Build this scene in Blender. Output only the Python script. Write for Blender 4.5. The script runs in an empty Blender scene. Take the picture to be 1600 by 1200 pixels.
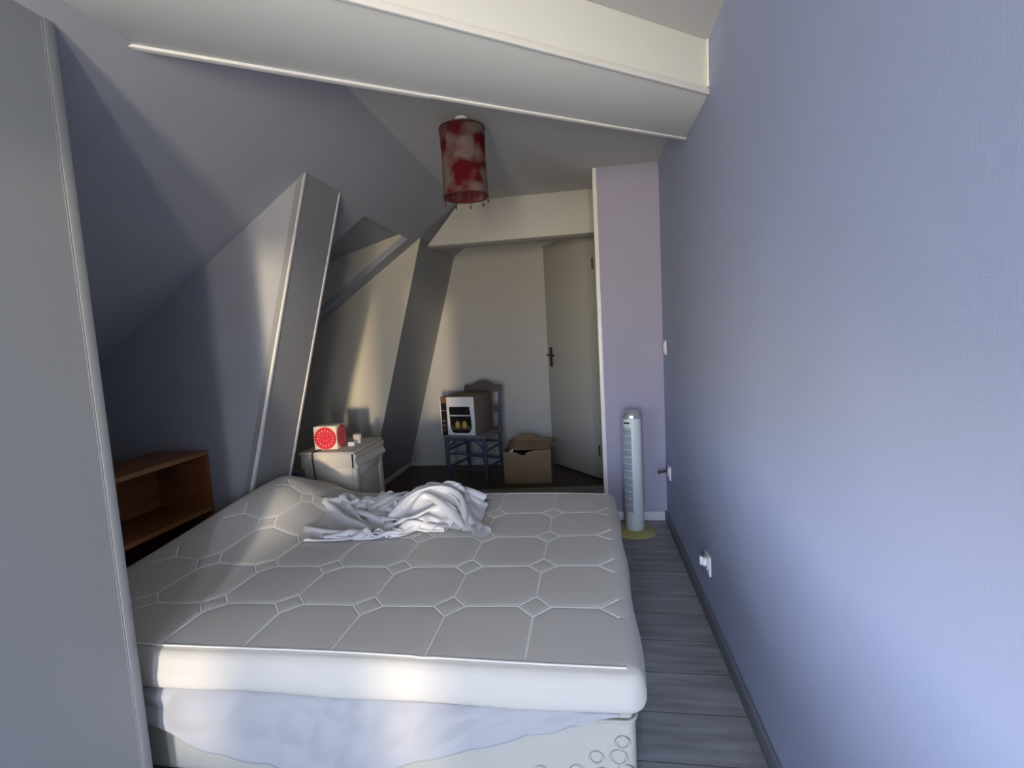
import bpy, bmesh, math, random
import numpy as np
from mathutils import Vector, Matrix
random.seed(7); rng = np.random.default_rng(7)
S = bpy.context.scene
COL = S.collection
PI = math.pi

# ------------------------------------------------------------------ camera
cam_d = bpy.data.cameras.new('camera'); cam = bpy.data.objects.new('camera', cam_d); COL.objects.link(cam)
f = 778.0
d1 = np.array([118, -80, f]); d2 = np.array([453, 8245, f])
Yc = d1/np.linalg.norm(d1); Dn = d2-Yc*(d2@Yc); Dn /= np.linalg.norm(Dn); Zc = -Dn; Xc = np.cross(Yc, Zc)
Rm = np.stack([Xc, Yc, Zc])
CAM = Vector((0, 0, 1.21))
mw = Matrix.Identity(4)
for i in range(3):
    mw[i][0] = Rm[i, 0]; mw[i][1] = -Rm[i, 1]; mw[i][2] = -Rm[i, 2]; mw[i][3] = CAM[i]
cam.matrix_world = mw
cam_d.sensor_width = 36; cam_d.lens = f*36/1600; cam_d.clip_start = 0.02; cam_d.clip_end = 100
S.camera = cam
S.view_settings.view_transform = 'Standard'; S.view_settings.look = 'None'
S.view_settings.gamma = 1; S.view_settings.use_curve_mapping = False
S.view_settings.exposure = 3.68

# ------------------------------------------------------------------ sky, sun, window light
W = bpy.data.worlds.new('sky'); S.world = W; W.use_nodes = True
nt = W.node_tree; nt.nodes.clear()
tc = nt.nodes.new('ShaderNodeTexCoord'); sx = nt.nodes.new('ShaderNodeSeparateXYZ')
cr = nt.nodes.new('ShaderNodeValToRGB'); bg = nt.nodes.new('ShaderNodeBackground'); wo = nt.nodes.new('ShaderNodeOutputWorld')
mr = nt.nodes.new('ShaderNodeMapRange'); mr.inputs[1].default_value = -1; mr.inputs[2].default_value = 1
nt.links.new(tc.outputs['Generated'], sx.inputs[0]); nt.links.new(sx.outputs['Z'], mr.inputs[0])
nt.links.new(mr.outputs[0], cr.inputs[0]); nt.links.new(cr.outputs[0], bg.inputs[0]); nt.links.new(bg.outputs[0], wo.inputs[0])
e = cr.color_ramp.elements
e[0].position = 0.0; e[0].color = (1.08, 0.95, 0.71, 1)        # sunlit ground below
e[1].position = 1.0; e[1].color = (0.30, 0.48, 0.95, 1)
for p, c in ((0.485, (1.08, 0.95, 0.71, 1)), (0.515, (0.84, 0.95, 1.18, 1)), (0.72, (0.55, 0.72, 1.14, 1))):
    q = e.new(p); q.color = c
bg.inputs[1].default_value = 3.2

sun_d = bpy.data.lights.new('sun', 'SUN'); sun = bpy.data.objects.new('sun', sun_d); COL.objects.link(sun)
sun_d.energy = 0.19; sun_d.color = (1.0, 0.80, 0.52); sun_d.angle = math.radians(3.0)
sun.rotation_euler = Vector((-0.27, 1.0, -0.02)).to_track_quat('-Z', 'Y').to_euler()
sun.location = (1, -6, 2)
WIN = [(-0.52, -0.18), (0.20, 0.425)]; WZ = (0.12, 1.76); YR = -1.80     # the two lights of the window behind the camera
for k, (a, b) in enumerate(WIN):
    ld = bpy.data.lights.new('window_portal', 'AREA'); lo = bpy.data.objects.new('window_portal', ld); COL.objects.link(lo)
    ld.shape = 'RECTANGLE'; ld.size = b-a; ld.size_y = WZ[1]-WZ[0]; ld.cycles.is_portal = True
    lo.location = ((a+b)/2, YR-0.07, (WZ[0]+WZ[1])/2); lo.rotation_euler = (PI/2, 0, 0)

ld = bpy.data.lights.new('side_window_portal', 'AREA'); lo = bpy.data.objects.new('side_window_portal', ld); COL.objects.link(lo)
ld.shape = 'RECTANGLE'; ld.size = .98; ld.size_y = .92; ld.cycles.is_portal = True
lo.location = (-1.19-.125, .19, 1.14); lo.rotation_euler = (PI/2, 0, -PI/2)

# ------------------------------------------------------------------ helpers
class MB:
    def __init__(s): s.v = []; s.f = []; s.m = []
    def quad(s, pts, mi=0):
        n = len(s.v); s.v += [tuple(p) for p in pts]; s.f.append(tuple(range(n, n+len(pts)))); s.m.append(mi); return s
    def box(s, x0, x1, y0, y1, z0, z1, mi=0, mat=None):
        n = len(s.v)
        p = [(x0, y0, z0), (x1, y0, z0), (x1, y1, z0), (x0, y1, z0), (x0, y0, z1), (x1, y0, z1), (x1, y1, z1), (x0, y1, z1)]
        if mat: p = [tuple(mat @ Vector(q)) for q in p]
        s.v += p
        for q in ((0, 3, 2, 1), (4, 5, 6, 7), (0, 1, 5, 4), (1, 2, 6, 5), (2, 3, 7, 6), (3, 0, 4, 7)):
            s.f.append(tuple(n+i for i in q)); s.m.append(mi)
        return s
    def prism(s, poly, axis, a, b, mi=0, mat=None):
        """poly: 2D points; axis: extrusion axis. x: (y,z)  y: (x,z)  z: (x,y)"""
        n = len(s.v); k = len(poly)
        def P(q, t):
            r = {'x': (t, q[0], q[1]), 'y': (q[0], t, q[1]), 'z': (q[0], q[1], t)}[axis]
            return tuple(mat @ Vector(r)) if mat else r
        s.v += [P(q, a) for q in poly]+[P(q, b) for q in poly]
        s.f.append(tuple(n+i for i in range(k))[::-1]); s.m.append(mi)
        s.f.append(tuple(n+k+i for i in range(k))); s.m.append(mi)
        for i in range(k):
            j = (i+1) % k; s.f.append((n+i, n+j, n+k+j, n+k+i)); s.m.append(mi)
        return s
    def tube(s, pts, r, seg=10, mi=0, closed=False):
        pts = [Vector(p) for p in pts]; n0 = len(s.v); K = len(pts)
        rr = r if isinstance(r, (list, tuple)) else [r]*K
        prev = None
        for i, p in enumerate(pts):
            if closed: t = pts[(i+1) % K]-pts[i-1]
            else: t = pts[min(i+1, K-1)]-pts[max(i-1, 0)]
            t.normalize()
            if prev is None:
                a = Vector((0, 0, 1)) if abs(t.z) < .9 else Vector((1, 0, 0))
            else: a = prev
            u = (a-t*a.dot(t)).normalized(); w = t.cross(u); prev = u
            for j in range(seg):
                an = 2*PI*j/seg; s.v.append(tuple(p+u*math.cos(an)*rr[i]+w*math.sin(an)*rr[i]))
        R = K if closed else K-1
        for i in range(R):
            for j in range(seg):
                a = n0+i*seg+j; b = n0+i*seg+(j+1) % seg; i2 = (i+1) % K
                c = n0+i2*seg+(j+1) % seg; d = n0+i2*seg+j
                s.f.append((a, b, c, d)); s.m.append(mi)
        if not closed:
            s.f.append(tuple(n0+j for j in range(seg))[::-1]); s.m.append(mi)
            s.f.append(tuple(n0+(K-1)*seg+j for j in range(seg))); s.m.append(mi)
        return s
    def lathe(s, prof, seg=32, mi=0, mat=None, cap=True):
        n0 = len(s.v); K = len(prof)
        for r, z in prof:
            for j in range(seg):
                p = Vector((r*math.cos(2*PI*j/seg), r*math.sin(2*PI*j/seg), z))
                s.v.append(tuple(mat @ p) if mat else tuple(p))
        for i in range(K-1):
            for j in range(seg):
                s.f.append((n0+i*seg+j, n0+i*seg+(j+1) % seg, n0+(i+1)*seg+(j+1) % seg, n0+(i+1)*seg+j)); s.m.append(mi)
        if cap:
            s.f.append(tuple(n0+j for j in range(seg))[::-1]); s.m.append(mi)
            s.f.append(tuple(n0+(K-1)*seg+j for j in range(seg))); s.m.append(mi)
        return s

def obj(name, mb, mats, parent=None, bevel=0, seg=2, smooth=None, loc=None, rot=None):
    me = bpy.data.meshes.new(name); me.from_pydata(mb.v, [], mb.f)
    if not isinstance(mats, (list, tuple)): mats = [mats]
    for m in mats: me.materials.append(m)
    me.polygons.foreach_set('material_index', mb.m)
    bm = bmesh.new(); bm.from_mesh(me)
    bmesh.ops.recalc_face_normals(bm, faces=bm.faces)
    if bevel:
        ed = [q for q in bm.edges if len(q.link_faces) == 2 and q.calc_face_angle(0) > 0.5]
        bmesh.ops.bevel(bm, geom=ed, offset=bevel, segments=seg, profile=.5, affect='EDGES', clamp_overlap=True)
    bm.to_mesh(me); bm.free()
    if smooth is None: smooth = 40 if bevel else 0
    if smooth:
        me.polygons.foreach_set('use_smooth', [True]*len(me.polygons))
        me.set_sharp_from_angle(angle=math.radians(smooth))
    o = bpy.data.objects.new(name, me); COL.objects.link(o)
    if parent: o.parent = parent
    if loc: o.location = loc
    if rot: o.rotation_euler = rot
    return o
def grid_obj(name, P, mat, parent=None, flip=False):
    """P: (n, m, 3) array -> smooth quad grid"""
    n, m = P.shape[:2]
    idx = np.arange(n*m).reshape(n, m)
    q = np.stack([idx[:-1, :-1], idx[:-1, 1:], idx[1:, 1:], idx[1:, :-1]], -1).reshape(-1, 4)
    if flip: q = q[:, ::-1]
    return raw_obj(name, P.reshape(-1, 3), q, mat, parent)
def raw_obj(name, V, Q, mat, parent=None):
    me = bpy.data.meshes.new(name)
    me.vertices.add(len(V)); me.vertices.foreach_set('co', np.ascontiguousarray(V, dtype=np.float32).ravel())
    me.loops.add(Q.size); me.loops.foreach_set('vertex_index', np.ascontiguousarray(Q, dtype=np.int32).ravel())
    me.polygons.add(len(Q)); me.polygons.foreach_set('loop_start', np.arange(0, Q.size, 4, dtype=np.int32))
    me.polygons.foreach_set('use_smooth', np.ones(len(Q), dtype=bool))
    me.update(calc_edges=True); me.validate()
    me.materials.append(mat)
    o = bpy.data.objects.new(name, me); COL.objects.link(o)
    if parent: o.parent = parent
    return o
def thing(name, label, cat, loc=(0, 0, 0), rz=0, group=None):
    o = bpy.data.objects.new(name, None); COL.objects.link(o); o.empty_display_size = .1
    o.location = loc; o.rotation_euler = (0, 0, rz); o['label'] = label; o['category'] = cat
    if group: o['group'] = group
    return o
def struct(name, mb, mats, label=None, parent=None, **k):
    o = obj(name, mb, mats, parent, **k)
    if not parent:
        o['kind'] = 'structure'
        if label: o['label'] = label
    elif label: o['label'] = label
    return o

def mat(name, col, rough=.6, spec=.3, metal=0, bump=None, var=None, coords='Object', trans=0, coat=0, sheen=0):
    """bump=(scale, strength, dist); var=(scale, amount, (sx,sy,sz))"""
    m = bpy.data.materials.new(name); m.use_nodes = True; t = m.node_tree; b = t.nodes['Principled BSDF']
    b.inputs['Base Color'].default_value = (*col, 1); b.inputs['Roughness'].default_value = rough
    b.inputs['Specular IOR Level'].default_value = spec; b.inputs['Metallic'].default_value = metal
    b.inputs['Coat Weight'].default_value = coat; b.inputs['Sheen Weight'].default_value = sheen
    tcn = t.nodes.new('ShaderNodeTexCoord')
    if var:
        mp = t.nodes.new('ShaderNodeMapping'); mp.inputs['Scale'].default_value = var[2] if len(var) > 2 else (1, 1, 1)
        n = t.nodes.new('ShaderNodeTexNoise'); n.inputs['Scale'].default_value = var[0]; n.inputs['Detail'].default_value = 5
        t.links.new(tcn.outputs[coords], mp.inputs[0]); t.links.new(mp.outputs[0], n.inputs['Vector'])
        r = t.nodes.new('ShaderNodeMapRange'); r.inputs[1].default_value = .25; r.inputs[2].default_value = .75
        r.inputs[3].default_value = 1-var[1]; r.inputs[4].default_value = 1+var[1]
        mx = t.nodes.new('ShaderNodeMix'); mx.data_type = 'RGBA'; mx.blend_type = 'MULTIPLY'; mx.inputs[0].default_value = 1
        mx.inputs[6].default_value = (*col, 1)
        t.links.new(n.outputs[0], r.inputs[0]); t.links.new(r.outputs[0], mx.inputs[7]); t.links.new(mx.outputs[2], b.inputs['Base Color'])
    if bump:
        n = t.nodes.new('ShaderNodeTexNoise'); n.inputs['Scale'].default_value = bump[0]; n.inputs['Detail'].default_value = 3
        t.links.new(tcn.outputs[coords], n.inputs['Vector'])
        bp = t.nodes.new('ShaderNodeBump'); bp.inputs['Strength'].default_value = bump[1]; bp.inputs['Distance'].default_value = bump[2]
        t.links.new(n.outputs[0], bp.inputs['Height']); t.links.new(bp.outputs[0], b.inputs['Normal'])
    return m

def wallpaper(name, col):
    """woven lavender paper: crossed fine wave relief"""
    m = mat(name, col, .75, .2, var=(3, .03))
    t = m.node_tree; b = t.nodes['Principled BSDF']; tcn = t.nodes.new('ShaderNodeTexCoord')
    hs = []
    for sc in ((420, 420, 18), (18, 18, 420)):
        mp = t.nodes.new('ShaderNodeMapping'); mp.inputs['Scale'].default_value = sc
        n = t.nodes.new('ShaderNodeTexNoise'); n.inputs['Scale'].default_value = 1; n.inputs['Detail'].default_value = 2
        t.links.new(tcn.outputs['Object'], mp.inputs[0]); t.links.new(mp.outputs[0], n.inputs['Vector']); hs.append(n)
    ad = t.nodes.new('ShaderNodeMath'); ad.operation = 'ADD'
    t.links.new(hs[0].outputs[0], ad.inputs[0]); t.links.new(hs[1].outputs[0], ad.inputs[1])
    bp = t.nodes.new('ShaderNodeBump'); bp.inputs['Strength'].default_value = .25; bp.inputs['Distance'].default_value = .001
    t.links.new(ad.outputs[0], bp.inputs['Height']); t.links.new(bp.outputs[0], b.inputs['Normal'])
    return m

def wood(name, c1, c2, scale=(2, 2, 30), rough=.5):
    m = mat(name, c1, rough, .3); t = m.node_tree; b = t.nodes['Principled BSDF']
    tcn = t.nodes.new('ShaderNodeTexCoord'); mp = t.nodes.new('ShaderNodeMapping'); mp.inputs['Scale'].default_value = scale
    n = t.nodes.new('ShaderNodeTexNoise'); n.inputs['Scale'].default_value = 1; n.inputs['Detail'].default_value = 6; n.inputs['Distortion'].default_value = .6
    r = t.nodes.new('ShaderNodeValToRGB'); r.color_ramp.elements[0].position = .3; r.color_ramp.elements[1].position = .7
    r.color_ramp.elements[0].color = (*c1, 1); r.color_ramp.elements[1].color = (*c2, 1)
    t.links.new(tcn.outputs['Object'], mp.inputs[0]); t.links.new(mp.outputs[0], n.inputs['Vector']); t.links.new(n.outputs[0], r.inputs[0])
    t.links.new(r.outputs[0], b.inputs['Base Color'])
    return m

M = {}
M['backpaint'] = mat('dull_back_wall_paint', (0.52, 0.50, 0.47), .6, .25, bump=(60, .05, .002))
M['headpaint'] = mat('warm_header_paint', (0.54, 0.52, 0.48), .5, .3, bump=(60, .05, .002))
M['lav'] = wallpaper('lavender_wallpaper', (0.40, 0.445, 0.60))
M['pink'] = wallpaper('pink_lavender_wallpaper', (0.37, 0.355, 0.455))
M['slope'] = wallpaper('grey_lavender_wallpaper', (0.385, 0.395, 0.43))
M['white'] = mat('white_paint', (0.76, 0.77, 0.73), .5, .35, bump=(60, .05, .002))
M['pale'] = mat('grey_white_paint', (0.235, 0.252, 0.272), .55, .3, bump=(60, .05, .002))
M['post'] = mat('grey_post_paint_flank_shade', (0.29, 0.298, 0.31), .5, .35, bump=(60, .05, .002))
M['blocker'] = mat('light_blocker_grey', (0.10, 0.105, 0.115), .6, .4)
M['cream'] = mat('cream_paint', (0.60, 0.56, 0.47), .55, .3, bump=(60, .05, .002))
M['trim'] = mat('trim_gloss_paint', (0.80, 0.79, 0.77), .35, .5)
M['ceil'] = mat('ceiling_paint', (0.55, 0.55, 0.54), .8, .2, bump=(80, .08, .002))
M['base'] = mat('grey_baseboard', (0.21, 0.225, 0.26), .5, .3)
M['wbase'] = mat('white_baseboard', (0.62, 0.62, 0.64), .5, .3)
M['door'] = mat('door_paint', (0.51, 0.49, 0.43), .45, .35)
M['steel'] = mat('dull_steel', (0.35, 0.34, 0.33), .35, .5, metal=1)
M['darkmetal'] = mat('dark_metal', (0.09, 0.085, 0.08), .4, .5, metal=.8)
M['dark'] = mat('dark_gap', (0.012, 0.011, 0.010), .9, .1)
M['plug'] = mat('white_plastic', (0.82, 0.83, 0.86), .35, .5)
M['pine'] = wood('orange_pine', (0.25, 0.095, 0.035), (0.175, 0.06, 0.02), (6, 3, 40), .45)
M['pine_edge'] = wood('pale_pine_edge', (0.33, 0.16, 0.065), (0.28, 0.125, 0.05), (6, 3, 40), .45)
M['card'] = mat('brown_cardboard', (0.33, 0.235, 0.145), .85, .1, var=(6, .12))
M['cardin'] = mat('cardboard_inside', (0.26, 0.18, 0.105), .9, .1, var=(6, .12))
M['chair'] = mat('blue_grey_paint', (0.075, 0.092, 0.145), .5, .3, var=(9, .15))
M['chairtop'] = mat('brown_grey_paint', (0.12, 0.095, 0.095), .5, .3, var=(9, .15))
M['rush'] = mat('rush_seat', (0.20, 0.19, 0.19), .8, .2, var=(30, .3))
M['fan'] = mat('pale_fan_plastic', (0.66, 0.72, 0.73), .35, .45)
M['fangrey'] = mat('fan_grille_grey', (0.34, 0.38, 0.43), .4, .4)
M['chrome'] = mat('silver_plastic', (0.72, 0.73, 0.75), .2, .5, metal=.7)
M['yellow'] = mat('yellowed_plastic', (0.46, 0.43, 0.16), .5, .3)
M['red'] = mat('red_print', (0.62, 0.02, 0.035), .6, .25, var=(25, .12))
M['pinkdot'] = mat('pink_dots', (0.85, 0.33, 0.36), .6, .2)
M['paper'] = mat('cream_paper', (0.80, 0.71, 0.58), .8, .15)
M['black'] = mat('black_cord', (0.02, 0.02, 0.025), .5, .3)
M['navy'] = mat('navy_cloth', (0.02, 0.05, 0.14), .8, .1)
M['mattress'] = mat('mattress_knit', (0.62, 0.595, 0.535), .9, .1, bump=(330, .35, .0015), sheen=.15)
M['seam'] = mat('white_seam_highlight', (0.88, 0.86, 0.82), .8, .2)
M['boxspring'] = mat('bed_base_fabric', (0.52, 0.50, 0.43), .9, .1, bump=(250, .2, .001), var=(4, .05))
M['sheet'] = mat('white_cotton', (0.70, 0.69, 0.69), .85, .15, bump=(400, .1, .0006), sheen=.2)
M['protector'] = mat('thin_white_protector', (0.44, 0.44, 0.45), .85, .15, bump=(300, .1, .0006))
M['stand'] = mat('worn_cream_paint', (0.60, 0.56, 0.48), .5, .3, var=(7, .08))

# floor : grey-brown laminate boards
fm = mat('grey_laminate', (0.16, 0.15, 0.15), .42, .35)
t = fm.node_tree; b = t.nodes['Principled BSDF']; tcn = t.nodes.new('ShaderNodeTexCoord')
br = t.nodes.new('ShaderNodeTexBrick'); br.inputs['Scale'].default_value = 1; br.inputs['Brick Width'].default_value = 1.25
br.inputs['Row Height'].default_value = .19; br.inputs['Mortar Size'].default_value = .0015
br.inputs['Color1'].default_value = (.31, .31, .315, 1); br.inputs['Color2'].default_value = (.26, .26, .265, 1); br.inputs['Mortar'].default_value = (.05, .045, .045, 1)
mp = t.nodes.new('ShaderNodeMapping'); mp.inputs['Scale'].default_value = (2.2, 16, 1)
n = t.nodes.new('ShaderNodeTexNoise'); n.inputs['Scale'].default_value = 1.6; n.inputs['Detail'].default_value = 6
mx = t.nodes.new('ShaderNodeMix'); mx.data_type = 'RGBA'; mx.blend_type = 'MULTIPLY'; mx.inputs[0].default_value = 1
r = t.nodes.new('ShaderNodeMapRange'); r.inputs[1].default_value = .3; r.inputs[2].default_value = .7; r.inputs[3].default_value = .72; r.inputs[4].default_value = 1.28
t.links.new(tcn.outputs['Object'], br.inputs[0]); t.links.new(tcn.outputs['Object'], mp.inputs[0]); t.links.new(mp.outputs[0], n.inputs['Vector'])
t.links.new(n.outputs[0], r.inputs[0]); t.links.new(br.outputs[0], mx.inputs[6]); t.links.new(r.outputs[0], mx.inputs[7]); t.links.new(mx.outputs[2], b.inputs['Base Color'])
M['floor'] = fm
M['brownfloor'] = wood('dark_brown_boards', (0.105, 0.078, 0.058), (0.075, 0.055, 0.042), (3, 20, 3), .5)

# ------------------------------------------------------------------ room shell
XR = 0.455; XP = 0.067; YP = 3.177; YB = 4.60; XL = -1.19; YE = 1.055; XK = -2.45; ZC = 2.20; XS = -0.875; TS = 0.675
def zs(x): return ZC+TS*(x-XS)                      # underside of the roof slope
def xst(z): return -1.78+0.2943*z                   # face of the two leaning posts
XT = (-1.78+0.2943*(ZC-TS*XS))/(1-0.2943*TS); ZT = zs(XT)

struct('floor', MB().box(-2.7, 0.7, -2.0, 4.8, -.08, 0), M['floor'], 'grey-brown laminate floor')
struct('wall_right', MB().box(XR, XR+.1, -1.95, 4.7, 0, ZC+.1), M['lav'], 'lavender papered wall along the right')
struct('wall_end', MB().box(XP+.02, XR, YP, YP+.07, 0, ZC+.02), M['pink'], 'short pinkish lavender wall beside the doorway')
mb = MB(); mb.box(XP+.012, XP+.09, YP+.071, YP+.12, 0, ZC+.02); mb.box(XP+.012, XP+.09, YP+.12, 4.04, 2.0, ZC+.02); mb.box(XP+.012, XP+.09, 4.04, YB, 0, ZC+.02)
struct('wall_passage', mb, M['cream'], 'thin side wall with the doorway behind the end wall')
struct('wall_back', MB().box(-2.2, XR, YB, YB+.1, 0, ZC+.05), M['backpaint'], 'pale far wall behind the chair')
struct('ceiling', MB().box(XS, XR, -1.95, YB+.05, ZC, ZC+.08), M['ceil'], 'flat off-white ceiling')
struct('floor_passage', MB().prism([(-1.9, 3.74), (XP+.09, 3.92), (XP+.09, YB), (-1.9, YB)], 'z', -.01, .003), M['brownfloor'], 'dark brown floor of the passage by the door')
# roof slope with the opening of the roof window
YO0, YO1, XO = 2.80, 3.506, -1.245
mb = MB(); th = .05
def slab(x0, x1, y0, y1, mi=0):
    mb.prism([(x0, zs(x0)), (x1, zs(x1)), (x1, zs(x1)+th), (x0, zs(x0)+th)], 'y', y0, y1, mi)
slab(XK-.1, XS, -1.95, YO0); slab(XO, XS, YO0, YO1); slab(XK-.1, XS, YO1, YB+.05)
struct('ceiling_slope', mb, M['slope'], 'sloping lavender-grey attic ceiling')
mb = MB()
def zo(x): return 2.005+.27*(x-XO)
mb.prism([(XK-.1, zo(XK-.1)), (XO+.03, zo(XO+.03)), (XO+.03, zo(XO+.03)+.04), (XK-.1, zo(XK-.1)+.04)], 'y', YO0-.03, YO1+.03, 1)  # soffit takes the slope's grey, shade put into its colour
mb.prism([(XK-.05, zs(XK-.05)+th), (XO, zs(XO)+th), (XO, zo(XO)), (XK-.05, zo(XK-.05))], 'y', YO0-.03, YO0)
mb.prism([(XK-.05, zs(XK-.05)+th), (XO, zs(XO)+th), (XO, zo(XO)), (XK-.05, zo(XK-.05))], 'y', YO1, YO1+.03)
struct('ceiling_recess', mb, [M['cream'], M['slope']], 'boxed recess in the sloping ceiling')
struct('window_2', MB().box(XK-.09, XK-.05, YO0, YO1, zs(XK)-.02, zo(XK)+.02), M['dark'], 'closed dark roof window at the bottom of the recess')
struct('wall_left', MB().box(XK-.1, XK, 1.0, YB, 0, zs(XK)+.03), M['slope'], 'low knee wall under the slope')
# bay wall behind the front post, cheek wall of the alcove
struct('wall_bay', MB().prism([(xst(0)-.03, 0), (XT-.03, ZT-.01), (XT-.03, zs(XT-.03)+.01), (XK, zs(XK)+.01), (XK, 0)], 'y', 2.114, 2.40), M['slope'], 'bay wall left of the leaning post')
mb = MB().prism([(xst(0), 0), (XT, ZT+.005), (XK, zs(XK)+.005), (XK, 0)], 'y', 3.65, YB); mb.m[2] = 1  # flank in darker grey: its shade is put into the colour
struct('wall_alcove', mb, [M['cream'], M['post']], 'alcove wall, its leaning flank coloured darker for shade')
# leaning boxed post
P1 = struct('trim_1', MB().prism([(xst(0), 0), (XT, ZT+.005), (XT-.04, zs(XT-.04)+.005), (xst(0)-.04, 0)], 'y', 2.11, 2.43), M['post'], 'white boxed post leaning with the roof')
for k, y in enumerate((2.11, 2.43)):
    mb = MB(); s0 = -0.004 if k == 0 else -.014
    mb.prism([(xst(.0)+.006, 0), (XT+.006-.006, ZT-.004), (XT-.012, ZT-.03), (xst(0)-.012, 0)], 'y', y+s0, y+s0+.018)
    struct('trim_%d' % (k+2), mb, M['trim'], ['white corner bead on the near edge of the leaning post', 'white corner bead on the far edge of the leaning post'][k], bevel=.004)
# wall beside the camera on the left, with its corner bead
mb = MB(); LWY = (-.30, .68); LWZ = (.68, 1.60)      # with a window beside the viewer, out of the picture
mb.prism([(XL, 0), (XL, zs(XL)+.01), (XL-.12, zs(XL-.12)+.01), (XL-.12, 0)], 'y', -1.95, LWY[0])
mb.prism([(XL, 0), (XL, zs(XL)+.01), (XL-.12, zs(XL-.12)+.01), (XL-.12, 0)], 'y', LWY[1], YE)
mb.prism([(XL, LWZ[1]), (XL, zs(XL)+.01), (XL-.12, zs(XL-.12)+.01), (XL-.12, LWZ[1])], 'y', *LWY)
mb.box(XL-.12, XL, *LWY, 0, LWZ[0])
struct('ledge_light_blocker', MB().box(XL-14, XL-.121, -2.0, .93, LWZ[0]-.08, LWZ[0]-.03), M['blocker'], 'flat zinc slab added outside the left window to cut light from below')  # added unseen slab: keeps ground light out of the side window
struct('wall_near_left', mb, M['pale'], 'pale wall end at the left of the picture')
mb = MB(); a, c = LWY
mb.box(XL-.10, XL-.05, a, a+.035, *LWZ); mb.box(XL-.10, XL-.05, c-.035, c, *LWZ); mb.box(XL-.10, XL-.05, a+.035, c-.035, LWZ[0], LWZ[0]+.04); mb.box(XL-.10, XL-.05, a+.035, c-.035, LWZ[1]-.04, LWZ[1])
struct('window_3', mb, M['white'], 'window frame in the left wall beside the viewer')
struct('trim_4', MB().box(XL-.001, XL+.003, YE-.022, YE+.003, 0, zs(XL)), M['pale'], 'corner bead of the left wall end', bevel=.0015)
struct('trim_11', MB().box(XL-.001, XL+.0015, YE-.026, YE-.0222, 0, zs(XL)-.005), M['base'], 'dark joint line beside the corner bead')
struct('wall_bay_near', MB().box(XK, XL-.001, .98, 1.04, 0, zs(XL)+.02), M['slope'], 'hidden near side of the bay')
# diagonal ceiling beam
ZB = 2.022
def yf(x): return 1.192+.7003*(x+1.194)
def yn(x): return 1.189+.752*(x+.533)
struct('ceiling_beam', MB().prism([(-1.2, yn(-1.2)), (XR, yn(XR)), (XR, yf(XR)), (-1.2, yf(-1.2))], 'z', ZB, ZC+.03), M['white'], 'white boxed beam crossing the ceiling', bevel=.004)
def batten(name, x0, x1, fn, off, zz, w, h, label):
    ang = math.atan2(fn(x1)-fn(x0), x1-x0); L = math.hypot(x1-x0, fn(x1)-fn(x0))
    mtx = Matrix.Translation((x0, fn(x0), zz)) @ Matrix.Rotation(ang, 4, 'Z')
    struct(name, MB().box(0, L, off-w/2, off+w/2, 0, h, mat=mtx), M['trim'], label, bevel=.003)
batten('trim_5', -1.19, -.485, yf, 0, ZB-.007, .022, .03, 'left length of batten on the far edge of the beam')
batten('trim_6', -.487, XR-.002, yf, -.003, ZB-.005, .020, .03, 'right length of batten on the far edge of the beam')
batten('trim_7', -1.15, XR-.002, yn, 0, ZB-.003, .012, .022, 'thin batten on the near edge of the beam')
struct('trim_8', MB().box(XR-.008, XR-.0005, yn(XR)-.016, yn(XR)-.003, ZB+.02, ZC), M['trim'], 'thin upright bead where the beam meets the right wall', bevel=.002)
# header over the far part of the room
struct('trim_9', MB().prism([(-1.14, 1.905), (XP+.01, 1.905), (XP+.01, ZC+.01), (-.865, ZC+.01)], 'y', 3.61, 3.80), M['headpaint'], 'white boxed header in front of the door', bevel=.003)
# door lining
struct('trim_10', MB().box(XP-.002, XP+.024, YP-.010, YP+.075, 0, ZC), M['trim'], 'white corner lining at the edge of the end wall', bevel=.003)
# baseboards
struct('baseboard_right', MB().box(XR-.014, XR-.0005, -1.93, YP, 0, .062), M['base'], 'grey baseboard on the right wall', bevel=.004)
struct('baseboard_end', MB().box(XP+.03, XR-.015, YP-.012, YP-.0005, 0, .058), M['wbase'], 'pale baseboard on the end wall', bevel=.003)
struct('baseboard_back', MB().box(xst(0)+.02, -.37, YB-.012, YB-.0005, 0, .05), M['wbase'], 'pale baseboard on the far wall', bevel=.003)
struct('baseboard_alcove', MB().box(xst(0)+.002, xst(0)+.016, 3.655, YB-.013, 0, .05), M['wbase'], 'pale baseboard under the shaded flank', bevel=.003)
# wall behind the camera with the window
mb = MB(); y0, y1 = YR-.1, YR
mb.box(-1.40, WIN[0][0], y0, y1, 0, ZC); mb.box(WIN[0][1], WIN[1][0], y0, y1, 0, ZC); mb.box(WIN[1][1], XR, y0, y1, 0, ZC)
for a, c in WIN:
    mb.box(a, c, y0, y1, 0, WZ[0]); mb.box(a, c, y0, y1, WZ[1], ZC)
struct('wall_rear', mb, M['white'], 'wall with the window behind the viewer')
mb = MB()
for a, c in WIN:
    mb.box(a, a+.03, y0+.02, y0+.06, *WZ); mb.box(c-.03, c, y0+.02, y0+.06, *WZ)
    mb.box(a+.03, c-.03, y0+.02, y0+.06, WZ[0], WZ[0]+.04); mb.box(a+.03, c-.03, y0+.02, y0+.06, WZ[1]-.04, WZ[1])
struct('window_1', mb, M['white'], 'white window frame behind the viewer')

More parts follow.
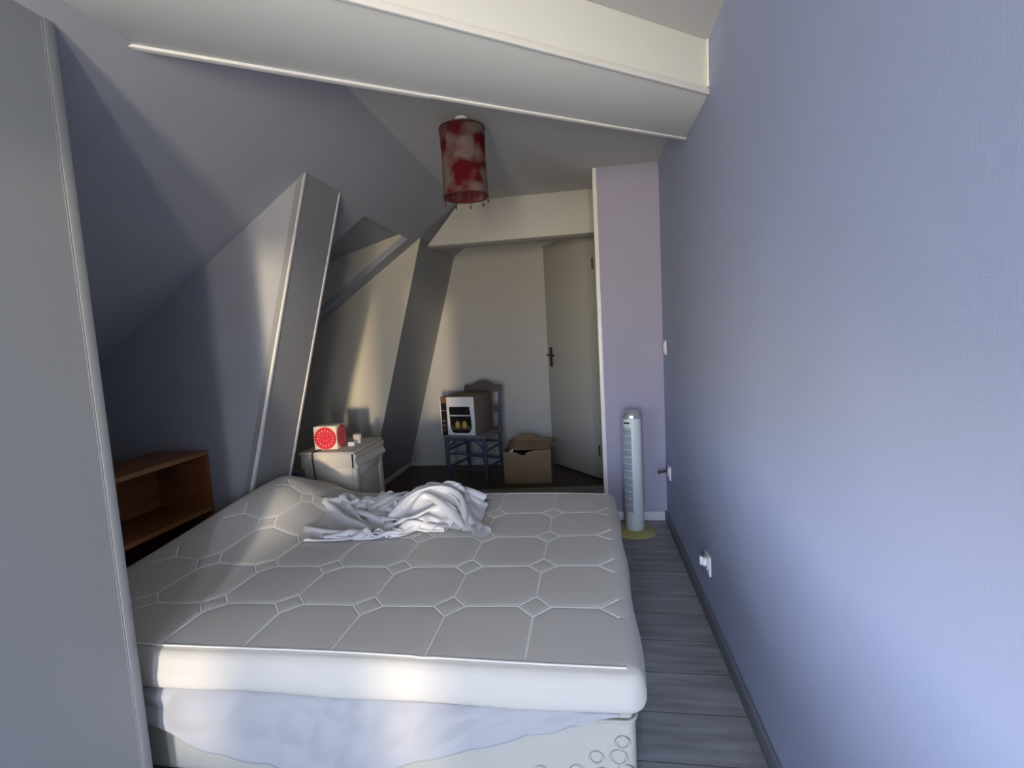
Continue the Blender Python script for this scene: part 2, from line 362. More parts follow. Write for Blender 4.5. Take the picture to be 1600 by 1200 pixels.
# open door, hinged at the far side of the passage
H = Vector((XP+.005, 4.055, 0)); T = Vector((-.352, 4.585, 0)); dv = T-H; L = dv.length
door = bpy.data.objects.new('door_1', None); COL.objects.link(door); door['kind'] = 'structure'; door['label'] = 'pale flush door standing open against the far wall'
door.location = H; door.rotation_euler = (0, 0, math.atan2(dv.y, dv.x))
obj('door_leaf', MB().box(0, L, -.02, .02, .018, 2.0), M['door'], door, bevel=.003)
for z in (.25, 1.75): obj('hinge', MB().tube([(-.004, .022, z-.045), (-.004, .022, z+.045)], .007, 10), M['darkmetal'], door, smooth=40)
mb = MB(); mb.box(L-.075, L-.035, .0202, .026, .92, 1.10)
hp = obj('handle_plate', mb, M['darkmetal'], door, bevel=.002)
mb = MB().tube([(L-.055, .026, 1.03), (L-.055, .062, 1.03), (L-.062, .068, 1.03), (L-.16, .066, 1.025)], .0085, 10)
obj('lever', mb, M['darkmetal'], hp, smooth=50)

# ------------------------------------------------------------------ bed base
BX0, BX1, BY0, BY1, BZ = -1.665, 0.080, 1.155, 2.50, .290
bed = thing('bed_base', 'cream fabric bed base with ring-quilted side, under the mattress', 'bed base', ((BX0+BX1)/2, (BY0+BY1)/2, 0))
cx, cy = (BX0+BX1)/2, (BY0+BY1)/2
obj('base_body', MB().box(BX0-cx, BX1-cx, BY0-cy, BY1-cy, .012, BZ-.022), M['boxspring'], bed, bevel=.03, seg=5)
obj('base_top', MB().box(BX0-cx+.006, BX1-cx-.006, BY0-cy+.006, BY1-cy-.006, BZ-.04, BZ), M['boxspring'], bed, bevel=.016, seg=4)
mb = MB()
zz = BZ-.030; x0, x1, ya, yb = BX0-cx-.001, BX1-cx+.001, BY0-cy-.001, BY1-cy+.001; r_ = .03
loop = []
for (qx, qy, a0) in ((x1-r_, ya+r_, -90), (x1-r_, yb-r_, 0), (x0+r_, yb-r_, 90), (x0+r_, ya+r_, 180)):
    for k in range(7):
        a = math.radians(a0+15*k); loop.append((qx+r_*math.cos(a), qy+r_*math.sin(a), zz))
obj('piping', MB().tube(loop, .005, 8, closed=True), M['boxspring'], bed, smooth=60)
mb = MB()
for k, (px, pz, rr) in enumerate([(-.035, .205, .016), (-.045, .165, .019), (-.10, .16, .016), (-.03, .125, .02), (-.085, .115, .018), (-.06, .07, .02), (-.12, .07, .017), (-.15, .12, .015), (-.19, .06, .018), (-.24, .11, .015)]):
    pts = [(BX1-cx+px+rr*math.cos(2*PI*j/20), BY0-cy-.0015, pz+rr*math.sin(2*PI*j/20)) for j in range(20)]
    mb.tube(pts, .0035, 6, closed=True)
o = obj('quilted_rings', mb, M['boxspring'], bed, smooth=60); o['kind'] = 'stuff'
for qx in (x0+.08, x1-.08):
    for qy in (ya+.08, yb-.08): obj('foot', MB().lathe([(.025, 0), (.028, .012), (.028, .02)], 16, mat=Matrix.Translation((qx, qy, 0))), M['black'], bed, smooth=40)

# ------------------------------------------------------------------ mattress with stitched pattern
MX0, MX1, MY0, MY1, MZ0, MZ1 = -1.80, 0.105, 1.128, 2.535, .291, .400
def sstep(a, b, x):
    t_ = np.clip((x-a)/(b-a), 0, 1); return t_*t_*(3-2*t_)
def warp(x, y):
    s = sstep(-1.15, -1.80, x)
    dx = s*(.215*sstep(1.45, 2.12, y)+.01)
    lz = (s**1.2)*(.015+.165*sstep(1.45, 2.15, y)-.10*sstep(2.22, 2.56, y))
    return dx, lz
def ss_axis(a, b, n, rim):
    core = np.linspace(a+rim, b-rim, n); e1 = a+rim*(1-np.cos(np.linspace(0, PI/2, 9)[:-1]))
    return np.concatenate([e1, core, (a+b)-e1[::-1]])
ax = ss_axis(MX0, MX1, 520, .05); ay = ss_axis(MY0, MY1, 390, .05)
X, Y = np.meshgrid(ax, ay, indexing='ij')
Rc = .05
def corner(X, Y):
    hx = np.maximum(np.maximum(MX0+Rc-X, X-(MX1-Rc)), 0)/Rc; hy = np.maximum(np.maximum(MY0+Rc-Y, Y-(MY1-Rc)), 0)/Rc
    a = hx*np.sqrt(np.maximum(1-hy**2/2, 0)); c = hy*np.sqrt(np.maximum(1-hx**2/2, 0))
    sxn = np.where(X < cx, -1, 1); syn = np.where(Y < cy, -1, 1)
    Xn = X+sxn*(a-hx)*Rc; Yn = Y+syn*(c-hy)*Rc
    return Xn, Yn, np.clip(np.sqrt(a**2+c**2), 0, 1)
Xn, Yn, rad = corner(X, Y)
Rv = .042
Z = MZ1-Rv*(1-np.sqrt(np.maximum(1-np.clip((rad*Rc-(Rc-Rv))/Rv, 0, 1)**2, 0)))
Z += .004*np.sin(X*3.1+1)*np.sin(Y*4.2)+.003*np.sin(X*7.3)*np.sin(Y*6.1+2)
# stitched lines
segs = []; tilt = .035; dxh, dyh = .050, .056
cols = [-.190-.262*i for i in range(6)]; rows = [1.428, 1.693, 1.958, 2.225]
def yy(j, x): return rows[j]+tilt*(x-.07)
for j in range(4):
    for i, c in enumerate(cols):
        y_ = yy(j, c)
        segs += [((c-dxh, y_), (c, y_+dyh)), ((c, y_+dyh), (c+dxh, y_)), ((c+dxh, y_), (c, y_-dyh)), ((c, y_-dyh), (c-dxh, y_))]
        if i: segs.append(((cols[i-1]-dxh, yy(j, cols[i-1]-dxh)), (c+dxh, y_)))
        lo = 1.162 if j == 0 else yy(j-1, c)+dyh
        segs.append(((c, y_-dyh), (c, lo)))
        if j == 3: segs.append(((c, y_+dyh), (c, 2.497)))
    segs.append(((cols[0]+dxh, yy(j, cols[0])), (.004, yy(j, .004))))
    for sg in (-1, 1): segs.append(((.004, yy(j, .004)), (.060, yy(j, .06)+sg*.05)))
    xe = cols[-1]-dxh; segs.append(((xe, yy(j, xe)), (xe-.1, yy(j, xe-.1))))
    for sg in (-1, 1): segs.append(((xe-.1, yy(j, xe-.1)), (xe-.16, yy(j, xe)+sg*.05)))
segs += [((-1.76, 1.162), (.062, 1.162)), ((-1.76, 2.497), (.062, 2.497))]
G = np.zeros_like(X); wv = .0062
for (a, c) in segs:
    a = np.array(a); c = np.array(c); mg = .035
    i0, i1 = np.searchsorted(ax, [min(a[0], c[0])-mg, max(a[0], c[0])+mg]); j0, j1 = np.searchsorted(ay, [min(a[1], c[1])-mg, max(a[1], c[1])+mg])
    px = X[i0:i1, j0:j1]-a[0]; py = Y[i0:i1, j0:j1]-a[1]; v = c-a; L2 = v@v
    tt = np.clip((px*v[0]+py*v[1])/L2, 0, 1); dd = np.hypot(px-tt*v[0], py-tt*v[1])
    G[i0:i1, j0:j1] = np.maximum(G[i0:i1, j0:j1], np.exp(-(dd/wv)**2)+.25*np.exp(-(dd/.024)**2))
Z -= .0036*G
dx_, lz_ = warp(Xn, Yn)
top = np.stack([Xn+dx_, Yn, Z+lz_], -1)
nx_, ny_ = X.shape; idx = np.arange(nx_*ny_).reshape(nx_, ny_)
Q = np.stack([idx[:-1, :-1], idx[1:, :-1], idx[1:, 1:], idx[:-1, 1:]], -1).reshape(-1, 4)
ring = np.concatenate([idx[:-1, 0], idx[-1, :-1], idx[1:, -1][::-1], idx[0, 1:][::-1]])
V = [top.reshape(-1, 3)]; base_n = nx_*ny_; prev_ring = ring; QQ = [Q]
rp = top.reshape(-1, 3)[ring]; cxy = np.array([(MX0+MX1)/2, (MY0+MY1)/2])
tx = np.roll(rp, -1, 0)-np.roll(rp, 1, 0); nrm = np.stack([tx[:, 1], -tx[:, 0]], -1); nrm /= np.linalg.norm(nrm, axis=1)[:, None]+1e-9
z_side = rp[:, 2]; zb = MZ0+lz_.reshape(-1)[ring]
wob = .0035*np.sin(np.arange(len(ring))*.045)
prof = [(.18, .004), (.36, .007), (.52, .0065), (.68, .006), (.82, .003), (.93, -.004), (1.0, -.016), (1.0, -.05)]
for fr, out in prof:
    p = rp.copy(); p[:, :2] += nrm*(out+wob)[:, None] if np.ndim(wob) else nrm*out
    p[:, 2] = z_side+(zb-z_side)*fr; V.append(p)
    cur = base_n+np.arange(len(ring)); base_n += len(ring)
    QQ.append(np.stack([prev_ring, cur, np.roll(cur, -1), np.roll(prev_ring, -1)], -1)); prev_ring = cur
mat_t = thing('mattress', 'thin off-white mattress with stitched diamond quilting, lying on the cream bed base', 'mattress', (0, 0, 0))
mt = raw_obj('mattress_cover', np.concatenate(V), np.concatenate(QQ), M['mattress'], mat_t)
# raised seams in the quilting grooves; light caught there is put into their white
V2 = []; F2 = []; K = 6
for (a, c) in segs:
    a = np.array(a); c = np.array(c); n2 = max(2, int(np.hypot(*(c-a))/.03)+1)
    tt = np.linspace(0, 1, n2); px = a[0]+(c[0]-a[0])*tt; py = a[1]+(c[1]-a[1])*tt
    ii = np.clip(np.searchsorted(ax, px), 0, len(ax)-1); jj = np.clip(np.searchsorted(ay, py), 0, len(ay)-1)
    pts = top[ii, jj].copy(); pts[:, 0] = px+warp(px, py)[0]; pts[:, 1] = py
    dr_ = (c-a)/np.hypot(*(c-a)); nn = np.array([-dr_[1], dr_[0], 0]); b0 = len(V2)
    for p in pts:
        for k in range(K):
            an = 2*PI*k/K; V2.append(tuple(p+nn*.0044*math.cos(an)+np.array([0, 0, .0022*math.sin(an)+.0008])))
    for q in range(n2-1):
        for k in range(K): F2.append((b0+q*K+k, b0+q*K+(k+1) % K, b0+(q+1)*K+(k+1) % K, b0+(q+1)*K+k))
sm_ = raw_obj('quilting_seams', np.array(V2), np.array(F2), M['seam'], mat_t); sm_['kind'] = 'stuff'; sm_['label'] = 'raised quilting seams, coloured white for the light they catch'
# underside closes the shell
mb = MB(); mb.box(-1.50, MX1-.05, MY0+.05, MY1-.05, MZ0+.0005, MZ0+.02)
obj('underside', mb, M['mattress'], mat_t)

# ------------------------------------------------------------------ crumpled sheet on the mattress: 80 x 68 points of the cloth, in millimetres
SHEET_X = [
 342, 331, 320, 309, 295, 283, 268, 254, 242, 232, 224, 217, 210, 202, 193, 180, 168, 156, 145, 133, 121, 110, 98, 87, 77, 68, 60, 53, 48, 42, 37, 32, 27, 22, 17, 12, 7, 3, 0, 1,
 9, 22, 36, 50, 61, 63, 56, 39, 24, 23, 33, 49, 67, 79, 80, 76, 74, 76, 77, 81, 86, 97, 109, 121, 133, 145, 157, 169, 357, 346, 335, 322, 308, 294, 282, 268, 257, 249, 242, 235,
 227, 219, 208, 195, 183, 172, 160, 148, 137, 125, 114, 104, 93, 84, 78, 72, 66, 61, 56, 51, 46, 41, 36, 31, 26, 22, 19, 19, 24, 35, 49, 63, 72, 78, 67, 50, 34, 29, 40, 56,
 71, 88, 96, 93, 94, 95, 95, 94, 101, 112, 124, 136, 148, 160, 172, 184, 372, 361, 348, 334, 321, 308, 295, 282, 273, 266, 260, 253, 245, 235, 223, 210, 199, 187, 175, 164, 153, 141, 130, 117,
 108, 101, 96, 90, 85, 80, 74, 69, 65, 60, 55, 50, 45, 41, 35, 33, 41, 51, 63, 75, 84, 89, 72, 58, 46, 38, 49, 65, 79, 94, 109, 112, 113, 111, 104, 108, 117, 126, 138, 150,
 162, 174, 187, 199, 387, 375, 361, 347, 334, 322, 307, 296, 289, 284, 278, 270, 262, 251, 238, 226, 214, 202, 191, 179, 167, 154, 142, 133, 126, 119, 114, 109, 104, 98, 93, 88, 83, 79, 74, 69,
 64, 59, 51, 46, 55, 67, 79, 90, 98, 93, 74, 57, 50, 52, 58, 75, 90, 105, 121, 126, 123, 115, 114, 124, 131, 141, 153, 165, 177, 189, 201, 214, 402, 388, 374, 360, 348, 334, 319, 311,
 307, 303, 295, 287, 278, 266, 253, 241, 229, 218, 206, 192, 178, 167, 158, 150, 143, 138, 133, 128, 122, 117, 112, 107, 102, 97, 92, 88, 82, 72, 61, 60, 69, 82, 95, 105, 109, 93, 76, 60,
 58, 67, 72, 86, 102, 117, 132, 131, 121, 121, 129, 138, 143, 155, 167, 179, 191, 203, 216, 228, 415, 399, 386, 374, 360, 345, 331, 328, 326, 320, 313, 305, 294, 280, 268, 256, 244, 231, 216, 201,
 192, 184, 175, 166, 161, 156, 152, 146, 141, 136, 131, 126, 121, 116, 111, 106, 96, 82, 75, 75, 83, 96, 111, 122, 108, 91, 73, 68, 75, 84, 90, 98, 112, 127, 135, 139, 130, 133, 144, 151,
 157, 169, 181, 193, 205, 217, 230, 242, 423, 407, 396, 383, 368, 353, 343, 345, 344, 337, 330, 320, 308, 295, 283, 270, 255, 240, 227, 217, 208, 198, 188, 184, 180, 175, 170, 165, 160, 154, 149, 144,
 140, 135, 129, 118, 105, 97, 92, 93, 96, 100, 113, 124, 110, 91, 74, 80, 89, 101, 108, 116, 122, 132, 135, 137, 142, 150, 159, 164, 171, 183, 195, 207, 219, 232, 243, 250, 427, 409, 394, 383,
 366, 351, 344, 351, 360, 354, 347, 336, 322, 310, 296, 280, 265, 253, 243, 233, 219, 210, 206, 203, 198, 194, 188, 183, 178, 172, 168, 163, 158, 151, 139, 128, 121, 114, 106, 107, 113, 113, 109, 115,
 107, 89, 83, 91, 99, 113, 124, 134, 140, 141, 147, 151, 152, 161, 172, 177, 185, 197, 209, 221, 233, 245, 249, 251, 428, 410, 392, 377, 364, 356, 350, 350, 365, 369, 364, 351, 337, 322, 306, 292,
 279, 268, 256, 241, 232, 228, 225, 221, 217, 211, 206, 201, 196, 191, 186, 181, 170, 158, 150, 145, 138, 129, 121, 118, 121, 125, 122, 114, 106, 99, 101, 108, 117, 126, 134, 140, 146, 156, 165, 166,
 160, 163, 179, 191, 199, 211, 223, 235, 246, 250, 252, 263, 429, 412, 396, 385, 377, 370, 365, 364, 371, 383, 378, 364, 348, 333, 318, 305, 293, 279, 264, 254, 250, 247, 243, 239, 234, 229, 224, 219,
 214, 209, 200, 188, 178, 172, 167, 160, 149, 142, 138, 135, 133, 132, 133, 131, 123, 117, 118, 126, 134, 137, 124, 123, 134, 150, 162, 168, 162, 168, 184, 201, 213, 225, 237, 247, 251, 255, 265, 270,
 434, 421, 411, 402, 395, 388, 382, 382, 389, 390, 387, 374, 359, 344, 330, 317, 303, 288, 276, 272, 269, 265, 262, 257, 252, 247, 242, 238, 231, 220, 206, 198, 194, 189, 180, 169, 164, 160, 157, 154,
 151, 150, 149, 149, 142, 136, 133, 138, 139, 133, 122, 111, 128, 140, 149, 160, 165, 179, 194, 210, 226, 237, 249, 254, 260, 269, 272, 278, 446, 437, 428, 419, 412, 406, 400, 399, 407, 406, 396, 384,
 369, 354, 342, 328, 313, 300, 294, 291, 287, 284, 279, 275, 270, 266, 260, 251, 238, 227, 220, 216, 209, 198, 191, 186, 183, 179, 174, 167, 163, 164, 166, 163, 157, 151, 139, 135, 132, 127, 119, 116,
 126, 137, 147, 159, 175, 190, 205, 222, 239, 252, 262, 269, 276, 281, 288, 296, 463, 453, 444, 434, 425, 418, 415, 414, 421, 419, 409, 395, 379, 366, 354, 339, 324, 316, 313, 310, 306, 302, 298, 294,
 289, 283, 271, 258, 249, 243, 238, 229, 218, 212, 209, 205, 201, 192, 182, 179, 180, 180, 176, 175, 173, 167, 154, 144, 138, 134, 132, 133, 139, 149, 161, 174, 186, 199, 214, 231, 248, 266, 280, 288,
 292, 298, 303, 308, 479, 468, 458, 448, 438, 431, 433, 432, 427, 428, 419, 403, 387, 377, 365, 350, 339, 335, 332, 328, 325, 321, 317, 312, 305, 293, 281, 272, 266, 259, 248, 239, 234, 231, 227, 219,
 207, 200, 197, 196, 193, 192, 194, 194, 191, 182, 168, 159, 153, 151, 150, 150, 154, 164, 176, 189, 201, 213, 223, 237, 254, 272, 290, 304, 311, 309, 305, 304, 493, 481, 470, 462, 453, 447, 450, 449,
 440, 436, 423, 409, 397, 388, 377, 363, 357, 353, 350, 347, 343, 339, 334, 326, 314, 304, 297, 290, 280, 268, 260, 256, 253, 246, 234, 224, 218, 217, 214, 210, 209, 211, 213, 210, 198, 183, 168, 160,
 154, 159, 165, 167, 168, 180, 191, 203, 216, 230, 239, 243, 259, 278, 294, 306, 319, 324, 318, 309, 505, 496, 487, 479, 473, 460, 448, 456, 455, 443, 431, 422, 412, 403, 391, 379, 375, 372, 369, 366,
 362, 357, 347, 337, 329, 322, 314, 302, 288, 281, 278, 274, 263, 250, 241, 238, 237, 231, 225, 226, 228, 229, 221, 205, 191, 178, 160, 146, 141, 151, 165, 170, 171, 187, 202, 215, 227, 241, 250, 252,
 265, 282, 294, 300, 309, 321, 327, 322, 522, 512, 502, 490, 476, 464, 451, 454, 461, 458, 449, 438, 429, 419, 406, 396, 393, 391, 388, 384, 377, 368, 360, 353, 347, 336, 321, 307, 301, 299, 292, 280,
 268, 262, 259, 255, 247, 243, 243, 245, 241, 229, 213, 198, 185, 169, 152, 142, 145, 152, 162, 168, 172, 183, 201, 215, 230, 245, 249, 253, 266, 272, 278, 285, 294, 305, 317, 324, 537, 523, 507, 489,
 472, 462, 460, 462, 473, 474, 465, 454, 445, 434, 420, 407, 398, 401, 401, 397, 391, 382, 377, 371, 358, 340, 323, 320, 319, 310, 296, 286, 283, 280, 272, 263, 258, 260, 262, 254, 238, 221, 206, 193,
 177, 160, 146, 154, 164, 169, 173, 176, 179, 184, 198, 215, 233, 242, 247, 262, 268, 262, 264, 271, 281, 294, 307, 321, 542, 524, 505, 486, 469, 462, 466, 480, 489, 488, 479, 470, 460, 444, 427, 416,
 404, 397, 403, 404, 400, 399, 392, 377, 358, 342, 337, 336, 327, 314, 308, 304, 298, 288, 279, 275, 277, 276, 266, 248, 232, 217, 202, 185, 168, 154, 158, 169, 181, 187, 192, 195, 198, 200, 205, 217,
 233, 243, 256, 265, 262, 263, 268, 278, 289, 302, 315, 328, 540, 522, 504, 485, 477, 478, 478, 486, 500, 499, 493, 485, 469, 452, 435, 422, 416, 408, 411, 415, 417, 410, 393, 374, 358, 354, 354, 344,
 334, 330, 324, 315, 302, 295, 293, 294, 292, 277, 260, 245, 228, 211, 194, 176, 162, 163, 173, 184, 197, 204, 209, 213, 216, 219, 223, 228, 239, 253, 264, 266, 270, 277, 285, 294, 305, 317, 329, 342,
 540, 522, 504, 496, 492, 489, 489, 493, 507, 513, 509, 495, 478, 461, 446, 438, 431, 425, 429, 431, 423, 408, 390, 375, 372, 371, 362, 355, 351, 344, 330, 318, 312, 311, 312, 306, 289, 273, 257, 239,
 221, 204, 187, 173, 169, 178, 188, 199, 212, 222, 226, 231, 235, 238, 242, 245, 253, 266, 274, 281, 287, 294, 301, 310, 320, 331, 342, 351, 540, 526, 519, 515, 511, 505, 501, 504, 519, 524, 514, 501,
 484, 469, 459, 448, 441, 442, 442, 433, 419, 404, 393, 391, 390, 384, 378, 372, 361, 348, 339, 334, 332, 329, 318, 301, 284, 267, 250, 232, 215, 200, 191, 184, 183, 190, 202, 214, 226, 240, 244, 247,
 251, 254, 256, 260, 270, 282, 291, 298, 304, 307, 311, 317, 323, 331, 339, 346, 548, 543, 538, 534, 529, 523, 517, 519, 527, 531, 517, 503, 489, 481, 474, 463, 454, 457, 446, 431, 419, 412, 410, 409,
 405, 401, 394, 381, 370, 363, 357, 353, 346, 330, 312, 295, 277, 261, 245, 230, 219, 213, 208, 203, 198, 197, 210, 225, 239, 254, 263, 259, 256, 258, 262, 271, 283, 297, 309, 313, 318, 319, 320, 323,
 329, 334, 340, 346, 566, 561, 556, 550, 545, 540, 535, 521, 513, 519, 521, 512, 505, 498, 490, 479, 471, 463, 449, 437, 433, 431, 429, 427, 424, 415, 405, 395, 388, 380, 372, 360, 344, 326, 309, 293,
 277, 263, 251, 241, 235, 230, 223, 217, 213, 211, 220, 237, 250, 265, 278, 276, 268, 264, 273, 283, 291, 305, 322, 331, 334, 336, 337, 341, 346, 351, 357, 362, 583, 574, 567, 564, 562, 559, 546, 530,
 513, 511, 524, 528, 522, 515, 507, 496, 485, 474, 462, 453, 448, 448, 448, 444, 438, 429, 421, 413, 404, 392, 377, 362, 346, 331, 315, 301, 287, 275, 265, 256, 248, 244, 237, 229, 223, 223, 231, 247,
 258, 271, 288, 293, 286, 274, 277, 282, 293, 311, 329, 345, 353, 354, 353, 354, 359, 366, 372, 378, 592, 584, 582, 582, 579, 565, 549, 533, 517, 521, 536, 540, 537, 532, 522, 505, 493, 486, 475, 467,
 461, 454, 459, 460, 455, 446, 437, 426, 413, 399, 386, 372, 358, 343, 328, 315, 302, 290, 279, 269, 264, 259, 253, 246, 239, 237, 232, 246, 261, 275, 293, 304, 295, 275, 271, 280, 297, 316, 334, 352,
 368, 372, 370, 368, 365, 367, 373, 382, 606, 601, 600, 595, 581, 565, 556, 539, 528, 535, 549, 555, 555, 545, 530, 511, 499, 490, 484, 474, 470, 468, 462, 465, 466, 460, 449, 437, 425, 413, 400, 386,
 371, 356, 341, 326, 312, 298, 288, 281, 279, 276, 271, 265, 256, 246, 235, 241, 258, 275, 294, 292, 287, 278, 273, 287, 303, 321, 339, 357, 375, 388, 388, 385, 383, 378, 375, 377, 624, 613, 608, 595,
 579, 573, 564, 547, 540, 549, 563, 569, 563, 549, 531, 521, 511, 504, 496, 488, 480, 479, 477, 471, 469, 467, 462, 451, 439, 425, 411, 395, 379, 363, 345, 328, 313, 305, 302, 299, 296, 294, 289, 282,
 269, 257, 249, 245, 257, 277, 291, 285, 281, 279, 281, 293, 308, 325, 343, 361, 379, 397, 406, 401, 399, 397, 391, 385, 632, 623, 612, 597, 587, 583, 571, 554, 549, 562, 575, 572, 558, 543, 536, 534,
 523, 515, 512, 506, 498, 492, 491, 489, 485, 481, 475, 464, 448, 431, 414, 397, 379, 360, 343, 331, 326, 323, 321, 318, 315, 312, 307, 296, 282, 271, 265, 259, 266, 282, 291, 292, 294, 297, 300, 307,
 317, 329, 347, 365, 382, 398, 415, 418, 413, 411, 409, 404, 638, 632, 625, 611, 599, 590, 577, 561, 558, 573, 575, 562, 550, 548, 552, 550, 540, 533, 530, 522, 510, 508, 508, 508, 502, 496, 484, 468,
 449, 430, 411, 393, 375, 358, 350, 348, 345, 342, 340, 337, 334, 331, 323, 312, 296, 282, 270, 268, 279, 293, 307, 310, 314, 315, 318, 325, 333, 339, 352, 371, 385, 395, 410, 426, 430, 425, 421, 420,
 652, 649, 639, 626, 614, 602, 586, 570, 563, 568, 561, 556, 559, 564, 570, 568, 557, 548, 537, 523, 514, 517, 525, 521, 512, 499, 482, 463, 444, 425, 408, 391, 375, 371, 369, 367, 364, 361, 358, 356,
 352, 345, 332, 315, 304, 287, 271, 279, 292, 306, 322, 327, 328, 326, 329, 340, 350, 355, 359, 373, 387, 394, 404, 421, 437, 442, 436, 430, 672, 664, 652, 640, 628, 613, 597, 581, 569, 563, 565, 571,
 577, 582, 587, 578, 566, 553, 538, 523, 525, 531, 530, 520, 507, 492, 475, 458, 440, 422, 405, 394, 391, 390, 388, 386, 383, 380, 377, 373, 362, 346, 330, 318, 306, 289, 278, 290, 303, 318, 334, 343,
 340, 337, 343, 354, 363, 369, 369, 366, 379, 392, 399, 413, 430, 446, 452, 448, 686, 678, 667, 653, 638, 622, 605, 588, 580, 578, 583, 590, 594, 599, 595, 577, 567, 564, 550, 533, 536, 531, 522, 509,
 497, 483, 467, 454, 436, 418, 412, 412, 410, 409, 407, 405, 402, 399, 392, 376, 358, 342, 331, 315, 298, 283, 291, 301, 314, 329, 345, 357, 358, 354, 358, 370, 379, 374, 368, 364, 368, 382, 396, 406,
 422, 439, 455, 463, 698, 690, 676, 660, 643, 626, 612, 595, 584, 592, 602, 608, 612, 610, 593, 577, 572, 567, 552, 542, 527, 518, 507, 495, 485, 473, 460, 450, 436, 432, 431, 431, 430, 428, 426, 423,
 419, 407, 390, 372, 356, 341, 324, 306, 293, 293, 304, 315, 326, 340, 355, 369, 376, 373, 370, 379, 391, 391, 383, 375, 370, 373, 386, 400, 414, 431, 448, 463, 711, 697, 681, 664, 648, 633, 620, 603,
 595, 602, 615, 625, 628, 610, 591, 577, 572, 559, 547, 543, 528, 508, 492, 480, 469, 458, 448, 453, 450, 444, 445, 446, 444, 442, 438, 431, 419, 403, 386, 368, 351, 334, 316, 301, 300, 308, 319, 330,
 340, 352, 365, 380, 391, 391, 384, 381, 393, 403, 401, 392, 385, 379, 380, 394, 410, 424, 439, 456, 719, 703, 688, 673, 659, 646, 632, 617, 610, 612, 623, 638, 630, 610, 591, 574, 563, 549, 546, 543,
 526, 506, 487, 468, 453, 440, 439, 446, 460, 457, 445, 443, 438, 438, 431, 421, 407, 392, 378, 361, 343, 327, 315, 314, 317, 322, 331, 342, 355, 367, 379, 391, 404, 407, 400, 391, 389, 401, 412, 410,
 403, 397, 391, 391, 403, 420, 434, 447, 728, 714, 700, 686, 673, 659, 646, 634, 627, 629, 635, 643, 630, 611, 593, 575, 558, 553, 556, 544, 525, 506, 487, 469, 450, 435, 428, 435, 449, 459, 452, 435,
 423, 421, 416, 406, 394, 379, 367, 351, 336, 332, 332, 332, 334, 340, 345, 352, 364, 379, 393, 406, 418, 417, 408, 406, 397, 396, 408, 421, 422, 416, 410, 406, 404, 413, 429, 444, 741, 728, 714, 700,
 686, 673, 661, 650, 642, 647, 649, 642, 629, 611, 593, 577, 569, 570, 561, 543, 525, 507, 489, 471, 454, 444, 438, 433, 437, 447, 450, 438, 418, 403, 403, 394, 381, 371, 357, 345, 338, 346, 351, 351,
 351, 356, 364, 368, 373, 387, 404, 420, 430, 415, 406, 409, 412, 405, 406, 420, 434, 434, 429, 424, 419, 415, 422, 437, 744, 739, 726, 712, 700, 688, 676, 664, 655, 656, 659, 647, 629, 613, 598, 591,
 587, 578, 560, 542, 525, 509, 495, 479, 465, 462, 457, 453, 450, 450, 451, 439, 421, 403, 388, 379, 369, 368, 365, 359, 352, 350, 360, 369, 370, 369, 376, 386, 392, 394, 403, 417, 430, 424, 409, 403,
 413, 421, 419, 422, 434, 447, 448, 443, 438, 433, 428, 431, 733, 742, 740, 725, 714, 703, 691, 679, 668, 662, 660, 653, 636, 621, 613, 606, 594, 576, 558, 544, 532, 520, 505, 490, 484, 481, 476, 472,
 470, 468, 459, 444, 426, 409, 391, 376, 379, 385, 384, 377, 369, 366, 366, 375, 387, 387, 384, 391, 403, 411, 409, 409, 418, 426, 420, 406, 411, 425, 436, 436, 438, 451, 463, 462, 456, 451, 446, 441,
 718, 728, 739, 741, 730, 718, 706, 694, 683, 675, 670, 660, 643, 629, 622, 609, 592, 575, 565, 556, 546, 532, 515, 506, 504, 501, 495, 491, 489, 482, 465, 449, 432, 413, 396, 392, 392, 396, 396, 390,
 383, 383, 382, 380, 391, 402, 400, 393, 399, 413, 422, 417, 413, 419, 421, 423, 421, 428, 443, 453, 454, 457, 469, 477, 475, 470, 465, 460, 702, 713, 728, 744, 745, 734, 722, 710, 700, 692, 681, 664,
 648, 634, 622, 606, 594, 587, 581, 572, 558, 541, 526, 525, 524, 520, 513, 506, 501, 485, 469, 451, 434, 417, 412, 411, 409, 408, 406, 402, 397, 395, 398, 397, 394, 401, 412, 407, 397, 404, 419, 428,
 426, 423, 427, 437, 440, 440, 447, 461, 472, 473, 476, 486, 492, 488, 482, 477, 688, 704, 721, 737, 754, 746, 737, 725, 712, 699, 684, 668, 654, 639, 621, 613, 609, 605, 596, 582, 565, 547, 534, 540,
 541, 536, 525, 518, 502, 485, 467, 449, 433, 430, 432, 431, 429, 426, 423, 419, 415, 411, 408, 410, 410, 403, 408, 417, 410, 401, 411, 427, 440, 441, 442, 449, 457, 459, 458, 463, 479, 490, 492, 495,
 504, 506, 500, 495, 680, 697, 715, 732, 751, 760, 749, 737, 724, 709, 694, 679, 664, 649, 637, 632, 627, 618, 602, 585, 568, 551, 536, 535, 539, 539, 531, 515, 500, 482, 463, 444, 427, 426, 436, 444,
 447, 445, 441, 437, 433, 429, 425, 421, 420, 419, 414, 416, 419, 414, 414, 426, 443, 457, 460, 463, 472, 477, 477, 476, 480, 494, 507, 512, 515, 520, 518, 513, 675, 693, 711, 728, 745, 762, 762, 749,
 736, 721, 706, 691, 675, 664, 657, 649, 636, 619, 601, 586, 572, 556, 538, 522, 522, 524, 524, 511, 493, 476, 459, 441, 423, 414, 423, 435, 446, 456, 459, 455, 451, 447, 443, 440, 436, 434, 431, 430,
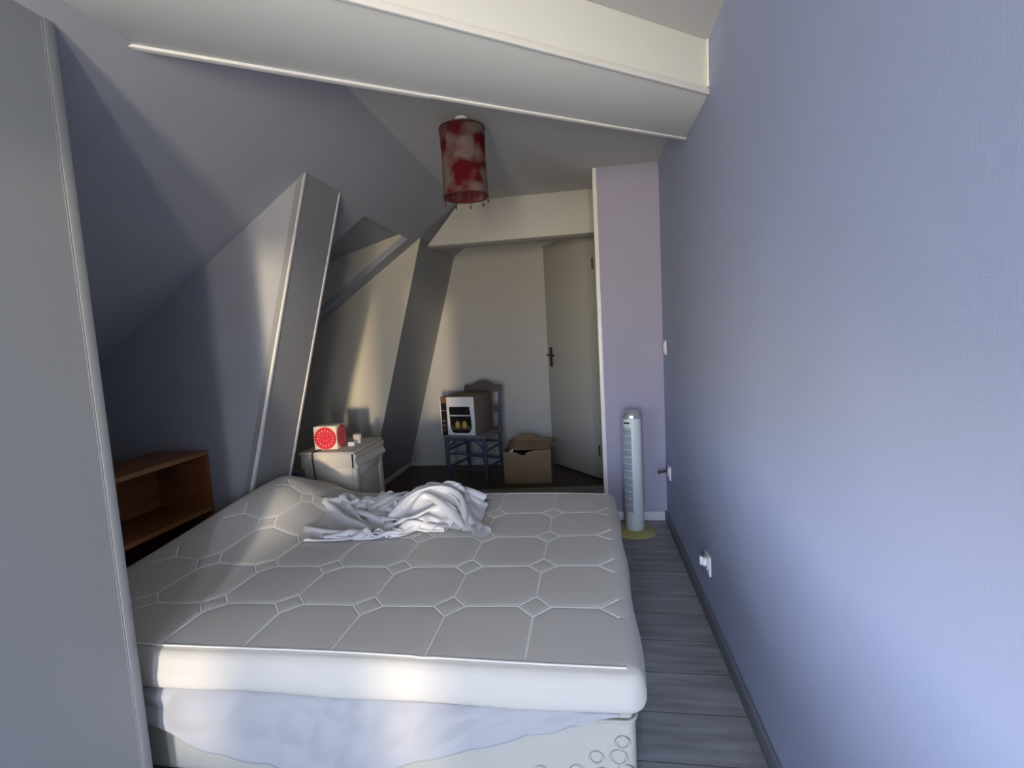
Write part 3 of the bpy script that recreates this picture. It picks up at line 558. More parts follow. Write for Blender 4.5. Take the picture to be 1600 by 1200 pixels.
 431, 431, 431, 435, 448, 465, 477, 481, 484, 485, 493, 494, 492, 496, 512, 528, 534, 536, 536, 533, 681, 692, 709, 726, 741, 759, 769, 759, 743, 730, 718, 703, 690, 681, 669, 652, 634, 617, 604, 592,
 578, 560, 543, 524, 509, 505, 504, 499, 485, 468, 451, 438, 423, 409, 410, 423, 435, 443, 454, 465, 467, 462, 458, 452, 449, 448, 447, 449, 449, 448, 450, 452, 460, 474, 489, 500, 498, 490, 491, 506,
 508, 509, 522, 538, 549, 554, 554, 552, 701, 703, 710, 722, 738, 754, 770, 768, 752, 737, 728, 715, 702, 686, 668, 650, 634, 622, 609, 595, 579, 562, 545, 528, 512, 496, 489, 481, 472, 460, 442, 431,
 427, 413, 405, 410, 423, 433, 442, 454, 460, 461, 453, 442, 446, 456, 463, 461, 464, 466, 463, 466, 476, 487, 499, 513, 513, 509, 500, 509, 517, 523, 533, 548, 561, 567, 565, 570, 718, 722, 725, 729,
 735, 748, 766, 770, 758, 741, 727, 718, 701, 683, 665, 649, 637, 622, 606, 590, 574, 558, 541, 525, 508, 492, 475, 464, 455, 448, 436, 428, 430, 422, 409, 400, 410, 422, 435, 444, 442, 444, 443, 443,
 457, 468, 470, 475, 481, 476, 471, 481, 490, 502, 513, 523, 529, 524, 513, 520, 530, 531, 541, 558, 568, 569, 577, 585, 735, 739, 744, 748, 752, 757, 763, 759, 748, 737, 722, 714, 698, 680, 662, 646,
 630, 613, 597, 582, 565, 551, 535, 519, 501, 486, 473, 455, 442, 439, 443, 443, 442, 435, 422, 407, 397, 408, 421, 430, 429, 432, 439, 456, 470, 480, 488, 491, 488, 482, 484, 495, 505, 517, 529, 539,
 538, 529, 525, 533, 535, 537, 549, 560, 567, 579, 587, 589, 752, 758, 762, 766, 770, 766, 753, 743, 733, 722, 709, 697, 689, 674, 656, 638, 621, 605, 589, 572, 556, 545, 530, 513, 496, 485, 473, 455,
 450, 456, 462, 462, 458, 449, 436, 419, 402, 402, 409, 420, 432, 437, 446, 460, 479, 494, 503, 500, 496, 496, 500, 509, 519, 531, 543, 550, 544, 537, 539, 546, 545, 549, 558, 565, 577, 581, 579, 577,
 770, 776, 780, 780, 769, 754, 741, 729, 718, 706, 695, 683, 672, 662, 647, 630, 612, 596, 580, 564, 550, 541, 526, 509, 495, 489, 473, 457, 462, 475, 480, 479, 473, 463, 445, 427, 415, 415, 417, 420,
 434, 449, 460, 470, 482, 500, 515, 517, 515, 515, 517, 522, 533, 545, 557, 561, 553, 551, 556, 559, 562, 567, 574, 574, 565, 562, 561, 559, 788, 792, 787, 773, 757, 742, 729, 716, 704, 692, 680, 668,
 656, 646, 635, 620, 603, 588, 573, 557, 549, 539, 523, 507, 501, 490, 472, 462, 469, 486, 497, 495, 486, 469, 451, 436, 433, 434, 435, 436, 439, 451, 469, 483, 491, 501, 518, 531, 533, 533, 536, 539,
 547, 558, 570, 571, 569, 570, 574, 577, 575, 579, 586, 575, 559, 546, 543, 546, 801, 794, 780, 765, 751, 737, 724, 711, 698, 685, 672, 660, 647, 634, 622, 611, 597, 582, 566, 558, 553, 538, 520, 511,
 506, 488, 472, 468, 476, 493, 509, 508, 491, 473, 455, 450, 451, 453, 455, 456, 457, 459, 469, 487, 501, 508, 518, 536, 550, 552, 553, 558, 563, 572, 584, 587, 584, 574, 579, 590, 590, 583, 586, 582,
 566, 550, 536, 530, 807, 795, 783, 770, 757, 745, 732, 719, 707, 694, 681, 668, 655, 642, 629, 615, 599, 583, 573, 567, 553, 536, 522, 518, 505, 487, 476, 474, 484, 501, 516, 510, 493, 474, 462, 468,
 471, 473, 474, 475, 476, 477, 479, 487, 503, 518, 527, 539, 556, 568, 572, 576, 583, 588, 598, 594, 583, 574, 575, 585, 596, 596, 589, 587, 576, 561, 548, 536, 821, 808, 796, 783, 770, 758, 745, 733,
 720, 707, 695, 682, 668, 655, 641, 626, 609, 594, 584, 571, 553, 537, 533, 522, 504, 489, 480, 480, 491, 508, 517, 512, 494, 475, 467, 478, 488, 491, 492, 493, 495, 496, 496, 498, 505, 520, 536, 547,
 560, 577, 589, 594, 601, 606, 606, 607, 595, 583, 575, 577, 587, 599, 603, 596, 586, 573, 562, 552, 822, 815, 806, 795, 783, 771, 758, 745, 732, 719, 706, 692, 678, 664, 649, 634, 618, 602, 588, 572,
 556, 549, 540, 523, 506, 495, 484, 485, 499, 514, 520, 513, 495, 476, 464, 469, 485, 500, 507, 509, 511, 514, 516, 517, 521, 526, 539, 556, 569, 584, 601, 611, 616, 621, 622, 620, 609, 597, 589, 588,
 594, 602, 608, 611, 601, 591, 580, 567, 806, 805, 804, 798, 789, 777, 765, 752, 739, 725, 710, 696, 683, 669, 654, 640, 625, 611, 595, 579, 569, 560, 543, 527, 515, 500, 488, 491, 506, 520, 525, 516,
 498, 481, 464, 464, 480, 495, 510, 522, 526, 529, 532, 535, 539, 544, 548, 560, 577, 594, 609, 625, 632, 635, 637, 635, 621, 606, 600, 606, 614, 621, 626, 624, 618, 607, 591, 573, 801, 795, 793, 792,
 785, 776, 764, 752, 739, 727, 715, 704, 692, 678, 664, 650, 636, 621, 605, 593, 582, 564, 548, 537, 524, 506, 493, 498, 514, 525, 528, 516, 505, 488, 472, 464, 477, 493, 504, 520, 536, 544, 548, 553,
 558, 561, 563, 570, 585, 602, 620, 636, 650, 653, 652, 644, 628, 617, 616, 623, 632, 639, 641, 641, 631, 614, 595, 577, 817, 808, 799, 792, 785, 776, 767, 757, 748, 738, 728, 716, 704, 690, 676, 662,
 647, 632, 619, 605, 588, 572, 560, 546, 529, 511, 499, 504, 520, 527, 532, 528, 512, 496, 480, 473, 479, 496, 509, 518, 531, 547, 558, 566, 568, 567, 570, 582, 595, 611, 628, 645, 663, 669, 661, 649,
 641, 635, 629, 637, 649, 657, 660, 653, 635, 616, 598, 580, 833, 824, 815, 806, 798, 788, 779, 770, 761, 750, 740, 728, 716, 703, 689, 674, 659, 644, 630, 613, 597, 584, 570, 552, 534, 517, 505, 511,
 526, 534, 542, 530, 516, 502, 489, 489, 489, 499, 516, 529, 533, 539, 555, 568, 568, 569, 581, 591, 602, 619, 635, 650, 668, 670, 666, 666, 659, 646, 636, 646, 661, 673, 673, 655, 637, 620, 601, 590,
 850, 841, 832, 823, 814, 805, 795, 785, 775, 765, 754, 742, 729, 715, 699, 684, 669, 655, 640, 623, 609, 594, 576, 557, 539, 523, 512, 517, 532, 544, 539, 524, 518, 508, 509, 509, 508, 507, 520, 536,
 547, 546, 550, 562, 572, 580, 592, 597, 609, 626, 640, 654, 665, 675, 680, 674, 661, 647, 641, 656, 672, 683, 673, 655, 639, 622, 613, 608, 864, 853, 843, 833, 823, 814, 804, 795, 784, 773, 762, 749,
 736, 720, 706, 694, 682, 667, 651, 635, 618, 600, 582, 564, 548, 534, 522, 523, 538, 536, 531, 523, 520, 522, 528, 529, 527, 523, 524, 540, 556, 562, 560, 564, 576, 589, 596, 604, 618, 634, 648, 660,
 675, 683, 678, 665, 650, 639, 649, 665, 681, 686, 673, 656, 641, 635, 632, 627, 859, 848, 837, 827, 817, 807, 797, 787, 777, 767, 757, 746, 737, 729, 720, 709, 694, 678, 662, 645, 627, 608, 590, 573,
 559, 548, 538, 531, 532, 537, 540, 534, 534, 539, 545, 548, 546, 542, 538, 544, 561, 574, 574, 581, 591, 601, 607, 615, 627, 643, 658, 672, 682, 678, 666, 652, 639, 640, 656, 673, 686, 682, 668, 660,
 658, 655, 650, 645, 843, 833, 822, 811, 801, 790, 782, 774, 768, 764, 760, 757, 753, 745, 734, 720, 704, 688, 672, 654, 635, 616, 599, 583, 571, 563, 554, 547, 547, 551, 550, 550, 552, 557, 563, 566,
 564, 560, 557, 557, 568, 584, 589, 597, 608, 618, 623, 629, 637, 652, 668, 680, 676, 664, 653, 640, 633, 646, 663, 672, 670, 664, 659, 662, 667, 670, 668, 663, 829, 818, 806, 795, 786, 780, 777, 777,
 778, 779, 778, 774, 767, 756, 742, 728, 713, 697, 678, 659, 640, 622, 605, 595, 588, 581, 572, 565, 565, 568, 568, 568, 570, 575, 582, 585, 582, 579, 575, 575, 580, 596, 605, 610, 616, 631, 642, 645,
 649, 660, 677, 674, 662, 651, 641, 627, 634, 653, 660, 656, 650, 645, 641, 643, 653, 663, 672, 675, 814, 802, 793, 788, 787, 789, 792, 795, 796, 794, 789, 782, 772, 761, 749, 735, 717, 699, 680, 662,
 646, 629, 619, 613, 606, 599, 591, 584, 583, 584, 586, 586, 589, 595, 601, 603, 601, 597, 595, 592, 594, 607, 616, 617, 621, 635, 652, 664, 668, 671, 677, 664, 654, 644, 632, 624, 639, 645, 643, 638,
 635, 631, 627, 632, 644, 657, 670, 684, 800, 795, 796, 799, 804, 807, 809, 808, 804, 799, 792, 784, 777, 767, 752, 734, 716, 699, 685, 668, 651, 642, 637, 631, 624, 618, 609, 603, 602, 601, 601, 604,
 609, 614, 620, 622, 619, 616, 613, 611, 612, 613, 615, 616, 626, 642, 660, 676, 687, 687, 681, 668, 656, 647, 631, 635, 635, 633, 632, 632, 631, 629, 631, 638, 652, 666, 681, 695, 804, 808, 813, 816,
 818, 817, 813, 809, 803, 799, 796, 791, 781, 764, 747, 732, 718, 705, 689, 671, 664, 660, 655, 649, 643, 636, 628, 622, 620, 619, 619, 623, 628, 634, 639, 641, 638, 635, 632, 631, 630, 629, 627, 632,
 639, 652, 668, 685, 700, 703, 693, 679, 668, 653, 643, 643, 641, 641, 641, 642, 643, 645, 647, 651, 663, 676, 690, 704, 823, 823, 824, 823, 820, 816, 813, 810, 809, 809, 804, 791, 775, 759, 746, 736,
 724, 708, 692, 685, 682, 678, 672, 667, 662, 655, 646, 640, 638, 637, 638, 642, 648, 654, 659, 660, 657, 654, 651, 649, 649, 648, 645, 646, 654, 663, 679, 695, 710, 713, 704, 693, 681, 666, 660, 660,
 660, 660, 660, 661, 663, 664, 666, 669, 671, 677, 686, 695, 842, 839, 835, 832, 828, 825, 824, 823, 824, 816, 800, 784, 770, 760, 753, 741, 723, 708, 705, 703, 700, 695, 689, 685, 681, 674, 664, 658,
 657, 656, 658, 662, 668, 674, 679, 679, 675, 672, 669, 668, 668, 667, 664, 660, 668, 678, 689, 707, 722, 723, 715, 708, 696, 681, 679, 678, 676, 674, 675, 676, 679, 683, 684, 685, 688, 687, 683, 682,
 861, 857, 854, 850, 846, 843, 842, 840, 828, 811, 795, 782, 774, 766, 754, 737, 725, 723, 722, 720, 717, 712, 706, 703, 699, 691, 681, 677, 675, 675, 677, 681, 688, 694, 698, 698, 693, 690, 687, 687,
 687, 683, 680, 675, 681, 691, 701, 714, 730, 738, 733, 723, 707, 692, 685, 681, 677, 674, 674, 678, 683, 691, 700, 702, 703, 703, 701, 698, 879, 874, 869, 865, 863, 863, 856, 841, 823, 806, 795, 788,
 779, 764, 747, 739, 739, 739, 739, 736, 733, 728, 722, 721, 718, 708, 698, 695, 693, 695, 695, 700, 708, 713, 716, 716, 711, 707, 705, 706, 701, 691, 685, 682, 696, 704, 713, 714, 726, 740, 748, 732,
 716, 700, 685, 677, 675, 674, 674, 677, 683, 692, 704, 715, 720, 719, 719, 717, 887, 884, 883, 883, 881, 872, 855, 836, 819, 808, 800, 788, 772, 757, 750, 753, 754, 755, 754, 752, 748, 743, 739, 739,
 735, 724, 715, 712, 711, 713, 713, 719, 727, 733, 735, 734, 729, 724, 724, 717, 703, 696, 694, 692, 702, 717, 722, 715, 717, 730, 744, 740, 724, 706, 692, 690, 690, 689, 689, 690, 693, 699, 707, 717,
 728, 735, 737, 738, 902, 902, 901, 897, 884, 867, 849, 831, 820, 809, 795, 779, 767, 763, 766, 768, 769, 770, 768, 767, 763, 758, 757, 757, 752, 740, 732, 729, 730, 732, 731, 736, 745, 751, 753, 751,
 746, 739, 736, 721, 712, 711, 711, 712, 715, 722, 729, 725, 710, 716, 729, 738, 726, 711, 707, 708, 708, 708, 708, 708, 711, 716, 723, 730, 738, 746, 753, 757, 921, 919, 911, 896, 878, 861, 843, 828,
 815, 802, 786, 777, 776, 779, 781, 783, 784, 784, 784, 783, 777, 774, 775, 775, 768, 755, 748, 746, 748, 750, 748, 753, 763, 770, 772, 769, 762, 755, 745, 731, 728, 731, 731, 731, 734, 737, 738, 731,
 713, 705, 716, 729, 729, 725, 725, 726, 727, 727, 724, 726, 728, 735, 741, 748, 755, 762, 769, 775, 933, 922, 906, 889, 872, 855, 842, 826, 810, 797, 791, 791, 793, 795, 797, 798, 799, 801, 800, 795,
 792, 791, 794, 792, 783, 770, 765, 763, 766, 767, 765, 770, 780, 788, 790, 785, 778, 769, 755, 748, 744, 747, 751, 752, 753, 756, 754, 738, 722, 706, 705, 719, 736, 743, 744, 744, 742, 739, 742, 744,
 747, 751, 758, 766, 773, 779, 785, 790, 933, 916, 899, 882, 866, 853, 837, 820, 811, 808, 808, 809, 811, 812, 813, 814, 817, 817, 812, 809, 807, 810, 812, 808, 797, 786, 781, 780, 784, 784, 781, 786,
 797, 805, 807, 802, 793, 783, 770, 763, 759, 760, 769, 772, 772, 769, 760, 742, 724, 707, 701, 715, 732, 751, 761, 762, 759, 756, 755, 756, 760, 768, 774, 783, 791, 797, 803, 809, 926, 909, 891, 875,
 862, 847, 833, 828, 828, 828, 828, 828, 829, 830, 830, 832, 833, 828, 827, 825, 825, 828, 830, 824, 811, 802, 797, 798, 802, 801, 797, 802, 813, 822, 824, 818, 809, 797, 785, 779, 773, 774, 783, 781,
 768, 765, 758, 741, 723, 706, 701, 717, 733, 749, 767, 778, 778, 774, 770, 769, 772, 783, 792, 799, 808, 816, 822, 827, 918, 901, 884, 870, 855, 846, 846, 847, 847, 847, 847, 847, 848, 848, 848, 849,
 847, 845, 843, 842, 843, 846, 847, 839, 826, 818, 813, 816, 820, 817, 813, 818, 828, 838, 840, 834, 824, 811, 800, 793, 787, 788, 786, 773, 763, 756, 748, 737, 722, 705, 702, 718, 734, 749, 765, 782,
 792, 792, 787, 787, 787, 793, 805, 816, 824, 833, 840, 846, 910, 893, 876, 861, 856, 862, 865, 866, 867, 866, 866, 867, 867, 867, 867, 866, 864, 863, 861, 860, 861, 865, 863, 853, 842, 834, 830, 834,
 837, 833, 829, 833, 844, 854, 855, 849, 838, 825, 815, 807, 800, 790, 775, 760, 749, 741, 732, 721, 711, 701, 702, 718, 734, 749, 765, 779, 794, 805, 804, 804, 805, 807, 815, 830, 841, 850, 858, 864,
]
SHEET_Y = [
 64, 53, 43, 29, 25, 37, 30, 28, 39, 56, 60, 45, 28, 22, 8, 1, 9, 24, 39, 54, 69, 84, 100, 116, 132, 150, 168, 187, 205, 224, 242, 260, 278, 296, 314, 333, 351, 370, 390, 410,
 422, 421, 411, 397, 383, 369, 364, 372, 383, 392, 395, 389, 386, 399, 415, 425, 436, 454, 473, 491, 509, 524, 539, 553, 567, 581, 595, 609, 55, 45, 31, 21, 25, 34, 27, 35, 50, 61, 54, 37,
 24, 13, 1, 6, 21, 36, 50, 65, 80, 95, 110, 126, 141, 158, 175, 193, 211, 229, 247, 265, 283, 301, 319, 337, 355, 373, 391, 409, 427, 432, 423, 409, 395, 379, 379, 388, 400, 409, 412, 404,
 394, 394, 408, 418, 434, 453, 470, 487, 503, 513, 527, 541, 555, 569, 582, 596, 47, 33, 22, 26, 37, 36, 34, 46, 60, 61, 47, 31, 20, 5, 4, 18, 32, 47, 62, 77, 91, 106, 120, 132,
 148, 164, 180, 198, 216, 234, 252, 270, 288, 306, 323, 341, 358, 376, 391, 407, 422, 436, 435, 421, 406, 390, 391, 401, 413, 427, 428, 420, 409, 399, 401, 415, 434, 450, 465, 482, 493, 501, 515, 529,
 542, 556, 570, 584, 35, 25, 28, 40, 43, 38, 45, 59, 65, 57, 40, 26, 11, 4, 15, 29, 44, 59, 73, 88, 101, 112, 123, 139, 154, 168, 185, 203, 221, 239, 257, 274, 292, 310, 328, 346,
 363, 379, 391, 404, 417, 426, 438, 431, 415, 404, 403, 411, 424, 438, 445, 436, 425, 414, 404, 413, 429, 442, 459, 473, 480, 488, 502, 516, 530, 544, 558, 572, 29, 32, 42, 47, 46, 48, 59, 69,
 66, 51, 34, 20, 5, 13, 27, 41, 56, 70, 83, 92, 101, 114, 130, 142, 154, 172, 190, 208, 225, 243, 261, 279, 297, 315, 333, 350, 367, 376, 383, 399, 412, 416, 428, 439, 426, 422, 419, 425,
 436, 444, 457, 451, 440, 430, 417, 407, 419, 435, 451, 461, 465, 476, 490, 504, 518, 532, 546, 559, 39, 47, 51, 53, 56, 61, 73, 74, 62, 45, 29, 13, 11, 25, 39, 53, 67, 77, 81, 90,
 105, 121, 131, 140, 158, 176, 194, 212, 229, 247, 265, 283, 301, 319, 337, 354, 363, 365, 377, 395, 407, 413, 421, 436, 443, 438, 437, 441, 432, 444, 456, 465, 456, 444, 431, 417, 412, 428, 441, 447,
 451, 464, 478, 492, 506, 520, 533, 547, 58, 63, 66, 69, 72, 75, 72, 69, 55, 39, 22, 14, 24, 38, 51, 62, 68, 71, 82, 97, 110, 117, 126, 144, 162, 180, 198, 216, 233, 251, 269, 287,
 305, 323, 339, 348, 352, 363, 380, 395, 411, 424, 433, 447, 456, 455, 455, 449, 432, 440, 450, 466, 469, 457, 443, 430, 416, 420, 428, 433, 438, 451, 465, 479, 493, 507, 521, 537, 78, 81, 83, 87,
 86, 76, 60, 52, 46, 31, 16, 23, 37, 50, 58, 59, 63, 74, 90, 99, 102, 112, 129, 147, 165, 184, 201, 219, 237, 255, 273, 291, 309, 324, 332, 340, 354, 369, 385, 401, 413, 430, 446, 459,
 470, 473, 469, 451, 433, 429, 441, 457, 472, 470, 454, 438, 418, 407, 414, 418, 425, 439, 453, 467, 481, 495, 511, 527, 93, 98, 101, 100, 88, 71, 53, 36, 33, 22, 22, 36, 48, 53, 53, 59,
 71, 84, 88, 87, 96, 114, 132, 150, 168, 186, 204, 222, 240, 258, 276, 293, 305, 314, 326, 343, 360, 374, 390, 407, 423, 437, 454, 471, 483, 488, 476, 458, 442, 426, 432, 447, 461, 469, 455, 436,
 417, 399, 397, 406, 413, 426, 440, 455, 469, 485, 501, 516, 111, 115, 115, 102, 84, 65, 47, 28, 17, 20, 33, 46, 51, 52, 59, 71, 81, 80, 75, 81, 98, 117, 134, 153, 171, 188, 206, 225,
 243, 261, 274, 284, 296, 312, 329, 345, 358, 374, 393, 412, 430, 447, 463, 479, 492, 495, 484, 467, 451, 434, 428, 445, 454, 452, 451, 435, 416, 398, 389, 391, 402, 414, 428, 443, 459, 475, 489, 502,
 129, 125, 111, 94, 77, 59, 41, 25, 15, 26, 42, 53, 56, 62, 74, 80, 74, 64, 66, 83, 101, 119, 137, 155, 173, 192, 210, 228, 245, 256, 264, 278, 296, 314, 328, 341, 359, 377, 396, 414,
 432, 449, 465, 482, 496, 495, 493, 477, 462, 447, 432, 438, 437, 440, 445, 434, 417, 406, 394, 386, 389, 403, 417, 432, 449, 463, 475, 489, 132, 118, 102, 87, 70, 53, 35, 31, 24, 34, 49, 61,
 69, 77, 77, 70, 58, 53, 68, 86, 104, 122, 141, 159, 177, 195, 213, 226, 235, 247, 263, 281, 296, 310, 325, 344, 362, 380, 396, 411, 427, 445, 462, 478, 491, 505, 505, 489, 473, 458, 443, 427,
 421, 423, 428, 437, 430, 420, 410, 400, 392, 394, 407, 422, 438, 451, 466, 482, 124, 108, 91, 78, 63, 46, 28, 34, 38, 48, 62, 74, 83, 77, 65, 54, 45, 52, 71, 90, 108, 126, 144, 163,
 181, 198, 208, 217, 231, 249, 266, 279, 292, 309, 328, 346, 364, 376, 389, 406, 424, 441, 456, 473, 492, 507, 507, 496, 480, 462, 443, 425, 414, 411, 417, 429, 442, 434, 425, 417, 409, 403, 403, 416,
 432, 447, 463, 480, 113, 99, 85, 71, 56, 39, 28, 39, 53, 63, 75, 82, 77, 62, 50, 39, 40, 56, 75, 93, 112, 130, 149, 167, 182, 192, 202, 217, 235, 250, 261, 275, 293, 312, 329, 343,
 354, 368, 386, 404, 419, 436, 454, 473, 491, 503, 502, 492, 478, 460, 441, 422, 410, 408, 412, 420, 435, 444, 434, 426, 424, 420, 415, 420, 433, 450, 467, 485, 107, 97, 84, 68, 50, 32, 34, 48,
 64, 77, 86, 78, 64, 49, 36, 29, 42, 60, 79, 97, 116, 134, 152, 165, 176, 188, 205, 222, 235, 243, 258, 276, 295, 309, 320, 332, 348, 366, 384, 399, 416, 435, 453, 470, 481, 488, 488, 478,
 468, 453, 437, 419, 402, 403, 407, 414, 424, 435, 439, 429, 426, 425, 428, 437, 447, 460, 475, 490, 108, 93, 77, 61, 44, 35, 48, 60, 74, 91, 84, 67, 52, 38, 24, 27, 45, 64, 83, 102,
 120, 137, 150, 161, 175, 193, 210, 220, 226, 241, 260, 277, 288, 297, 310, 328, 347, 363, 379, 397, 415, 432, 446, 456, 464, 472, 478, 474, 460, 444, 431, 414, 395, 387, 393, 401, 410, 418, 424, 429,
 428, 424, 437, 450, 463, 476, 489, 503, 99, 84, 70, 58, 50, 53, 61, 75, 86, 89, 74, 58, 44, 28, 19, 31, 50, 68, 87, 105, 122, 134, 148, 164, 181, 195, 202, 208, 223, 241, 255, 265,
 276, 291, 310, 328, 343, 360, 378, 395, 409, 420, 429, 438, 447, 455, 464, 470, 457, 441, 427, 410, 393, 379, 379, 386, 393, 399, 406, 409, 416, 432, 447, 461, 474, 488, 502, 516, 90, 80, 73, 68,
 67, 69, 75, 86, 91, 81, 65, 50, 35, 24, 29, 36, 51, 70, 88, 106, 123, 136, 152, 169, 179, 183, 187, 203, 222, 235, 243, 255, 273, 292, 308, 322, 340, 359, 375, 386, 393, 402, 412, 422,
 430, 438, 448, 463, 463, 445, 429, 411, 393, 375, 366, 370, 375, 381, 387, 394, 410, 428, 446, 464, 480, 495, 508, 521, 95, 92, 89, 87, 86, 87, 85, 87, 83, 71, 56, 41, 32, 38, 46, 51,
 55, 70, 87, 105, 122, 139, 152, 159, 162, 167, 182, 200, 212, 221, 236, 254, 272, 286, 301, 320, 339, 353, 361, 368, 378, 388, 398, 406, 414, 423, 438, 453, 464, 449, 433, 415, 397, 378, 360, 352,
 357, 362, 371, 386, 403, 421, 439, 456, 471, 486, 500, 513, 113, 110, 107, 107, 101, 91, 77, 69, 70, 60, 46, 41, 47, 55, 64, 68, 67, 67, 85, 103, 119, 130, 136, 140, 145, 161, 179, 189,
 201, 218, 236, 251, 264, 281, 300, 318, 332, 338, 346, 356, 366, 375, 382, 389, 398, 412, 427, 442, 457, 451, 433, 417, 400, 382, 363, 345, 340, 347, 361, 378, 396, 413, 429, 445, 460, 474, 487, 500,
 128, 125, 125, 115, 97, 81, 66, 55, 54, 50, 49, 57, 64, 72, 75, 67, 62, 62, 80, 96, 106, 112, 117, 125, 140, 158, 169, 182, 201, 217, 229, 242, 260, 280, 298, 310, 315, 324, 334, 343,
 350, 358, 364, 372, 386, 401, 416, 431, 446, 451, 435, 419, 403, 385, 367, 350, 334, 337, 353, 371, 388, 404, 420, 435, 449, 463, 478, 494, 144, 141, 128, 110, 91, 73, 56, 44, 45, 57, 66, 74,
 80, 76, 62, 50, 46, 54, 71, 81, 88, 95, 105, 122, 140, 152, 167, 184, 197, 209, 225, 242, 261, 278, 287, 293, 300, 309, 317, 325, 332, 341, 353, 366, 382, 398, 409, 420, 434, 445, 438, 421,
 404, 386, 368, 351, 339, 332, 345, 362, 379, 395, 411, 428, 444, 461, 477, 494, 157, 141, 123, 104, 86, 67, 48, 38, 53, 70, 81, 89, 81, 66, 51, 37, 33, 48, 59, 65, 73, 86, 104, 122,
 136, 152, 169, 180, 193, 211, 228, 246, 259, 265, 269, 275, 283, 293, 302, 313, 326, 342, 356, 369, 384, 403, 414, 415, 421, 432, 434, 420, 401, 383, 365, 351, 347, 341, 340, 355, 372, 388, 404, 422,
 439, 457, 475, 492, 154, 136, 118, 100, 82, 64, 49, 54, 64, 80, 94, 91, 73, 57, 42, 27, 27, 39, 45, 55, 71, 89, 106, 123, 139, 155, 168, 184, 200, 217, 231, 239, 244, 249, 256, 266,
 277, 290, 303, 319, 334, 350, 366, 381, 392, 403, 418, 416, 411, 416, 421, 415, 398, 380, 368, 363, 362, 358, 351, 353, 366, 383, 400, 417, 434, 452, 469, 487, 149, 133, 116, 97, 79, 63, 61, 70,
 78, 93, 101, 86, 67, 51, 34, 24, 30, 36, 46, 59, 76, 93, 111, 128, 145, 160, 176, 192, 207, 216, 222, 228, 236, 246, 257, 270, 283, 298, 313, 329, 346, 361, 377, 393, 406, 412, 407, 405,
 400, 398, 404, 406, 395, 388, 384, 382, 380, 375, 369, 363, 367, 382, 401, 419, 435, 451, 467, 484, 147, 131, 113, 96, 83, 78, 75, 77, 86, 90, 95, 79, 62, 46, 36, 36, 44, 49, 58, 71,
 85, 101, 118, 135, 152, 169, 184, 196, 204, 212, 222, 233, 244, 256, 269, 282, 295, 309, 323, 337, 354, 371, 387, 404, 416, 410, 394, 385, 382, 381, 385, 392, 401, 407, 402, 401, 398, 392, 386, 380,
 376, 386, 404, 421, 439, 456, 473, 488, 143, 127, 114, 105, 100, 95, 87, 87, 99, 99, 90, 75, 61, 53, 49, 53, 61, 67, 74, 87, 99, 110, 126, 143, 160, 177, 190, 198, 210, 222, 234, 246,
 258, 269, 280, 290, 300, 311, 325, 341, 359, 376, 393, 410, 414, 399, 384, 369, 363, 363, 367, 379, 396, 412, 419, 417, 415, 409, 404, 398, 393, 394, 409, 427, 443, 461, 478, 496, 137, 135, 125, 122,
 117, 106, 97, 100, 111, 112, 100, 85, 74, 69, 66, 56, 63, 75, 87, 100, 114, 124, 133, 150, 167, 184, 201, 210, 223, 236, 247, 257, 267, 275, 281, 285, 294, 309, 328, 345, 363, 380, 398, 411,
 406, 391, 376, 361, 348, 346, 356, 373, 391, 409, 428, 433, 423, 416, 417, 414, 411, 408, 415, 434, 450, 465, 483, 500, 124, 135, 141, 139, 129, 115, 110, 115, 124, 122, 113, 100, 92, 84, 70, 54,
 56, 71, 90, 107, 122, 136, 145, 157, 175, 192, 208, 222, 231, 240, 247, 254, 259, 262, 266, 277, 294, 312, 330, 348, 366, 384, 399, 406, 399, 384, 372, 365, 353, 343, 351, 369, 387, 406, 424, 440,
 436, 425, 418, 419, 423, 425, 428, 441, 459, 475, 489, 505, 115, 132, 146, 142, 135, 126, 123, 131, 137, 134, 128, 115, 104, 88, 71, 54, 57, 74, 93, 108, 120, 135, 149, 163, 178, 193, 207, 216,
 222, 228, 234, 238, 241, 246, 260, 278, 296, 315, 333, 351, 369, 386, 397, 399, 392, 390, 386, 379, 366, 354, 348, 365, 383, 400, 418, 435, 442, 439, 430, 430, 435, 441, 445, 452, 467, 484, 500, 513,
 115, 132, 138, 134, 130, 131, 139, 149, 154, 150, 140, 126, 109, 91, 74, 58, 61, 76, 87, 98, 111, 128, 144, 159, 172, 184, 193, 199, 205, 210, 216, 220, 226, 243, 261, 280, 299, 317, 335, 353,
 369, 380, 383, 384, 398, 405, 404, 392, 379, 369, 358, 360, 377, 394, 411, 423, 435, 439, 443, 447, 453, 458, 462, 468, 476, 491, 509, 525, 118, 126, 128, 131, 137, 146, 155, 162, 167, 164, 151, 134,
 115, 98, 80, 71, 69, 69, 75, 86, 103, 118, 132, 145, 157, 167, 175, 182, 188, 194, 198, 208, 225, 244, 263, 282, 301, 319, 338, 351, 358, 362, 369, 382, 394, 405, 409, 401, 388, 383, 373, 364,
 372, 388, 402, 409, 420, 428, 444, 460, 470, 477, 480, 484, 491, 500, 515, 532, 130, 129, 134, 142, 153, 160, 158, 153, 162, 172, 157, 139, 122, 104, 93, 90, 86, 78, 74, 79, 93, 104, 117, 129,
 143, 150, 159, 165, 170, 176, 189, 208, 227, 246, 265, 284, 303, 321, 333, 336, 340, 348, 361, 371, 379, 387, 399, 410, 401, 394, 387, 376, 373, 386, 399, 403, 413, 430, 446, 464, 480, 492, 498, 501,
 507, 514, 523, 537, 144, 144, 150, 158, 161, 157, 145, 139, 148, 164, 162, 144, 126, 115, 111, 108, 102, 96, 90, 78, 80, 91, 104, 117, 131, 138, 141, 146, 156, 171, 189, 209, 228, 247, 266, 285,
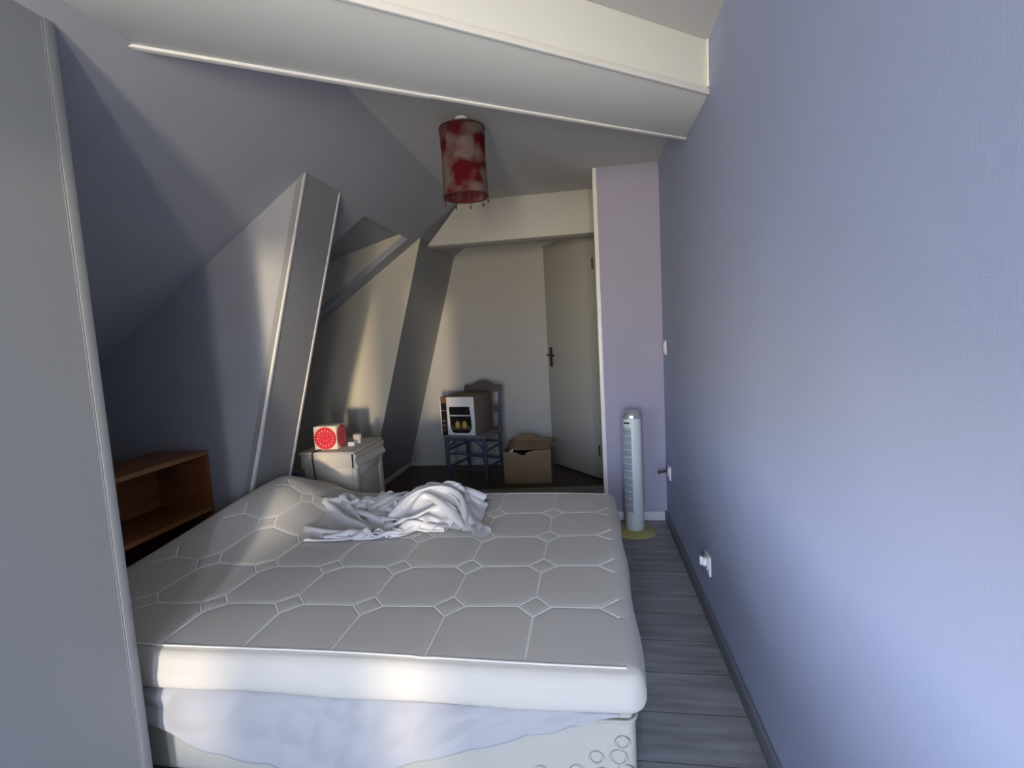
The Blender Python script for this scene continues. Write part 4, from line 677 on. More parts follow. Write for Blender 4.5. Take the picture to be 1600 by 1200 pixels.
 302, 312, 316, 320, 329, 340, 348, 355, 362, 373, 388, 403, 413, 408, 400, 390, 382, 389, 406, 414, 421, 436, 452, 468, 485, 502, 514, 519, 524, 530, 537, 547, 156, 161, 166, 164, 157, 145, 132, 125,
 136, 150, 159, 147, 134, 133, 131, 126, 120, 113, 103, 91, 85, 86, 93, 106, 119, 130, 133, 145, 156, 172, 190, 208, 227, 246, 264, 280, 291, 295, 302, 308, 316, 324, 331, 337, 347, 362, 376, 391,
 406, 417, 415, 404, 394, 398, 414, 429, 436, 445, 458, 474, 490, 507, 525, 536, 541, 547, 554, 562, 173, 175, 168, 157, 144, 131, 119, 117, 129, 135, 146, 149, 154, 150, 147, 143, 136, 128, 117, 105,
 102, 101, 101, 105, 114, 129, 145, 159, 170, 178, 190, 207, 221, 239, 256, 270, 283, 283, 285, 291, 299, 307, 315, 328, 341, 354, 370, 383, 394, 407, 420, 418, 406, 410, 425, 441, 453, 461, 469, 480,
 495, 512, 528, 546, 558, 564, 571, 579, 179, 168, 156, 143, 131, 118, 113, 124, 134, 127, 133, 149, 159, 157, 152, 152, 152, 143, 129, 123, 121, 121, 121, 122, 126, 137, 155, 172, 185, 195, 203, 211,
 219, 232, 249, 263, 271, 279, 273, 276, 285, 298, 314, 332, 345, 350, 363, 379, 390, 397, 406, 417, 416, 423, 436, 451, 467, 479, 486, 491, 501, 516, 533, 550, 568, 580, 588, 596, 168, 155, 142, 131,
 119, 110, 121, 136, 145, 135, 130, 147, 158, 155, 156, 164, 165, 151, 145, 142, 141, 140, 141, 140, 138, 151, 165, 183, 200, 211, 221, 228, 232, 232, 246, 262, 266, 264, 261, 271, 288, 301, 316, 335,
 351, 356, 360, 372, 389, 398, 401, 409, 423, 433, 445, 461, 476, 493, 504, 509, 512, 521, 537, 554, 572, 590, 604, 613, 156, 142, 131, 118, 111, 120, 134, 148, 157, 151, 146, 148, 156, 162, 171, 175,
 170, 166, 164, 161, 157, 151, 142, 137, 149, 159, 172, 190, 208, 225, 237, 243, 243, 243, 243, 252, 253, 251, 261, 278, 294, 311, 323, 335, 353, 368, 371, 375, 386, 402, 414, 423, 436, 447, 456, 471,
 485, 499, 515, 526, 530, 532, 542, 559, 576, 594, 612, 627, 145, 130, 119, 109, 117, 132, 146, 160, 170, 169, 165, 165, 171, 178, 183, 184, 186, 185, 179, 169, 156, 142, 132, 140, 154, 160, 175, 193,
 212, 230, 237, 238, 236, 234, 231, 233, 240, 251, 268, 285, 301, 316, 332, 344, 354, 372, 385, 390, 396, 407, 424, 438, 450, 461, 470, 481, 498, 507, 518, 535, 547, 549, 551, 563, 581, 598, 616, 634,
 133, 118, 107, 112, 128, 144, 158, 171, 179, 179, 179, 182, 189, 195, 199, 202, 201, 193, 178, 162, 146, 134, 132, 146, 154, 163, 178, 196, 213, 226, 222, 221, 220, 217, 215, 229, 246, 260, 276, 292,
 309, 322, 336, 353, 364, 376, 393, 406, 414, 422, 433, 449, 464, 476, 485, 489, 504, 518, 524, 536, 554, 565, 567, 572, 586, 603, 621, 639, 125, 118, 119, 127, 140, 155, 169, 179, 177, 182, 191, 198,
 204, 212, 218, 215, 203, 186, 169, 153, 141, 135, 141, 148, 156, 169, 183, 194, 207, 207, 204, 202, 199, 200, 214, 232, 250, 267, 284, 301, 318, 333, 343, 357, 373, 387, 400, 416, 429, 439, 448, 459,
 474, 490, 499, 497, 504, 521, 535, 542, 553, 571, 583, 586, 593, 608, 627, 644, 125, 130, 137, 144, 151, 161, 177, 179, 186, 197, 205, 213, 221, 230, 230, 213, 197, 180, 163, 151, 147, 149, 155, 158,
 167, 182, 195, 193, 193, 192, 191, 191, 189, 199, 216, 235, 253, 272, 290, 307, 325, 341, 356, 367, 380, 396, 412, 425, 439, 454, 466, 473, 480, 497, 509, 511, 508, 519, 537, 553, 559, 571, 590, 601,
 604, 614, 632, 650, 141, 147, 154, 162, 169, 171, 180, 188, 201, 212, 220, 227, 234, 237, 224, 208, 192, 176, 167, 163, 164, 168, 172, 173, 181, 196, 211, 212, 210, 206, 201, 198, 201, 211, 225, 239,
 256, 274, 292, 310, 328, 345, 362, 379, 392, 404, 420, 436, 450, 463, 477, 488, 492, 496, 512, 522, 519, 522, 537, 556, 572, 581, 590, 607, 618, 624, 638, 656, 158, 160, 167, 176, 186, 189, 189, 200,
 213, 224, 233, 239, 246, 235, 219, 202, 191, 185, 183, 182, 179, 183, 188, 184, 184, 204, 222, 229, 224, 222, 219, 216, 217, 225, 237, 250, 262, 276, 294, 312, 329, 347, 365, 383, 400, 414, 427, 443,
 457, 464, 476, 493, 503, 502, 509, 526, 531, 536, 544, 558, 576, 593, 599, 605, 621, 632, 643, 660, 173, 177, 180, 187, 198, 206, 205, 207, 216, 229, 243, 249, 244, 228, 216, 209, 205, 204, 201, 197,
 194, 195, 195, 196, 189, 205, 223, 239, 236, 228, 227, 231, 236, 242, 251, 264, 277, 287, 298, 312, 330, 347, 364, 381, 397, 411, 424, 439, 450, 456, 472, 489, 503, 511, 511, 523, 540, 549, 560, 566,
 580, 593, 603, 606, 615, 629, 644, 659, 171, 186, 197, 203, 210, 219, 223, 222, 224, 232, 249, 252, 243, 236, 231, 227, 224, 221, 217, 214, 212, 210, 209, 207, 205, 209, 223, 234, 245, 240, 235, 243,
 253, 261, 268, 278, 291, 302, 312, 321, 328, 341, 357, 372, 387, 401, 415, 427, 439, 454, 471, 487, 493, 504, 514, 522, 539, 554, 566, 578, 587, 585, 587, 595, 606, 621, 636, 652, 166, 184, 201, 216,
 228, 235, 240, 240, 239, 239, 249, 263, 259, 255, 250, 246, 242, 239, 235, 232, 229, 227, 226, 225, 223, 212, 212, 225, 238, 250, 250, 259, 269, 278, 285, 293, 306, 318, 328, 336, 334, 335, 348, 363,
 375, 389, 402, 417, 434, 451, 469, 482, 483, 493, 506, 522, 538, 552, 562, 578, 578, 570, 571, 581, 595, 611, 626, 639, 164, 182, 198, 215, 231, 245, 250, 255, 256, 256, 255, 271, 278, 274, 269, 264,
 259, 254, 249, 246, 241, 242, 242, 242, 238, 228, 215, 216, 229, 246, 259, 272, 282, 292, 298, 307, 317, 331, 342, 348, 347, 350, 355, 357, 364, 378, 394, 412, 429, 446, 465, 471, 474, 484, 497, 513,
 529, 540, 555, 567, 561, 553, 556, 570, 584, 599, 611, 622, 160, 177, 195, 212, 226, 232, 240, 253, 260, 264, 264, 268, 284, 291, 287, 280, 273, 268, 264, 258, 251, 256, 258, 258, 251, 238, 225, 223,
 231, 245, 258, 274, 289, 303, 314, 318, 317, 334, 352, 364, 363, 367, 372, 373, 369, 375, 390, 408, 425, 444, 462, 470, 471, 475, 489, 505, 518, 530, 548, 556, 546, 539, 544, 556, 571, 584, 597, 611,
 154, 172, 189, 202, 210, 220, 232, 242, 251, 260, 268, 272, 278, 292, 300, 295, 288, 282, 274, 265, 265, 271, 274, 272, 261, 245, 236, 239, 241, 242, 258, 276, 294, 309, 311, 307, 314, 332, 351, 369,
 379, 378, 380, 385, 386, 384, 391, 407, 425, 442, 460, 475, 475, 470, 481, 497, 508, 524, 542, 547, 540, 536, 535, 550, 564, 580, 594, 609, 147, 163, 176, 186, 195, 206, 218, 228, 238, 247, 256, 266,
 275, 283, 294, 302, 299, 288, 278, 277, 283, 288, 290, 283, 266, 254, 253, 258, 258, 253, 260, 278, 293, 296, 292, 295, 312, 330, 348, 366, 383, 394, 393, 392, 399, 403, 404, 410, 425, 442, 458, 476,
 484, 473, 473, 487, 502, 520, 537, 550, 553, 551, 550, 556, 567, 580, 597, 614, 136, 150, 159, 170, 180, 192, 203, 213, 223, 232, 241, 250, 260, 269, 279, 290, 298, 290, 291, 296, 300, 305, 304, 288,
 271, 267, 271, 276, 276, 271, 266, 277, 282, 278, 276, 292, 310, 329, 347, 363, 379, 397, 409, 410, 410, 417, 423, 423, 426, 441, 458, 473, 489, 484, 471, 483, 501, 516, 532, 546, 564, 570, 571, 574,
 583, 594, 607, 620, 129, 141, 152, 164, 176, 187, 198, 208, 218, 227, 236, 246, 255, 266, 276, 288, 298, 305, 309, 312, 318, 320, 308, 291, 280, 283, 289, 294, 294, 289, 279, 269, 269, 268, 276, 291,
 309, 327, 345, 362, 378, 394, 411, 425, 427, 428, 435, 442, 441, 442, 454, 470, 486, 495, 484, 481, 495, 511, 530, 545, 561, 578, 589, 592, 599, 610, 623, 636, 137, 148, 159, 171, 183, 194, 205, 215,
 224, 234, 244, 255, 266, 277, 289, 302, 313, 320, 324, 330, 334, 326, 308, 295, 294, 300, 307, 312, 311, 304, 292, 279, 273, 275, 286, 296, 307, 324, 341, 358, 376, 392, 409, 427, 441, 445, 444, 452,
 458, 454, 451, 466, 482, 498, 500, 490, 499, 511, 528, 547, 564, 578, 595, 607, 615, 621, 635, 649, 152, 163, 175, 186, 198, 208, 219, 229, 239, 249, 260, 270, 281, 292, 304, 316, 326, 335, 342, 347,
 341, 324, 309, 307, 312, 318, 325, 329, 328, 318, 305, 293, 289, 292, 301, 311, 316, 322, 336, 353, 370, 388, 406, 424, 441, 456, 461, 460, 465, 469, 463, 461, 474, 491, 504, 500, 509, 521, 533, 545,
 560, 576, 592, 609, 618, 631, 642, 644, 158, 173, 188, 201, 213, 224, 235, 245, 255, 265, 274, 284, 295, 305, 317, 328, 338, 349, 357, 353, 337, 321, 319, 324, 328, 335, 342, 347, 343, 332, 318, 306,
 306, 310, 317, 328, 334, 333, 336, 348, 365, 383, 401, 419, 436, 453, 470, 477, 476, 474, 475, 468, 469, 483, 498, 510, 522, 533, 546, 546, 554, 571, 588, 603, 620, 630, 630, 625, 168, 182, 197, 212,
 225, 237, 247, 257, 267, 278, 289, 299, 310, 321, 332, 343, 354, 363, 360, 345, 332, 330, 337, 340, 345, 352, 360, 363, 358, 346, 331, 325, 321, 325, 333, 345, 352, 352, 351, 352, 362, 379, 396, 414,
 431, 449, 468, 482, 488, 488, 482, 478, 471, 483, 500, 518, 528, 543, 555, 552, 549, 566, 583, 602, 613, 614, 611, 607, 178, 194, 209, 223, 237, 249, 261, 272, 283, 293, 304, 314, 325, 336, 347, 358,
 364, 362, 349, 339, 341, 347, 351, 356, 363, 369, 377, 380, 373, 360, 346, 338, 338, 338, 342, 357, 369, 370, 369, 371, 373, 381, 396, 412, 431, 449, 467, 474, 474, 482, 489, 488, 479, 490, 507, 521,
 536, 546, 548, 552, 552, 563, 581, 592, 595, 596, 597, 594, 188, 204, 220, 236, 250, 263, 275, 287, 297, 308, 319, 329, 340, 351, 360, 363, 358, 349, 345, 349, 357, 361, 367, 373, 377, 385, 393, 396,
 388, 375, 362, 356, 351, 350, 348, 363, 378, 387, 385, 383, 390, 396, 403, 415, 433, 451, 462, 459, 458, 464, 472, 479, 481, 495, 512, 526, 532, 532, 531, 536, 545, 558, 570, 574, 578, 582, 580, 583,
 197, 213, 228, 243, 257, 271, 284, 296, 307, 318, 329, 338, 347, 352, 353, 351, 347, 349, 357, 365, 371, 377, 382, 386, 393, 402, 411, 412, 403, 391, 379, 373, 364, 358, 348, 361, 379, 396, 403, 400,
 400, 412, 420, 425, 435, 449, 449, 442, 441, 447, 457, 467, 480, 494, 504, 510, 514, 515, 513, 519, 531, 544, 551, 559, 563, 565, 573, 590, 198, 212, 225, 239, 252, 265, 277, 289, 300, 310, 320, 328,
 334, 336, 338, 343, 352, 363, 372, 379, 386, 392, 397, 403, 409, 418, 428, 429, 419, 405, 394, 388, 379, 364, 354, 363, 381, 400, 417, 417, 415, 421, 434, 443, 443, 437, 432, 427, 426, 433, 444, 457,
 469, 478, 485, 493, 499, 500, 498, 505, 514, 526, 537, 544, 547, 560, 577, 595, 186, 199, 212, 226, 238, 251, 263, 274, 284, 294, 303, 310, 317, 326, 339, 353, 366, 376, 386, 395, 403, 409, 414, 416,
 415, 429, 442, 445, 431, 415, 406, 401, 389, 372, 361, 367, 384, 403, 422, 434, 431, 432, 444, 451, 451, 438, 424, 417, 414, 420, 431, 442, 451, 460, 471, 484, 488, 483, 486, 491, 505, 522, 525, 530,
 546, 564, 582, 600, 175, 188, 202, 216, 228, 240, 250, 259, 268, 278, 289, 302, 317, 333, 349, 364, 376, 388, 399, 409, 416, 419, 417, 415, 420, 436, 451, 453, 441, 427, 420, 410, 397, 380, 367, 371,
 387, 406, 424, 442, 448, 443, 446, 450, 449, 442, 425, 411, 403, 406, 417, 426, 435, 447, 462, 474, 472, 469, 476, 491, 505, 519, 535, 541, 554, 571, 588, 606, 171, 183, 196, 207, 216, 225, 234, 244,
 256, 270, 287, 306, 324, 341, 357, 371, 385, 397, 406, 411, 410, 406, 402, 410, 427, 444, 459, 460, 446, 430, 422, 417, 404, 387, 373, 374, 391, 408, 425, 444, 459, 456, 441, 438, 435, 436, 428, 410,
 395, 393, 401, 409, 423, 438, 454, 461, 455, 461, 477, 491, 502, 515, 530, 548, 564, 580, 594, 612, 162, 173, 183, 191, 200, 211, 224, 239, 256, 275, 293, 312, 329, 346, 362, 377, 387, 392, 394, 394,
 392, 390, 400, 417, 434, 451, 465, 464, 449, 435, 428, 424, 411, 395, 379, 378, 394, 411, 426, 443, 459, 463, 445, 425, 418, 417, 422, 413, 396, 381, 387, 401, 417, 433, 447, 444, 449, 465, 480, 492,
 506, 521, 536, 554, 570, 584, 597, 609, 148, 157, 166, 178, 191, 207, 225, 243, 262, 280, 298, 316, 334, 351, 364, 371, 373, 374, 377, 377, 377, 389, 407, 423, 440, 458, 471, 466, 450, 439, 440, 431,
 418, 402, 386, 382, 396, 414, 429, 446, 455, 463, 443, 424, 411, 403, 407, 412, 400, 384, 389, 404, 420, 436, 440, 439, 457, 473, 488, 502, 516, 530, 543, 549, 561, 573, 585, 596, 132, 145, 159, 176,
 194, 212, 230, 248, 266, 285, 303, 321, 338, 348, 351, 353, 355, 358, 360, 361, 376, 395, 412, 429, 447, 464, 475, 464, 449, 439, 447, 439, 425, 409, 392, 386, 399, 416, 431, 449, 460, 460, 443, 428,
 422, 410, 401, 403, 401, 391, 400, 414, 429, 439, 432, 446, 465, 482, 497, 512, 525, 537, 535, 535, 547, 559, 570, 582, 129, 146, 164, 182, 200, 218, 236, 254, 272, 290, 308, 321, 328, 331, 332, 335,
 338, 340, 347, 363, 381, 399, 417, 434, 452, 469, 475, 461, 447, 438, 450, 447, 432, 415, 398, 389, 400, 417, 433, 450, 460, 456, 440, 430, 431, 424, 414, 405, 400, 404, 415, 427, 435, 428, 433, 451,
 468, 483, 498, 512, 526, 537, 537, 531, 538, 552, 567, 582, 133, 151, 170, 188, 207, 225, 242, 259, 277, 294, 304, 308, 310, 312, 315, 317, 320, 330, 348, 367, 385, 403, 420, 438, 456, 472, 472, 457,
 443, 436, 452, 453, 439, 422, 404, 393, 401, 418, 434, 451, 457, 450, 434, 418, 422, 432, 428, 420, 414, 419, 431, 435, 425, 419, 434, 449, 463, 476, 490, 504, 518, 533, 543, 541, 539, 549, 567, 586,
 137, 155, 174, 192, 211, 228, 245, 262, 276, 283, 287, 289, 291, 294, 297, 302, 315, 333, 351, 370, 388, 406, 423, 441, 460, 473, 467, 452, 438, 435, 453, 458, 445, 427, 410, 398, 401, 418, 435, 451,
 454, 442, 425, 408, 409, 417, 430, 435, 432, 430, 434, 425, 414, 412, 424, 437, 451, 464, 479, 493, 507, 521, 535, 547, 552, 557, 571, 590, 140, 158, 175, 193, 211, 229, 245, 255, 261, 265, 268, 271,
 274, 276, 284, 299, 317, 335, 354, 372, 390, 408, 425, 444, 462, 472, 461, 447, 433, 435, 454, 462, 450, 433, 416, 402, 401, 418, 436, 446, 446, 432, 415, 396, 398, 404, 419, 434, 440, 428, 422, 413,
 408, 411, 414, 424, 438, 452, 467, 482, 497, 512, 525, 539, 554, 567, 578, 594, 139, 157, 175, 194, 211, 224, 231, 237, 242, 246, 250, 253, 257, 267, 284, 302, 319, 337, 356, 374, 392, 410, 428, 446,
 464, 468, 455, 441, 428, 435, 454, 465, 455, 438, 421, 407, 404, 419, 436, 450, 441, 424, 406, 388, 383, 393, 409, 423, 435, 419, 404, 402, 402, 399, 401, 416, 432, 446, 460, 473, 487, 502, 517, 532,
 546, 563, 578, 595, 139, 157, 174, 189, 199, 206, 212, 219, 224, 229, 232, 239, 251, 269, 286, 303, 321, 339, 357, 376, 394, 411, 430, 447, 464, 463, 449, 434, 424, 435, 454, 466, 459, 442, 425, 413,
 411, 424, 443, 447, 432, 417, 400, 384, 374, 384, 400, 414, 418, 406, 391, 384, 383, 383, 395, 412, 428, 444, 458, 469, 481, 493, 507, 522, 538, 555, 572, 590, 138, 153, 166, 174, 181, 188, 194, 201,
 206, 211, 220, 235, 254, 270, 288, 305, 323, 341, 359, 378, 395, 413, 430, 448, 463, 457, 442, 427, 421, 436, 454, 468, 462, 446, 429, 419, 418, 432, 449, 438, 424, 415, 398, 382, 373, 376, 389, 401,
 398, 392, 380, 367, 366, 375, 392, 409, 427, 441, 451, 468, 483, 489, 500, 515, 530, 548, 565, 583, 131, 141, 149, 156, 163, 170, 178, 185, 190, 201, 218, 236, 254, 271, 289, 307, 324, 342, 360, 377,
 396, 414, 430, 448, 460, 450, 435, 420, 419, 436, 454, 468, 465, 450, 433, 423, 428, 441, 443, 429, 415, 407, 397, 382, 373, 379, 393, 399, 390, 381, 370, 362, 360, 376, 393, 408, 420, 431, 448, 466,
 483, 496, 502, 509, 524, 542, 559, 577, 117, 124, 131, 138, 146, 155, 162, 168, 181, 199, 218, 236, 254, 272, 290, 308, 324, 342, 360, 378, 397, 413, 430, 448, 456, 443, 427, 414, 419, 436, 454, 469,
 468, 454, 436, 427, 434, 442, 434, 420, 405, 395, 392, 383, 374, 388, 402, 398, 394, 391, 381, 373, 369, 372, 388, 405, 416, 427, 443, 461, 478, 494, 508, 513, 519, 536, 554, 572, 99, 106, 114, 121,
 129, 137, 147, 161, 180, 199, 217, 236, 254, 272, 290, 307, 325, 342, 361, 379, 398, 413, 431, 447, 449, 435, 418, 408, 419, 437, 454, 469, 470, 457, 439, 430, 436, 437, 424, 410, 396, 384, 381, 372,
 377, 395, 410, 413, 412, 408, 397, 391, 387, 383, 386, 400, 416, 426, 439, 456, 473, 488, 503, 517, 521, 531, 548, 566, 81, 89, 96, 104, 113, 125, 142, 161, 179, 198, 217, 236, 254, 272, 290, 308,
 326, 344, 362, 381, 398, 413, 431, 446, 442, 426, 409, 405, 419, 437, 454, 470, 472, 460, 442, 431, 433, 428, 414, 400, 385, 374, 366, 368, 383, 398, 413, 425, 431, 424, 414, 409, 404, 400, 396, 396,
 410, 424, 436, 452, 469, 486, 498, 511, 524, 531, 543, 561, 64, 71, 78, 88, 103, 121, 140, 160, 179, 198, 217, 235, 254, 272, 291, 309, 327, 346, 364, 382, 399, 414, 432, 443, 434, 418, 401, 403,
 420, 437, 454, 471, 474, 463, 445, 433, 427, 418, 404, 389, 373, 361, 358, 363, 377, 394, 408, 418, 431, 440, 431, 425, 422, 418, 413, 408, 404, 417, 432, 449, 466, 483, 499, 505, 517, 530, 539, 555,
]
SHEET_Z = [
 0, 7, 17, 19, 13, 7, 2, 11, 17, 16, 5, 0, 2, 14, 19, 10, 2, 0, 0, 0, 0, 0, 0, 0, 0, 0, 0, 0, 0, 0, 0, 1, 1, 2, 3, 3, 4, 5, 7, 11,
 20, 29, 34, 35, 32, 24, 12, 8, 12, 25, 36, 40, 42, 44, 37, 26, 15, 12, 12, 10, 10, 8, 7, 5, 4, 3, 3, 2, 6, 13, 16, 11, 3, 3, 12, 20, 20, 11, 1, 1,
 8, 16, 11, 2, 0, 0, 0, 0, 0, 0, 0, 1, 3, 2, 0, 0, 0, 0, 1, 1, 2, 2, 3, 4, 5, 6, 7, 8, 12, 22, 28, 29, 25, 17, 9, 9, 9, 20, 31, 33,
 29, 32, 31, 20, 14, 14, 16, 20, 18, 10, 9, 7, 6, 5, 4, 3, 13, 15, 9, 1, 3, 13, 21, 24, 17, 5, 0, 3, 13, 13, 3, 0, 0, 0, 0, 0, 0, 1, 5, 9,
 10, 5, 0, 0, 0, 0, 1, 1, 2, 3, 4, 5, 6, 8, 13, 16, 12, 14, 24, 23, 17, 19, 19, 15, 10, 16, 26, 28, 22, 19, 24, 16, 17, 22, 28, 30, 22, 12, 11, 10,
 8, 7, 5, 4, 16, 9, 1, 3, 12, 22, 28, 24, 13, 2, 1, 9, 15, 6, 0, 0, 0, 0, 0, 1, 5, 10, 15, 15, 9, 1, 0, 0, 0, 1, 1, 2, 2, 4, 5, 6,
 8, 11, 20, 26, 20, 13, 17, 24, 20, 28, 30, 27, 20, 14, 23, 24, 19, 15, 16, 21, 28, 35, 39, 35, 23, 15, 14, 12, 11, 9, 7, 6, 9, 1, 3, 11, 22, 31, 32, 22,
 8, 2, 6, 13, 9, 1, 0, 0, 0, 0, 4, 10, 17, 21, 19, 11, 2, 0, 0, 0, 0, 1, 1, 2, 3, 4, 6, 8, 11, 20, 30, 35, 29, 19, 15, 18, 27, 31, 31, 36,
 28, 16, 18, 24, 21, 18, 22, 32, 41, 47, 46, 37, 24, 17, 16, 15, 13, 11, 10, 8, 1, 2, 11, 21, 31, 38, 33, 18, 8, 5, 11, 11, 1, 0, 0, 0, 2, 9, 16, 23,
 26, 22, 12, 2, 0, 0, 0, 0, 1, 1, 2, 3, 4, 5, 7, 11, 21, 30, 40, 44, 38, 29, 22, 17, 26, 22, 24, 37, 33, 23, 14, 21, 24, 24, 32, 41, 52, 57, 51, 38,
 25, 20, 19, 18, 16, 14, 12, 11, 0, 4, 15, 25, 33, 37, 31, 19, 10, 9, 13, 5, 0, 0, 1, 6, 13, 21, 27, 28, 22, 12, 3, 0, 0, 0, 0, 1, 3, 4, 3, 3,
 5, 7, 11, 20, 30, 37, 39, 44, 47, 41, 34, 26, 19, 17, 20, 30, 32, 27, 16, 17, 28, 35, 43, 52, 61, 63, 52, 38, 26, 22, 22, 21, 20, 18, 17, 21, 2, 3, 11, 21,
 23, 23, 23, 26, 15, 12, 8, 0, 0, 2, 9, 17, 25, 31, 29, 21, 12, 2, 0, 0, 0, 1, 4, 6, 5, 2, 2, 4, 6, 13, 22, 31, 37, 34, 29, 35, 44, 49, 44, 36,
 29, 24, 15, 18, 19, 24, 18, 18, 27, 42, 50, 57, 59, 60, 52, 38, 27, 23, 24, 24, 23, 22, 28, 34, 11, 9, 9, 12, 9, 9, 11, 19, 23, 15, 3, 1, 5, 13, 21, 28,
 32, 29, 20, 12, 3, 0, 0, 1, 3, 6, 6, 3, 1, 2, 4, 8, 16, 24, 32, 35, 33, 27, 22, 25, 33, 41, 48, 46, 37, 25, 14, 15, 16, 18, 20, 27, 34, 43, 47, 48,
 47, 47, 48, 40, 29, 25, 26, 26, 27, 33, 39, 40, 17, 13, 6, 2, 1, 1, 4, 11, 21, 17, 9, 10, 16, 24, 31, 32, 26, 18, 12, 3, 0, 0, 3, 6, 6, 3, 1, 1,
 1, 5, 11, 19, 27, 33, 33, 28, 21, 17, 16, 19, 23, 30, 38, 45, 37, 24, 14, 16, 20, 28, 32, 36, 44, 43, 34, 33, 33, 33, 35, 38, 34, 30, 29, 32, 39, 44, 41, 32,
 15, 5, 0, 0, 0, 0, 0, 6, 18, 26, 20, 21, 28, 33, 31, 23, 16, 14, 4, 0, 0, 3, 5, 2, 0, 0, 0, 1, 7, 15, 23, 30, 33, 29, 23, 16, 13, 15, 17, 19,
 23, 28, 36, 41, 34, 23, 15, 22, 31, 38, 44, 44, 47, 36, 24, 21, 20, 22, 24, 27, 36, 38, 37, 43, 48, 43, 32, 24, 4, 0, 0, 3, 2, 1, 0, 8, 18, 29, 31, 32,
 35, 30, 21, 15, 15, 7, 1, 0, 1, 2, 0, 0, 0, 1, 3, 10, 18, 26, 30, 30, 24, 17, 12, 12, 14, 17, 22, 28, 34, 37, 37, 31, 23, 19, 27, 35, 42, 49, 55, 54,
 43, 32, 22, 26, 29, 25, 23, 23, 27, 35, 43, 48, 47, 38, 31, 27, 0, 0, 2, 8, 12, 9, 4, 1, 14, 25, 32, 33, 28, 20, 14, 15, 11, 1, 0, 0, 0, 0, 0, 0,
 0, 5, 13, 21, 29, 31, 27, 20, 12, 8, 9, 13, 18, 26, 34, 39, 39, 33, 26, 20, 19, 25, 36, 46, 55, 61, 64, 60, 49, 36, 26, 22, 27, 33, 29, 26, 26, 29, 38, 47,
 50, 43, 39, 36, 1, 4, 11, 16, 21, 19, 8, 0, 7, 18, 24, 21, 16, 19, 17, 15, 4, 0, 0, 0, 0, 0, 0, 2, 8, 17, 25, 30, 30, 24, 15, 8, 6, 8, 13, 21,
 29, 37, 41, 38, 30, 24, 23, 21, 24, 32, 42, 52, 61, 66, 68, 66, 57, 45, 35, 25, 24, 32, 39, 37, 33, 31, 31, 39, 49, 54, 53, 50, 8, 15, 22, 26, 29, 25, 11, 2,
 1, 11, 13, 8, 8, 14, 17, 9, 1, 0, 0, 0, 0, 0, 3, 11, 19, 27, 31, 29, 21, 12, 5, 4, 8, 15, 23, 32, 39, 40, 36, 28, 25, 25, 26, 29, 33, 31, 34, 44,
 54, 58, 61, 63, 62, 54, 43, 34, 28, 28, 39, 49, 46, 43, 39, 36, 42, 52, 59, 62, 19, 24, 27, 28, 28, 25, 19, 11, 3, 4, 0, 1, 6, 13, 13, 3, 0, 0, 0, 0,
 1, 5, 14, 22, 29, 31, 27, 19, 10, 2, 3, 8, 17, 25, 34, 39, 38, 32, 25, 23, 26, 29, 36, 38, 31, 23, 24, 34, 43, 46, 47, 49, 52, 52, 46, 38, 29, 29, 40, 55,
 60, 57, 52, 44, 40, 45, 53, 62, 23, 22, 20, 16, 15, 23, 29, 21, 13, 2, 0, 3, 10, 12, 5, 0, 0, 1, 2, 4, 8, 16, 24, 29, 29, 23, 16, 9, 2, 3, 11, 19,
 28, 35, 37, 33, 27, 21, 21, 26, 33, 39, 38, 33, 26, 20, 19, 27, 34, 33, 33, 35, 37, 39, 37, 29, 24, 31, 44, 58, 65, 61, 55, 49, 45, 45, 45, 50, 16, 11, 6, 5,
 9, 21, 34, 30, 18, 7, 4, 8, 13, 6, 0, 8, 10, 11, 11, 14, 18, 26, 29, 25, 18, 14, 8, 1, 4, 13, 21, 30, 35, 33, 27, 21, 16, 18, 24, 34, 39, 37, 32, 26,
 22, 20, 23, 26, 34, 28, 23, 23, 24, 25, 28, 23, 26, 36, 49, 55, 52, 49, 45, 41, 37, 35, 35, 35, 4, 1, 1, 2, 6, 19, 33, 37, 25, 14, 11, 11, 4, 0, 0, 10,
 21, 25, 26, 27, 30, 29, 22, 15, 13, 8, 1, 4, 14, 22, 30, 32, 27, 21, 15, 12, 14, 22, 32, 34, 31, 27, 23, 21, 20, 24, 30, 23, 28, 31, 24, 22, 21, 18, 18, 26,
 30, 40, 47, 43, 39, 35, 33, 30, 28, 26, 25, 23, 1, 4, 7, 5, 6, 16, 25, 35, 32, 22, 15, 5, 0, 0, 0, 11, 24, 36, 39, 38, 31, 21, 15, 13, 8, 1, 5, 14,
 24, 29, 26, 21, 14, 9, 8, 11, 20, 26, 26, 23, 20, 19, 18, 19, 24, 30, 26, 23, 24, 35, 32, 27, 23, 20, 17, 18, 29, 37, 36, 30, 28, 29, 30, 31, 30, 29, 27, 24,
 9, 12, 9, 0, 1, 7, 15, 27, 35, 25, 11, 3, 0, 1, 6, 16, 28, 41, 43, 35, 24, 17, 14, 7, 0, 4, 15, 24, 26, 21, 14, 8, 4, 4, 8, 18, 21, 18, 14, 13,
 14, 15, 17, 25, 32, 28, 23, 24, 25, 33, 38, 31, 25, 22, 19, 15, 20, 29, 26, 23, 25, 29, 31, 33, 33, 34, 35, 35, 16, 8, 1, 0, 0, 1, 7, 17, 27, 26, 16, 8,
 7, 11, 10, 16, 29, 41, 36, 26, 19, 13, 5, 1, 3, 14, 21, 20, 15, 8, 4, 2, 3, 8, 16, 16, 12, 11, 11, 12, 13, 18, 27, 35, 40, 35, 30, 26, 26, 31, 41, 37,
 31, 28, 25, 21, 16, 22, 28, 26, 28, 34, 40, 44, 47, 48, 49, 50, 8, 2, 1, 0, 0, 1, 1, 9, 15, 22, 24, 18, 21, 18, 12, 17, 29, 35, 26, 19, 10, 2, 0, 2,
